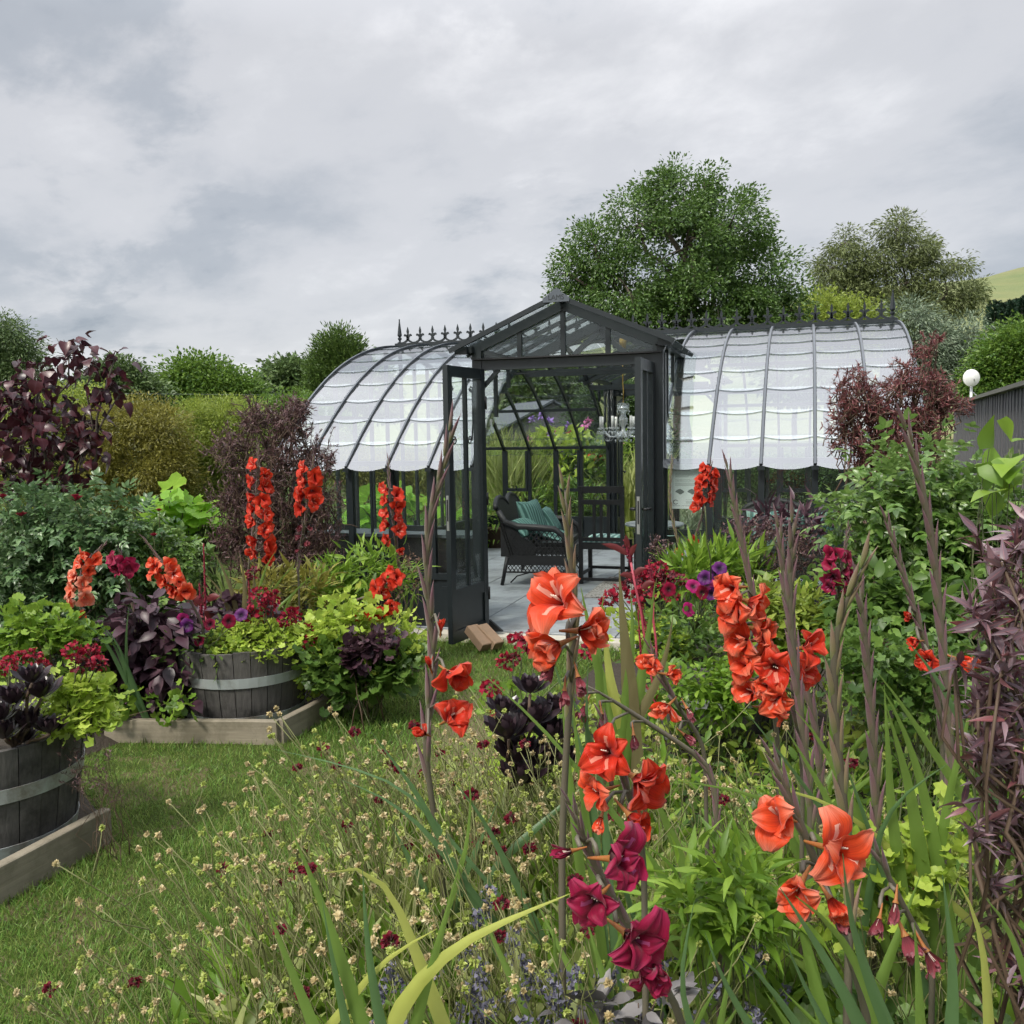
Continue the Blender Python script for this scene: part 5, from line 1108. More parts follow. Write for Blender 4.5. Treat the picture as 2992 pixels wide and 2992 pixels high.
def spl(pts, n):
    """smooth curve through roughly these points, evenly spaced"""
    pts = np.asarray(pts, float); cum = np.r_[0, np.cumsum(np.linalg.norm(np.diff(pts, axis=0), axis=1))]; m = 80
    t = np.linspace(0, cum[-1], m); q = np.stack([np.interp(t, cum, pts[:, j]) for j in range(3)], -1)
    for _ in range(max(4, int(170/len(pts)**1.2))): q[1:-1] = .25*q[:-2]+.5*q[1:-1]+.25*q[2:]
    c2 = np.r_[0, np.cumsum(np.linalg.norm(np.diff(q, axis=0), axis=1))]; t = np.linspace(0, c2[-1], n)
    return np.stack([np.interp(t, c2, q[:, j]) for j in range(3)], -1)
def ribbon(pts, wid, mat, root, name='leaf', twist=0.0, fold=.25, n=14, world=True):
    q = spl(pts, n); t = np.gradient(q, axis=0); t = nrm(t); view = nrm(q-np.array([0, 0, HC])); tt = np.linspace(0, 1, n)
    side = nrm(np.cross(t, view)); nn = np.cross(side, t); a = twist+.5*tt*rng.normal(0, .6); side = side*np.cos(a)[:, None]+nn*np.sin(a)[:, None]; nn = np.cross(side, t)
    w = wid/2*np.minimum(1, (1-tt)*2.6+.03)*(.75+.25*np.minimum(1, tt*5)); v = []; uv = []
    for k in range(n):
        v += [q[k]-side[k]*w[k]+nn[k]*w[k]*fold, q[k]-side[k]*w[k]*.5+nn[k]*w[k]*fold*.35, q[k], q[k]+side[k]*w[k]*.5+nn[k]*w[k]*fold*.35, q[k]+side[k]*w[k]+nn[k]*w[k]*fold]; uv += [(c, tt[k]) for c in (0, .25, .5, .75, 1)]
    f = [(k*5+j, k*5+j+1, k*5+j+6, k*5+j+5) for k in range(n-1) for j in range(4)]
    return MB().add(v, f, uv).build(name, mat, root, world=world)
def tpl_spindle(n=6, k=7):
    t = np.linspace(0, 1, k); r = .082*np.sin(np.pi*np.clip(t, .04, .985)**.62)**.9; a = np.linspace(0, 2*np.pi, n, endpoint=False)
    v = [(r[i]*math.cos(q), t[i], r[i]*.62*math.sin(q)+.10*t[i]**2) for i in range(k) for q in a]; uv = [(j/n, t[i]) for i in range(k) for j in range(n)]
    return np.array(v), faces_np([(i*n+j, i*n+(j+1) % n, (i+1)*n+(j+1) % n, (i+1)*n+j) for i in range(k-1) for j in range(n)]), np.array(uv)
T_SP = tpl_spindle()
def glad(label, D, path, florets=(), nleaf=5, bract=(.0, .7), bm='bract', size=.05, ground=GZ+.04, group='gladioli', leafh=.6, wl=.024, stem_r=.0055, parts=True, lm='sword', bl=.075):
    """path: photo pixels from the tip down; florets: (px, py, radius in metres or 0, colour, opening, face dx, face dz)"""
    pts = [P(x, y, D+(k*.03)) for k, (x, y) in enumerate(path)]; low = pts[-1]
    base = np.array([low[0]+(low[0]-pts[-2][0])*.25, low[1]+.03, ground]); root = thing('gladiolus', label, 'gladiolus', base, 0, group)
    allp = spl(np.array(pts+([(pts[-1]*.45+base*.55)] if low[2]-ground > .15 else [])+[base-np.array([0, 0, .03])]), 26); m = len(allp)
    MB().tube(allp, np.interp(np.linspace(0, 1, m), [0, .12, .5, 1], [stem_r*.25, stem_r*1.0, stem_r*1.1, stem_r*1.3]), 7).build('stem', MT['gstem'], root, world=True)
    seg = np.linalg.norm(np.diff(allp, axis=0), axis=1); cum = np.r_[0, np.cumsum(seg)]; lo, hi = bract[0]*cum[-1], bract[1]*cum[-1]
    tpb = T_SP; mb = MB(); k = 0; s_ = lo; LO, LD, LU, LS_ = [], [], [], []
    while s_ < hi:
        c = np.array([np.interp(s_, cum, allp[:, j]) for j in range(3)]); c2 = np.array([np.interp(max(0, s_-.05), cum, allp[:, j]) for j in range(3)]); up_ = nrm(c2-c) if s_ > .05 else nrm(allp[0]-allp[3])
        sd_ = np.array([1, 0, 0.])*(1 if k % 2 else -1); LO.append(c+sd_*stem_r*.5); LD.append(nrm(up_+sd_*.03+rng.normal(0, .018, 3))); LU.append(sd_*.9+np.array([0, -.5, 0])); ln = bl*(.55+.6*min(1, s_/(hi+1e-6)+.2)); LS_.append(ln); s_ += ln*.42; k += 1
    if LO: mb.scatter(tpb, frames(np.array(LD), nrm(np.array(LU)), np.array(LS_)), np.array(LO)); mb.build('bracts', MT[bm], root, world=True)
    for (x, y, r, col, op, fx, fz) in florets:
        r = r or size; c = P(x, y, D-.03); fx += rng.normal(0, .3)+.35*np.sign(fx); fz += rng.normal(0, .2); op = op*rng.uniform(.72, .98); floret(root, c, (fx, -1, fz), r, col, op, parts)
        j = np.argmin(np.linalg.norm(allp-c, axis=1)); pm_ = (c+allp[j])/2+np.array([0, .01, 0]); MB().tube(spl([allp[min(j+1, m-1)], pm_, c+nrm(np.array([fx*-.6, 1, -fz*.6]))*r*.55], 5), [.0028, .003, .0034, .004, .0045], 6).build('flower_tube', MT['gstem'], root, world=True)
    for k in range(nleaf):
        a = rng.normal(0, .22)+(.18 if k % 2 else -.18); h = leafh*rng.uniform(.7, 1.15); d = np.array([math.sin(a)+rng.normal(0, .06), rng.normal(0, .15), 1.0]); tip = base+nrm(d)*h; bend = np.array([a*.35*h, rng.normal(0, .05), -abs(a)*.25*h])
        ribbon([base+rng.normal(0, .012, 3)*np.array([1, 1, 0]), base+nrm(d)*h*.5, tip+bend], wl*rng.uniform(.8, 1.2), MT[lm], root, twist=rng.normal(0, .5), fold=.35)
    return root
def chain(x0, y0, x1, y1, n, r, col, dx=8, op=(.75, 1.0), fz=.1):
    return [(x0+(x1-x0)*k/(n-1)+(dx*.62 if k % 2 else -dx*.62)+rng.normal(0, 1.5), y0+(y1-y0)*k/(n-1)+rng.normal(0, 2), r*1.12*rng.uniform(.9, 1.1), col, rng.uniform(*op), (.7 if k % 2 else -.7)+rng.normal(0, .2), fz+rng.normal(0, .2)) for k in range(n)]
glad('tall orange gladiolus in the half barrel with lime foliage', 5.25, [(487, 838), (487, 900), (480, 980), (470, 1060), (462, 1140)], chain(488, 880, 492, 1055, 14, .052, 'red', 10), 6, (0, .45), parts=False, ground=.2)
glad('orange gladiolus with faded pink lower flowers behind the half barrel with lime foliage', 5.4, [(592, 862), (584, 920), (575, 990), (562, 1050)], chain(585, 885, 580, 960, 7, .055, 'red', 10)+chain(575, 985, 570, 1035, 5, .035, 'wilt', 7, (.2, .4), -.6), 6, (0, .5), parts=False)
glad('orange gladiolus with purple tip in front of the left wing windows', 6.0, [(733, 870), (735, 930), (745, 1000), (752, 1060)], chain(738, 925, 742, 1015, 9, .055, 'red', 9)+[(752, 1040, .045, 'red', .7, .3, 0)], 6, (0, .6), parts=False, bl=.10)
glad('bowed salmon gladiolus hanging over the rose leaves', 4.9, [(195, 1030), (168, 1052), (148, 1095), (150, 1150), (190, 1215)], chain(175, 1045, 155, 1085, 5, .048, 'coral', 8)+chain(150, 1090, 150, 1135, 5, .05, 'pale', 8)+[(158, 1155, .04, 'salmon', .6, .1, -.6)], 4, (0, .3), parts=False)
glad('magenta gladiolus stub among the rose leaves', 4.9, [(228, 1045), (234, 1080), (250, 1130)], chain(228, 1060, 236, 1080, 5, .045, 'crimson', 7), 3, (0, .4), parts=False)
glad('leaning orange gladiolus at the left of the half barrel with lime foliage', 4.8, [(275, 1020), (305, 1060), (345, 1110), (380, 1170)], chain(302, 1065, 345, 1120, 9, .052, 'coral', 9), 4, (0, .5), parts=False)
glad('gladiolus lying low to the right, scarlet flowers near the door leaf', 5.3, [(762, 1062), (745, 1090), (705, 1120), (640, 1145)], chain(750, 1080, 712, 1120, 6, .05, 'red', 5), 3, (.15, .9), parts=False)
glad('low scarlet gladiolus spray over lobed leaves near the door leaf', 5.2, [(755, 1135), (735, 1150), (690, 1165), (640, 1180)], chain(745, 1142, 690, 1166, 7, .045, 'red', 4), 2, (.2, .8), parts=False)
glad('tall purple gladiolus spike with two open scarlet flowers and closed buds', 2.25, [(850, 812), (838, 880), (812, 960), (803, 1040), (808, 1130), (818, 1220), (812, 1310), (800, 1410), (822, 1560), (838, 1690)], [(845, 1268, .054, 'red', .85, .75, .1), (846, 1358, .054, 'red', .8, .6, .25), (802, 1385, .036, 'red', .35, -.5, .5), (832, 1190, .026, 'red', .12, .4, 2.5), (812, 1260, .028, 'red', .15, -.3, 2.5)], 4, (0, .62), stem_r=.0075, bl=.12, leafh=.65, lm='swordg')
glad('coral gladiolus with a pale brown bud spike standing before the doorway', 1.72, [(1066, 925), (1072, 1000), (1080, 1080), (1085, 1160), (1078, 1280), (1068, 1420), (1060, 1600)], [(1066, 1140, .066, 'coral', 1.0, -.1, .25), (1092, 1190, .060, 'coral', .85, .5, -.1), (1056, 1215, .058, 'salmon', .7, -.35, -.35), (1045, 1250, .036, 'wilt', .3, -.3, -1.2), (1090, 1275, .034, 'wilt', .25, .4, -1.6), (1065, 1300, .03, 'wilt', .2, 0, -2.2)], 5, (0, .36), bm='bractg', stem_r=.007, bl=.085)
glad('scarlet gladiolus with four open flowers low in the bed', 1.62, [(1140, 1360), (1160, 1420), (1185, 1490), (1215, 1600)], [(1150, 1420, .05, 'red', .95, -.3, .3), (1195, 1465, .055, 'red', 1.0, .35, .1), (1140, 1490, .045, 'coral', .8, -.6, -.1), (1185, 1535, .045, 'red', .8, .2, -.5), (1135, 1540, .03, 'salmon', .4, -.4, -1.0)], 4, (0, .3), stem_r=.006)
glad('crimson gladiolus with large velvety flowers among dried lavender', 1.36, [(1080, 1520), (1098, 1575), (1125, 1640), (1180, 1740), (1235, 1830), (1290, 1920)], [(1150, 1620, .050, 'crimson', .9, .3, .5), (1132, 1690, .050, 'crimson', .95, -.45, .15), (1180, 1760, .056, 'crimson', 1.0, .1, -.05), (1222, 1815, .044, 'crimson', .75, .35, -.45), (1080, 1605, .03, 'crimson', .2, -1.2, .2)], 3, (0, .4), stem_r=.0065)
glad('salmon orange gladiolus with broad ruffled flowers and wilted ones below', 1.36, [(1460, 1430), (1500, 1530), (1545, 1640), (1590, 1760), (1640, 1920)], [(1482, 1545, .050, 'salmon', .85, -.4, .35), (1562, 1600, .056, 'salmon', 1.0, .15, .1), (1512, 1665, .050, 'salmon', .85, -.35, -.1), (1562, 1690, .036, 'coral', .4, .1, -1.3), (1580, 1720, .03, 'wilt', .2, .2, -1.8)], 3, (0, .15), stem_r=.0065)
glad('tall gladiolus with a long column of orange flowers and a purple tip', 2.75, [(1375, 885), (1392, 985), (1412, 1080), (1432, 1180), (1455, 1290), (1470, 1420)], chain(1398, 1108, 1440, 1335, 10, .058, 'coral', 13), 5, (0, .5), stem_r=.007, bl=.10)
glad('red orange gladiolus with wide open flowers behind dark stalks', 2.3, [(1495, 1120), (1492, 1220), (1500, 1330), (1515, 1450)], [(1462, 1255, .058, 'red', 1.0, -.2, .15), (1515, 1222, .056, 'red', .9, .5, .2), (1470, 1315, .054, 'coral', .9, -.3, -.1), (1448, 1290, .036, 'coral', .6, -.8, 0), (1500, 1270, .054, 'red', .9, .3, .1)], 4, (0, .4))
for lab, D, path, bm in (('pair-stalked brown gladiolus seed spike crossing the red orange flowers', 2.1, [(1497, 985), (1492, 1060), (1490, 1150), (1500, 1260), (1515, 1380), (1530, 1500)], 'bract'),
                         ('olive brown gladiolus spike in front of the seed spikes, bent at its tip', 1.62, [(1628, 1070), (1600, 1120), (1576, 1190), (1572, 1290), (1580, 1400), (1594, 1530), (1605, 1650)], 'bractg'),
                         ('slender grey purple gladiolus spike beside the bent olive spike', 2.0, [(1622, 1108), (1632, 1190), (1640, 1290), (1648, 1400), (1655, 1500)], 'bract'),
                         ('very tall purple gladiolus spike in front of the right rose bush', 2.05, [(1712, 812), (1735, 900), (1758, 1000), (1770, 1110), (1782, 1250), (1795, 1400)], 'bract'),
                         ('brown gladiolus spike beside the red orange flowers, leaning right', 2.5, [(1470, 995), (1478, 1080), (1490, 1180), (1530, 1330), (1548, 1400)], 'bract')):
    glad(lab, D, path, (), 4, (0, .62), bm, stem_r=.0075, bl=.115, leafh=.6)
glad('gladiolus with small red flowers half opened beside the very tall purple spike', 2.35, [(1675, 985), (1700, 1070), (1730, 1160), (1760, 1260), (1780, 1370)], [(1732, 1210, .04, 'red', .45, -.7, .2), (1718, 1165, .03, 'red', .25, -.8, .6), (1755, 1245, .044, 'red', .8, -.3, 0), (1805, 1243, .044, 'coral', .8, .6, .1)], 4, (0, .5), bl=.09)
glad('orange gladiolus column in front of the notice sheet', 5.9, [(1342, 875), (1338, 930), (1320, 990), (1295, 1060)], chain(1338, 890, 1326, 955, 9, .055, 'red', 8)+[(1300, 1020, .05, 'red', .8, .2, 0), (1286, 1036, .045, 'coral', .7, -.3, 0)], 6, (0, .7), parts=False)
glad('pale green gladiolus bud spike beside the right door leaf', 5.8, [(1268, 870), (1262, 930), (1270, 990), (1285, 1040)], (), 4, (0, .5), 'bractg', parts=False)
glad('dark crimson gladiolus in front of the right rose bush', 3.9, [(1600, 1000), (1590, 1060), (1580, 1120), (1575, 1180)], chain(1582, 1045, 1578, 1105, 7, .05, 'crimson', 9), 6, (0, .5), parts=False)
glad('broken coral gladiolus lying over the bed behind the sword leaves', 2.35, [(1228, 1225), (1245, 1270), (1275, 1330), (1330, 1400)], [(1232, 1250, .046, 'coral', .75, -.5, .3), (1258, 1272, .04, 'coral', .5, .4, .2), (1262, 1330, .045, 'coral', .7, -.3, -.4), (1295, 1335, .035, 'wilt', .4, .5, -.6), (1290, 1385, .032, 'wilt', .25, 0, -.5)], 3, (0, .2))
glad('spent gladiolus with drooping withered flowers at the foot of the bed', 1.6, [(1650, 1600), (1680, 1660), (1720, 1740), (1760, 1800)], [(1690, 1700, .035, 'wilt', .2, -.2, -1.5), (1705, 1760, .045, 'wilt', .3, .1, -1.8), (1745, 1790, .04, 'wilt', .3, .2, -1.8), (1660, 1730, .03, 'wilt', .2, -.4, -1.4)], 2, (0, .1))
glad('spent gladiolus stalk with withered mauve flowers behind the scarlet flowers', 1.95, [(1100, 1290), (1140, 1310), (1200, 1350), (1280, 1400), (1350, 1450)], [(1105, 1330, .03, 'wilt', .2, 0, -1.8), (1135, 1345, .032, 'wilt', .2, .1, -1.8), (1150, 1400, .03, 'wilt', .2, 0, -1.8), (1195, 1385, .03, 'wilt', .25, .2, -1.6)], 3, (.3, .9))

# ---- sword leaves placed one by one
def clump(label, D, blades, group='sword-leaved clumps'):
    b0 = P(blades[0][0][0][0], blades[0][0][0][1], D); b0[2] = GZ+.03; root = thing('sword_leaf_plant', label, 'plant', b0, 0, group)
    for pts, w, mat in blades:
        q = [P(x, y, D-(.10*k/(len(pts)))) for k, (x, y) in enumerate(pts)]; dd_ = nrm(q[0]-q[1]); dd_[2] = min(dd_[2], -.5); foot = q[0]+dd_*max(0, (q[0][2]-GZ-.02)/-dd_[2]) if q[0][2] > .12 else q[0]
        ribbon([foot]+q if q[0][2] > .12 else q, w, MT[mat], root, twist=rng.normal(0, .35), fold=.3, n=18)
    return root
clump('arching yellow green sword leaves in front of the dried flower stems', 1.45, [([(720, 1990), (760, 1880), (860, 1780), (980, 1725), (1078, 1685)], .030, 'swordy'), ([(770, 1760), (740, 1680), (690, 1630), (640, 1628), (605, 1648)], .026, 'swordy'), ([(690, 1960), (640, 1800), (590, 1660), (545, 1555)], .026, 'sword'), ([(610, 1990), (560, 1860), (520, 1760), (498, 1690)], .028, 'sword'),
    ([(660, 1980), (640, 1880), (620, 1780), (608, 1700)], .026, 'swordg'), ([(725, 1970), (705, 1870), (690, 1760), (684, 1640)], .022, 'swordg'), ([(780, 1950), (810, 1840), (850, 1700), (872, 1610)], .022, 'sword'), ([(650, 1900), (720, 1810), (790, 1770), (825, 1752)], .022, 'swordy')])
clump('big fan of green sword leaves under the salmon orange gladiolus', 1.32, [([(1650, 1990), (1600, 1880), (1530, 1760), (1470, 1672)], .032, 'swordg'), ([(1700, 1990), (1640, 1850), (1600, 1720), (1590, 1610)], .032, 'swordg'), ([(1590, 1990), (1530, 1880), (1490, 1800), (1478, 1760)], .028, 'swordg'), ([(1680, 1980), (1620, 1820), (1570, 1740), (1500, 1690)], .03, 'sword'), ([(1740, 1990), (1735, 1880), (1730, 1800), (1725, 1740)], .024, 'sword'),
    ([(1790, 1990), (1800, 1860), (1790, 1740), (1778, 1650)], .026, 'swordg'), ([(1870, 1960), (1860, 1800), (1835, 1700), (1805, 1660)], .026, 'swordy'), ([(1940, 1850), (1910, 1760), (1880, 1710), (1860, 1695)], .026, 'sword'), ([(1540, 1990), (1480, 1900), (1430, 1830), (1390, 1800)], .026, 'swordg'), ([(1320, 1990), (1290, 1900), (1280, 1840), (1310, 1700)], .018, 'swordg'), ([(1450, 1990), (1390, 1900), (1350, 1820), (1330, 1760)], .022, 'swordg')])
clump('tall fan of green sword leaves between the gladiolus spikes and the tea-tree', 1.95, [([(1740, 1640), (1720, 1500), (1690, 1390), (1672, 1330)], .034, 'sword'), ([(1770, 1640), (1740, 1480), (1700, 1360), (1660, 1290)], .030, 'sword'), ([(1700, 1660), (1680, 1520), (1676, 1420), (1668, 1290)], .026, 'sword'), ([(1830, 1520), (1760, 1420), (1690, 1310), (1650, 1262)], .034, 'sword'), ([(1850, 1450), (1800, 1330), (1750, 1250), (1710, 1208)], .028, 'swordg'), ([(1690, 1700), (1640, 1560), (1600, 1450), (1575, 1400)], .030, 'swordg'), ([(1650, 1600), (1590, 1480), (1540, 1380), (1500, 1340)], .028, 'sword'),
    ([(1640, 1690), (1660, 1560), (1700, 1500), (1790, 1440)], .018, 'swordg'), ([(1700, 1620), (1600, 1530), (1500, 1490), (1420, 1478)], .020, 'swordy'), ([(1570, 1560), (1500, 1460), (1430, 1370), (1380, 1310)], .026, 'swordg'), ([(1560, 1600), (1480, 1520), (1400, 1490), (1250, 1470)], .018, 'sword'), ([(1620, 1650), (1560, 1500), (1510, 1420), (1480, 1370)], .024, 'sword'), ([(1780, 1560), (1800, 1450), (1830, 1360), (1835, 1290)], .024, 'sword')])
clump('upright green sword leaves at the foot of the coral gladiolus', 1.95, [([(1105, 1560), (1090, 1440), (1080, 1330), (1072, 1250)], .028, 'sword'), ([(1120, 1560), (1110, 1440), (1104, 1340), (1110, 1250)], .024, 'swordg'), ([(1085, 1560), (1070, 1430), (1062, 1330), (1058, 1280)], .022, 'sword'), ([(1130, 1500), (1050, 1400), (960, 1310), (880, 1245)], .018, 'sword'), ([(1140, 1560), (1130, 1440), (1095, 1330), (1040, 1270)], .020, 'swordg'), ([(1060, 1300), (1035, 1220), (1015, 1165), (995, 1122)], .016, 'swordg')])
clump('thin long sword leaves leaning over the dried flower stems', 2.2, [([(830, 1560), (760, 1480), (640, 1440), (510, 1412)], .014, 'swordg'), ([(860, 1640), (800, 1560), (720, 1500), (640, 1470)], .018, 'swordg'), ([(840, 1600), (790, 1500), (730, 1420), (700, 1380)], .020, 'swordg'), ([(960, 1640), (920, 1560), (880, 1500), (850, 1470)], .018, 'swordg'), ([(850, 1700), (880, 1600), (890, 1500), (880, 1440)], .014, 'sword')])
clump('bronze and olive flax leaves standing beside the path, broad and stiff', 3.0, [([(1190, 1350), (1182, 1250), (1172, 1150), (1168, 1072)], .060, 'swordb'), ([(1165, 1350), (1150, 1280), (1142, 1210), (1140, 1155)], .046, 'swordy'), ([(1200, 1350), (1215, 1260), (1228, 1170), (1236, 1098)], .046, 'sword'), ([(1150, 1340), (1128, 1260), (1110, 1180), (1096, 1108)], .044, 'sword'), ([(1205, 1350), (1240, 1290), (1262, 1220), (1270, 1160)], .040, 'swordb'), ([(1180, 1350), (1190, 1250), (1195, 1180), (1190, 1120)], .042, 'sword'), ([(1135, 1340), (1128, 1270), (1126, 1200), (1140, 1120)], .034, 'sword')])
clump('dark bronze flax leaves rising from the half barrel with lime foliage', 5.15, [([(450, 1180), (440, 1120), (420, 1070), (400, 1035)], .030, 'swordb'), ([(440, 1180), (420, 1120), (395, 1090), (378, 1075)], .028, 'swordb'), ([(460, 1180), (462, 1110), (458, 1070), (450, 1040)], .034, 'swordb'), ([(470, 1180), (490, 1110), (500, 1070), (520, 1040)], .028, 'sword'), ([(480, 1180), (510, 1120), (540, 1080), (562, 1060)], .026, 'sword'), ([(455, 1180), (430, 1140), (400, 1110), (380, 1105)], .028, 'swordb'), ([(470, 1180), (478, 1120), (480, 1080), (478, 1050)], .03, 'swordb'), ([(530, 1180), (545, 1130), (570, 1100), (600, 1080)], .022, 'sword')])
clump('narrow green leaf blades at the left rose bush foot', 4.7, [([(230, 1270), (205, 1220), (180, 1190), (150, 1170)], .022, 'swordg'), ([(235, 1265), (215, 1215), (190, 1180), (170, 1160)], .022, 'swordg'), ([(245, 1270), (225, 1220), (205, 1190), (190, 1178)], .020, 'swordg'), ([(240, 1265), (238, 1210), (240, 1170), (244, 1140)], .018, 'swordg')])
clump('pale green sword leaves beside the right door leaf', 5.6, [([(1258, 1130), (1250, 1090), (1245, 1060), (1238, 1030)], .03, 'sword'), ([(1275, 1130), (1275, 1080), (1280, 1050), (1290, 1030)], .03, 'sword'), ([(1330, 1110), (1325, 1070), (1322, 1050), (1320, 1022)], .05, 'swordy'), ([(1262, 1130), (1262, 1080), (1262, 1050), (1260, 1020)], .03, 'sword'), ([(1350, 1110), (1345, 1070), (1345, 1050), (1348, 1032)], .03, 'sword')])
# ---- leafy domes, flower heads, rosettes
def dome(name, label, c, rad, n, tpl, size, mat, hang=0.0, cat='plant', group=None, up=.55, inner=.35):
    c = np.asarray(c, float); root = thing(name, label, cat, (c[0], c[1], c[2]), 0, group); d = nrm(rng.normal(size=(n, 3))+np.array([0, 0, up])); d[:, 2] = np.where(d[:, 2] < 0, d[:, 2]*(.4+hang), d[:, 2])
    lump = 1+.22*np.sin(d[:, 0]*7+c[0]*9)*np.cos(d[:, 1]*6)+.12*np.sin(d[:, 2]*11)
    loc = d*np.array(rad)*(inner+(1-inner)*rng.uniform(0, 1, n)**.5*lump)[:, None]
    if hang: loc[:, 2] -= hang*np.clip(np.hypot(loc[:, 0]/rad[0], loc[:, 1]/rad[1])-.6, 0, 1)*rng.uniform(0, 1.2, n)
    dd = nrm(d*np.array([1, 1, .5])+rng.normal(0, .45, (n, 3))); MB().scatter(tpl, frames(dd, nrm(d*.7+np.array([0, -.15, .8])+rng.normal(0, .35, (n, 3))), size*rng.uniform(.5, 1.25, n)), loc).build('foliage', mat, root, kind='stuff')
    st = MB()
    for k in rng.choice(n, min(n, 40), False): limb(st, np.array([0, 0, -rad[2]*.5])+rng.normal(0, .03, 3), loc[k], .003, .002, 4, .08, 3)
    st.build('stems', MT['stemg'], root); return root
T_pet = tpl_leaf(3, .8, 'spoon', .3, .2)
def head_mesh(n, r, mat, seed, elong=1.0):
    d = nrm(rng.normal(size=(n, 3))+np.array([0, -.25, .35])); mb = MB().scatter(T_pet, frames(nrm(d+rng.normal(0, .5, (n, 3))), nrm(d+rng.normal(0, .3, (n, 3))), r*.62*rng.uniform(.7, 1.2, n)), d*r*.62*np.array([1, 1, .8*elong])); return mb.mesh('flower_head', mat)
MT['p_gera'] = petalmat('crimson pelargonium petal', 'a51234', '8c0c2b', '3c0612', rough=.55, trans=.25); MT['p_gera2'] = petalmat('dark crimson pelargonium petal', '70091f', '560518', '25030a', trans=.2)
GM = [head_mesh(46, 1.0, MT['p_gera'], k) for k in range(3)]+[head_mesh(46, 1.0, MT['p_gera2'], 9)]
def pelargonium(label, D, heads, foot, leaves=40, lm='g_lime', ground=GZ+.03, r=.05):
    b0 = P(foot[0], foot[1], D); b0[2] = max(ground, b0[2]-.05); root = thing('pelargonium', label, 'plant', b0, 0, 'crimson pelargoniums'); st = MB()
    for k, (x, y, *rr_) in enumerate(heads):
        c = P(x, y, D+rng.normal(0, .06)); R_ = rr_[0] if rr_ else r; o = link('flower_head', GM[k % 4], root, tuple(c-b0)); o.rotation_euler = (rng.normal(0, .3), rng.normal(0, .3), rng.uniform(0, 6)); o.scale = (R_,)*3; limb(st, b0+rng.normal(0, .03, 3)*np.array([1, 1, 0]), c, .004, .0025, 6, .05, 5)
    st.build('stems', MT['stemg'], root, world=True)
    loc = rng.normal(0, 1, (leaves, 3))*np.array([.11, .09, .05])+np.array([0, 0, .06]); d = nrm(loc+rng.normal(0, .08, loc.shape)); MB().scatter(T_round7, frames(d, nrm(np.array([0, -.3, 1])+rng.normal(0, .3, loc.shape)), .055*rng.uniform(.6, 1.2, leaves)), loc).build('foliage', MT[lm], root, kind='stuff'); return root
def petunia_tpl():
    n = 30; a = np.linspace(0, 2*np.pi, n, endpoint=False); v = [(0, 0, -.25)]; uv = [(.5, 0)]; f = []
    for k, (r, z) in enumerate(((.14, -.1), (.45, .02), (.8, .08), (1.0, .04))):
        for j in range(n): q = r*(1-.10*(k == 3)*(.5+.5*math.cos(5*a[j]))); v.append((q*math.cos(a[j]), q*math.sin(a[j]), z+.05*(k == 3)*math.sin(10*a[j])+.02*k*math.sin(5*a[j]+1))); uv.append((j/n, (k+1)/4))
    for j in range(n): f.append((0, 1+j, 1+(j+1) % n))
    for k in range(3):
        for j in range(n): f.append((1+k*n+j, 1+(k+1)*n+j, 1+(k+1)*n+(j+1) % n, 1+k*n+(j+1) % n))
    return np.array(v, float), faces_np(f), np.array(uv)
PT = petunia_tpl(); PCOL = {'mag': petalmat('magenta petunia', 'b3146e', '95105a', '1d0414', throat_at=.3), 'wine': petalmat('wine petunia', '9a0f3c', '7c0b31', '18030c', throat_at=.3), 'vio': petalmat('violet petunia', '6a1a72', '4c1158', '15041c', throat_at=.3)}
PMm = {k: MB().add(*PT).mesh('petunia_flower', m_) for k, m_ in PCOL.items()}
def petunia(label, D, fl, foot, n=120, lm='g_mid', ground=GZ+.03):
    b0 = P(foot[0], foot[1], D); b0[2] = max(ground, b0[2]-.04); root = thing('petunia', label, 'plant', b0, 0, 'petunias'); st = MB()
    for x, y, col in fl:
        c = P(x, y, D-.05+rng.normal(0, .03)); o = link('petunia_flower', PMm[col], root); d = nrm(np.array([[rng.normal(0, .45), -1, rng.normal(.35, .25)]])); up = np.array([[0, 0, 1.]]); X_ = nrm(np.cross(up, d)); Y_ = np.cross(d, X_); place(o, np.stack([X_, Y_, d], 2)[0]*rng.uniform(.034, .042), c, b0); limb(st, b0, c+d[0]*-.01, .003, .002, 5, .06, 4)
    st.build('stems', MT['stemg'], root, world=True); loc = rng.normal(0, 1, (n, 3))*np.array([.13, .10, .06])+np.array([0, 0, .05]); d = nrm(loc+rng.normal(0, .08, loc.shape)); MB().scatter(T_ov3, frames(d, None, .05*rng.uniform(.6, 1.2, n)), loc).build('foliage', MT[lm], root, kind='stuff')
MT['black_leaf'] = leafmat('black succulent leaf', ['1b1318', '30232a', '5a4a50'], trans=.05, rough=.3, spec=.6)
T_spoon = tpl_leaf(5, .42, 'spoon', .25, -.25)
def rosette_plant(label, D, ros, ground=GZ+.03, size=.085):
    b0 = P(ros[0][0], ros[0][1]+40, D); b0[2] = max(ground, b0[2]-.1); root = thing('succulent', label, 'plant', b0, 0, 'black succulents'); st = MB()
    for x, y, s_ in ros:
        c = P(x, y, D+rng.normal(0, .05)); n = 34; k = np.arange(n); a = k*2.4; el = .15+1.25*(k/n); d = np.stack([np.cos(a)*np.cos(el), np.sin(a)*np.cos(el), np.sin(el)], -1); lean = nrm(np.array([rng.normal(0, .25), -.35, 1])); d = nrm(d+lean*.25)
        MB().scatter(T_spoon, frames(d, np.tile(lean, (n, 1)), size*s_*(1.05-.55*k/n)), c+d*.01).build('rosette', MT['black_leaf'], root, world=True); limb(st, b0, c, .007, .006, 5, .06, 5)
    st.build('stems', MT['stembr'], root, world=True)
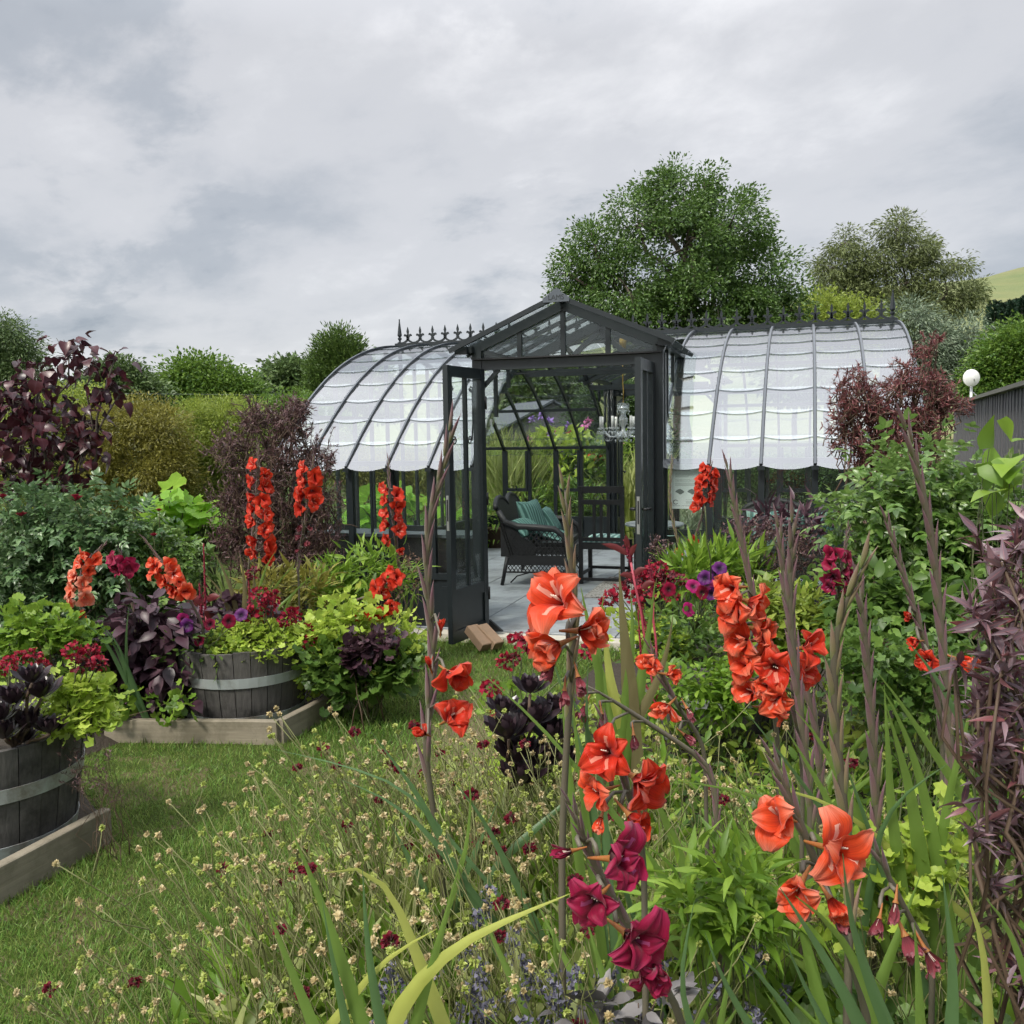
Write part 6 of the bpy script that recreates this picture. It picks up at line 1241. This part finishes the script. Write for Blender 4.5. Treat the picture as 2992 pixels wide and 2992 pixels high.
def amaranth(label, D, spikes, leaves, foot):
    b0 = P(*foot, D); b0[2] = max(GZ+.02, min(b0[2], .3)); root = thing('amaranth', label, 'plant', b0, 0, 'red amaranths')
    for pts in spikes:
        q = spl([P(x, y, D) for x, y in pts], 12); n = 150; t = rng.uniform(.0, 1, n); pos = np.stack([np.interp(t, np.linspace(0, 1, 12), q[:, j]) for j in range(3)], -1); mb = MB(); mb.tube(q, np.linspace(.007, .003, 12), 6)
        mb.scatter(T_dia, frames(nrm(rng.normal(size=(n, 3))+np.array([0, 0, .6])), None, .016*rng.uniform(.5, 1.2, n)*(1.1-.6*t)), pos+rng.normal(0, .004, (n, 3))); mb.build('flower_spike', MT['ama'], root, world=True)
    mb = MB()
    for pts in spikes: limb(mb, b0, P(*pts[0], D), .006, .006, 6, .03, 6)
    mb.build('stems', MT['amas'], root, world=True)
    for (xa, ya, xb, yb, w) in leaves:
        a, b_ = P(xa, ya, D), P(xb, yb, D-.02); ribbon([a, (a+b_)/2+np.array([0, 0, .01]), b_], w, MT['amal'], root, n=7, fold=.3)
MT['ama'] = plain('amaranth bloom', '6a1026', '8f1a3c', rough=.8, bmp=0); MT['amas'] = plain('amaranth stem', 'b04a58', '7a2a3a', rough=.5, bmp=0); MT['amal'] = leafmat('amaranth leaf', ['4c1c20', '6e2c2e', '8c4a4c'], trans=.25)

# half barrel with lime foliage
b = np.array(B1c)
dome('trailing_geranium', 'lime green lobed foliage spilling over the rim of the half barrel behind the long board', b+(.10, -.17, .43), (.30, .20, .13), 950, T_round, .038, MT['g_lime'], .22)
dome('heuchera', 'dark purple foliage in the middle of the half barrel behind the long board', b+(-.05, .08, .50), (.26, .22, .16), 170, T_round7, .075, MT['purple'])
pelargonium('crimson pelargonium flowering at the right of the half barrel behind the long board', 5.0, [(492, 1122), (515, 1128), (505, 1145), (478, 1082, .04), (540, 1168), (552, 1160), (575, 1190), (560, 1200), (582, 1210), (470, 1160), (485, 1175)], (510, 1215), 70)
petunia('petunia with wine red flowers in the half barrel behind the long board', 4.9, [(396, 1178, 'wine'), (376, 1208, 'wine'), (345, 1168, 'mag'), (455, 1160, 'vio'), (432, 1172, 'wine'), (352, 1180, 'vio')], (385, 1225))
amaranth('dark red amaranth with upright spikes in the half barrel behind the long board', 5.1, [[(388, 1160), (386, 1080), (384, 1025)], [(472, 1150), (470, 1110), (468, 1075)], [(380, 1160), (378, 1130), (376, 1100)]], [(385, 1140, 360, 1128, .05), (390, 1132, 415, 1125, .04), (370, 1150, 345, 1140, .05), (400, 1165, 385, 1150, .05)], (395, 1190))
# near half barrel
b = np.array(B2c)
rosette_plant('clustered black succulent rosettes in the near half barrel', 3.3, [(25, 1330, 1.0), (78, 1318, 1.1), (55, 1375, 1.0), (10, 1395, 1.1), (95, 1385, .9), (40, 1405, .9), (60, 1290, .9), (5, 1360, 1)], size=.085)
dome('trailing_geranium', 'lime lobed foliage with pale flower stalks spilling over the right of the near half barrel', P(150, 1345, 3.42), (.135, .12, .14), 520, T_round, .045, MT['g_lime'], .16)
pelargonium('crimson pelargonium in the near half barrel, a wide head above lime leaves', 3.45, [(140, 1228, .038), (165, 1240, .04), (185, 1252, .034), (150, 1255, .034), (175, 1225, .028), (62, 1240, .034), (80, 1256, .028)], (140, 1330), 40)
pelargonium('crimson pelargonium at the left edge of the near half barrel', 3.5, [(20, 1252, .034), (40, 1240, .03), (5, 1262, .03)], (20, 1330), 30)
twiggy('dry_stems', 'thin brown dried stems hanging between the near half barrel and the board end', [(140, 1420, 24), (180, 1440, 26), (150, 1470, 30), (190, 1480, 24), (205, 1420, 20), (220, 1500, 14)], 3.35, 160, 60, .014, MT['l_lep'], 12, None, GZ+.02, T_nar, .0016, cat='plant')
# barrel before the right wing
b = np.array(B3c)
dome('petunia_bed', 'small mid green leaves massed over the half barrel before the right wing', b+(.0, -.05, .44), (.38, .30, .14), 800, T_ov3, .055, MT['g_mid'], .15)
dome('trailing_geranium', 'lime green leaves at the left of the half barrel before the right wing', b+(-.28, -.08, .50), (.20, .18, .13), 320, T_round, .045, MT['g_lime'], .12)
pelargonium('crimson pelargonium with many heads in the half barrel before the right wing', 4.75, [(1150, 1128), (1168, 1120), (1205, 1090), (1190, 1100), (1215, 1118), (1200, 1128), (1245, 1100), (1258, 1090), (1262, 1120), (1230, 1085), (1140, 1145, .035), (1278, 1095), (1245, 1070, .04)], (1215, 1190), 90)
petunia('petunia with magenta and violet flowers in the right wing half barrel', 4.5, [(1262, 1112, 'wine'), (1308, 1106, 'mag'), (1334, 1102, 'mag'), (1299, 1150, 'mag'), (1350, 1080, 'vio'), (1330, 1090, 'vio'), (1342, 1120, 'vio'), (1358, 1072, 'vio'), (1325, 1118, 'wine'), (1372, 1145, 'mag'), (1400, 1120, 'vio')], (1310, 1180), 260)
amaranth('red amaranth with pink stalk beside the flax leaves', 4.1, [[(1238, 1260), (1205, 1130), (1182, 1035)], [(1215, 1290), (1208, 1220), (1204, 1150)], [(1232, 1130), (1228, 1090), (1224, 1055)], [(1190, 1060), (1184, 1040), (1180, 1020)]], [(1185, 1045, 1135, 1026, .028), (1185, 1040, 1180, 1008, .024), (1188, 1050, 1202, 1026, .024), (1195, 1090, 1168, 1085, .026), (1195, 1085, 1220, 1072, .026), (1212, 1110, 1234, 1098, .028)], (1240, 1290))
# path side
pelargonium('dark crimson pelargonium with loose heads beside the lawn path', 3.9, [(995, 1212, .06), (975, 1208, .04), (955, 1250, .045), (968, 1243, .03), (928, 1300, .045), (940, 1342, .035), (1112, 1232, .045), (1012, 1225, .045)], (985, 1340), 70, 'g_fresh')
dome('trailing_geranium', 'loose lime green leaves under the pelargonium beside the lawn path', (*P(1010, 1360, 3.8)[:2], .14), (.26, .2, .20), 300, T_round, .042, MT['g_lime'])
rosette_plant('tall black succulent rosettes at the edge of the lawn path', 3.1, [(960, 1395, 1.1), (1005, 1370, 1.1), (1040, 1400, 1.0), (975, 1440, 1.1), (1020, 1450, 1.1), (1000, 1310, .8), (1050, 1350, .9), (950, 1350, .8), (1060, 1450, 1.), (985, 1480, 1.)], size=.095)
# left bed fillers
bush('dark_perennial', 'dark purple drooping leafy plant left of the half barrel behind the long board', [(230, 1180, 36), (285, 1165, 40), (335, 1195, 30), (250, 1240, 40), (310, 1260, 40), (205, 1275, 36), (270, 1305, 36), (190, 1220, 30), (340, 1300, 20)], 4.95, T_ov, .105, MT['purple'], 300, 3, .05, 'plant', None, .5, 20, sr=.005)
bush('leafy_perennial', 'low green leafy plant under the blue green rose', [(40, 1190, 40), (100, 1190, 36), (30, 1240, 34), (150, 1200, 30), (160, 1290, 24), (230, 1330, 20), (320, 1330, 18)], 4.7, T_round7, .06, MT['g_fresh'], 260, 3, .05, 'plant', None, 0, 14, sr=.004)
bush('lobed_perennial', 'yellow green lobed leaf plant to the right of the half barrel behind the long board', [(600, 1190, 36), (650, 1165, 40), (700, 1190, 40), (640, 1240, 40), (725, 1240, 40), (765, 1180, 26), (595, 1275, 30), (690, 1280, 26), (770, 1230, 24)], 5.15, T_round, .06, MT['g_lime'], 420, 3, .05, 'plant', None, 0, 20, 'stemg', sr=.004)
bush('lobed_perennial', 'mid green lobed leaf plant at the pine board corner near the bricks', [(615, 1255, 34), (660, 1290, 30), (720, 1275, 30), (760, 1250, 26)], 5.0, T_round7, .07, MT['g_mid'], 220, 3, .05, 'plant', None, 0, 12, 'stemg', sr=.004)
bush('dark_perennial', 'dark heuchera rosette among lobed leaves near the bricks', [(690, 1235, 24), (720, 1215, 20), (670, 1220, 18)], 4.95, T_round7, .07, MT['purple'], 60, 3, .04, 'plant', None, 0, 6, sr=.004)
bush('lance_perennial', 'upright green lance leaved plant in front of the left wing panels', [(680, 1075, 36), (720, 1065, 36), (625, 1100, 36), (760, 1100, 28), (600, 1140, 30), (660, 1120, 36)], 6.1, T_lan, .11, MT['g_fresh'], 220, 4, .06, 'plant', None, -.4, 20, 'stemg', sr=.004)
bush('lance_perennial', 'brown green lance leaved plant under the wine brown tea-tree', [(540, 1120, 34), (590, 1110, 30), (500, 1110, 30)], 5.8, T_lan, .10, MT['l_olive'], 120, 4, .06, 'plant', None, -.3, 12, sr=.004)
twiggy('seedhead_spray', 'wispy brown seed head spray in front of the left wing panels', [(770, 1060, 26), (745, 1100, 26), (790, 1100, 20), (720, 1110, 20)], 5.7, 750, 70, .014, MT['hip'], 12, None, GZ+.04, T_dia, .003, cat='plant')
# right bed fillers
bush('leafy_perennial', 'yellow green small leaved plant right of the half barrel before the right wing', [(1440, 1150, 40), (1500, 1160, 44), (1430, 1200, 40), (1555, 1170, 40), (1500, 1210, 40), (1600, 1200, 36)], 4.3, T_ov3, .055, MT['l_lime2'], 520, 5, .05, 'plant', None, 0, 20, 'stemg', sr=.004)
bush('leafy_perennial', 'bright green grassy plant in front of the right wing panels', [(1320, 1080, 36), (1370, 1060, 30), (1290, 1090, 26), (1420, 1080, 30)], 5.5, T_lan3, .13, MT['g_fresh'], 200, 4, .06, 'plant', None, -.7, 14, 'stemg', sr=.004)
bush('leafy_perennial', 'yellow green leafy plant hiding the foot of the half barrel with petunias', [(1270, 1290, 26), (1320, 1295, 30), (1390, 1285, 34), (1360, 1330, 34), (1430, 1260, 30), (1250, 1330, 26)], 4.1, T_ov3, .05, MT['g_fresh'], 260, 5, .05, 'plant', None, 0, 14, 'stemg', sr=.003)
twiggy('seedhead_spray', 'brown haze of seed heads in front of the right wing panels', [(1400, 1010, 34), (1450, 1000, 36), (1510, 1020, 40), (1420, 1060, 40), (1480, 1070, 40), (1550, 1060, 36), (1240, 1030, 24), (1250, 1070, 24)], 5.6, 1440, 260, .020, MT['l_lep'], 16, None, GZ+.04, T_dia, .004, cat='plant')
bush('dark_perennial', 'dark brown lance leaved plant in front of the right wing glass', [(1440, 970, 20), (1470, 990, 26), (1510, 980, 24), (1400, 1000, 20), (1540, 1000, 24)], 5.8, T_lan, .11, MT['purple'], 70, 4, .05, 'plant', None, -.3, 12, sr=.004)
bush('lobed_perennial', 'lime green lobed leaf plant below the right rose bush', [(1640, 1250, 40), (1700, 1270, 40), (1760, 1240, 40), (1660, 1310, 40), (1740, 1320, 40), (1810, 1300, 40), (1600, 1230, 34), (1850, 1230, 40)], 3.3, T_round, .045, MT['g_mid'], 300, 4, .07, 'plant', None, 0, 20, 'stemg', sr=.004)
bush('leafy_perennial', 'mid green leafy plant filling the ground below the right rose bush', [(1650, 1130, 44), (1730, 1150, 44), (1810, 1150, 44), (1880, 1150, 44), (1620, 1170, 40), (1780, 1200, 44), (1880, 1230, 50)], 3.9, T_ov, .07, MT['g_mid'], 420, 4, .06, 'plant', None, 0, 20, 'stemg', sr=.004)
bush('broad_leaf_shoot', 'tall shoot with broad pale green leaves at the right edge by the fence', [(1868, 785, 12), (1915, 800, 14), (1905, 845, 18), (1860, 870, 16), (1935, 880, 22), (1890, 930, 24)], 2.6, T_heart, .085, MT['g_fresh'], 15, 1, .02, 'plant', None, .2, 10, 'stemg', base_px=1915, sr=.004)
# foreground
dome('clover', 'round lobed bright green leaves low at the foot of the salmon orange gladiolus', (*P(1480, 1860, 1.75)[:2], .12), (.26, .22, .16), 240, T_round7, .04, MT['g_fresh'])
dome('clover', 'round lobed green leaves at the right bottom corner of the bed', (*P(1780, 1830, 1.85)[:2], .12), (.34, .25, .18), 320, T_round7, .05, MT['g_mid'])
bush('sage', 'grey purple felted leaves at the foot of the crimson gladiolus', [(1180, 1900, 36), (1120, 1925, 36), (1240, 1890, 30)], 1.75, T_ov, .055, leafmat('sage leaf', ['4c4a4a', '6f6b6c', '8d8a88'], trans=.1), 30, 2, .03, 'plant', None, 0, 6, sr=.004)
bush('lance_perennial', 'fresh green lance leaved shoots between the crimson and salmon gladioli', [(1380, 1660, 40), (1400, 1740, 44), (1330, 1740, 40), (1440, 1700, 34), (1290, 1680, 34)], 1.95, T_lan, .085, MT['g_fresh'], 130, 3, .04, 'plant', None, -.4, 16, 'stemg', sr=.003)
bush('leafy_perennial', 'yellow green round leaved plant beside the fan of sword leaves', [(1690, 1690, 34), (1640, 1620, 30), (1730, 1620, 34), (1780, 1560, 34), (1600, 1700, 26)], 2.0, T_round, .04, MT['g_lime'], 130, 3, .04, 'plant', None, 0, 10, 'stemg', sr=.003)

# ---- scabious: thin stems, dry seed heads and a few crimson buttons; one of each kind, then copies
MT['seed'] = leafmat('dry seed head', ['a08c5c', 'cbb98a', 'e6dab4'], trans=.2, rough=.7); MT['seedg'] = leafmat('green seed head', ['8a9a42', 'a9b65a', 'c6cc82'], trans=.2, rough=.7)
MT['button'] = petalmat('crimson button petal', '7c0d28', '650a22', '35040f'); MT['thin'] = plain('thin stem', (.20, .19, .08), (.10, .15, .04), rough=.7, bmp=0)
T_spk = tpl_diamond(.75, .25, .0)
def scabious(seed):
    root = thing('scabious', 'scabious with thin leaning stems, straw seed heads and small crimson buttons', 'plant', (0, 0, 0), 0, 'scabious along the edge of the bed'); st, sd_, sg_ = MB(), MB(), MB(); n = 13; heads = []
    for k in range(n):
        h = rng.uniform(.34, .66); lean = np.array([rng.normal(-.10, .16), rng.normal(-.03, .13), 0]); tip = np.array([0, 0, h])+lean*h*1.6; q = limb(st, rng.normal(0, .03, 3)*np.array([1, 1, 0]), tip, .0021, .0014, 7, .04, 4); heads.append(tip)
        for j in range(rng.integers(0, 3)):
            i = rng.integers(3, 6); t2 = q[i]+np.array([rng.normal(0, .05), rng.normal(0, .05), rng.uniform(.06, .16)]); limb(st, q[i], t2, .0015, .0011, 4, .05, 3); heads.append(t2)
    cr_n = 0
    for k, c in enumerate(heads):
        u = rng.uniform(); n_ = 26; d = nrm(rng.normal(size=(n_, 3)))
        if u < .045 and cr_n < 2:
            cr_n += 1; n_ = 64; d = nrm(rng.normal(size=(n_, 3))*np.array([1, 1, .4])+np.array([0, 0, .25])); MB().scatter(T_pet, frames(nrm(d+rng.normal(0, .3, (n_, 3))), None, .013*rng.uniform(.7, 1.2, n_)), c+d*.007).build('flower_head', MT['button'], root)
        elif u < .38: sd_.scatter(T_spk, frames(d, None, .0115*rng.uniform(.75, 1.1, n_)), np.tile(c, (n_, 1)))
        else: sg_.scatter(T_spk, frames(d, None, .0105*rng.uniform(.75, 1.1, n_)), np.tile(c, (n_, 1)))
    st.build('stems', MT['thin'], root); sd_.build('seed_heads', MT['seed'], root, kind='stuff'); sg_.build('green_heads', MT['seedg'], root, kind='stuff')
    n_ = 80; a = rng.uniform(0, 6.28, n_); d = nrm(np.stack([np.cos(a), np.sin(a), rng.uniform(.6, 2.2, n_)], -1)); MB().scatter(T_lan, frames(d, None, rng.uniform(.10, .27, n_)), rng.normal(0, .07, (n_, 3))*np.array([1, 1, .3])+np.array([0, 0, .03])).build('foliage', MT['g_fresh'], root, kind='stuff'); return root
protos = [scabious(k) for k in range(6)]; spots = []
for q_ in protos: q_['label'] = ['scabious with thin leaning stems and straw seed heads, no crimson flowers', 'scabious with thin leaning stems, straw seed heads and one crimson button flower', 'scabious with thin leaning stems, straw seed heads and two crimson button flowers'][sum(c.name.startswith('flower_head') for c in q_.children)]
for k in range(900):
    if len(spots) >= 52: break
    D = rng.uniform(1.8, 3.3); x = rng.uniform(-1.1, .5); lim = np.interp(D, [1.8, 2.4, 3.0, 3.6, 4.3], [-.95, -.78, -.52, -.38, -.02]); hi_ = np.interp(D, [1.8, 3, 4.3], [.35, .45, .3])
    if x < lim or x > hi_ or any((x-a)**2+(D-b_)**2 < .010 for a, b_ in spots): continue
    spots.append((x, D))
for k in range(14): spots.append((rng.uniform(.45, 1.2), rng.uniform(1.9, 3.0)))
for k, (x, D) in enumerate(spots):
    o = protos[k] if k < 6 else copy_tree(protos[k % 6]); o.location = (x, D, GZ+.02); o.rotation_euler = (0, 0, rng.normal(0, .5)); s_ = rng.uniform(.8, 1.12); o.scale = (s_, s_, s_)
# ---- dried lavender
MT['lavd'] = leafmat('dried lavender floret', ['4a4a58', '6a6a7c', '8a8798'], trans=.1, rough=.8)
def dried_lav():
    root = thing('dried_lavender', 'dried lavender with ragged grey violet heads on thin stems', 'plant', (0, 0, 0), 0, 'dried lavender at the front of the bed'); st, hd = MB(), MB()
    for k in range(13):
        h = rng.uniform(.26, .50); tip = np.array([rng.normal(0, .11), rng.normal(0, .1), h]); limb(st, rng.normal(0, .03, 3)*np.array([1, 1, 0]), tip, .0018, .0013, 6, .05, 4); n = 34; t = rng.uniform(0, 1, n); d = nrm(rng.normal(size=(n, 3))+np.array([0, 0, .5])); hd.scatter(tpl_diamond(.8, .3, .1), frames(d, None, .013*rng.uniform(.6, 1.3, n)), tip+np.stack([rng.normal(0, .007, n), rng.normal(0, .007, n), -.045*t], -1))
    st.build('stems', MT['thin'], root); hd.build('flower_spikes', MT['lavd'], root, kind='stuff'); return root
dl = [dried_lav() for _ in range(3)]
for k, (x, y, D) in enumerate([(880, 1700, 1.9), (960, 1760, 1.75), (1040, 1800, 1.7), (760, 1840, 1.7), (900, 1870, 1.55), (1020, 1880, 1.6), (1180, 1720, 1.8), (1300, 1700, 1.9), (930, 1640, 2.1), (1120, 1860, 1.6), (830, 1780, 1.8)]):
    o = dl[k] if k < 3 else copy_tree(dl[k % 3]); q = P(x, y, D); o.location = (q[0], D, GZ+.02); o.rotation_euler = (0, 0, rng.uniform(0, 6))
# ---- ground cover in the big bed
def cover(name, n, tpl, size, mat, hmax, zone):
    x = rng.uniform(-.7, 3.2, n*3); D = rng.uniform(1.2, 5.2, n*3); k = in_poly(dense(BED, 2), x, D) & zone(x, D) & (abs(x)/D < .72); x, D = x[k][:n], D[k][:n]; m = len(x)
    hm = hmax*(.6+.4*np.sin(x*7+1)*np.cos(D*6)); z = GZ+.03+hm*rng.uniform(0, 1, m)**1.3; d = nrm(np.stack([rng.normal(0, .6, m), rng.normal(0, .6, m), rng.uniform(.1, 1.3, m)], -1))
    MB().scatter(tpl, frames(d, None, size*rng.uniform(.5, 1.3, m)), np.stack([x, D, z], -1)).build(name, mat, kind='stuff')
cover('grassy_undergrowth', 13000, T_lan, .15, MT['grassy'], .22, lambda x, D: (x < .55) & (D < 3.6))
cover('leafy_undergrowth', 5000, T_ov3, .06, MT['g_mid'], .22, lambda x, D: (x > .25) & (D < 4.2))
cover('fresh_undergrowth', 4000, T_lan, .11, MT['g_fresh'], .26, lambda x, D: (x > .1) & (D < 3.8))
cover('far_undergrowth', 3500, T_ov3, .06, MT['l_lime2'], .20, lambda x, D: D > 3.6)
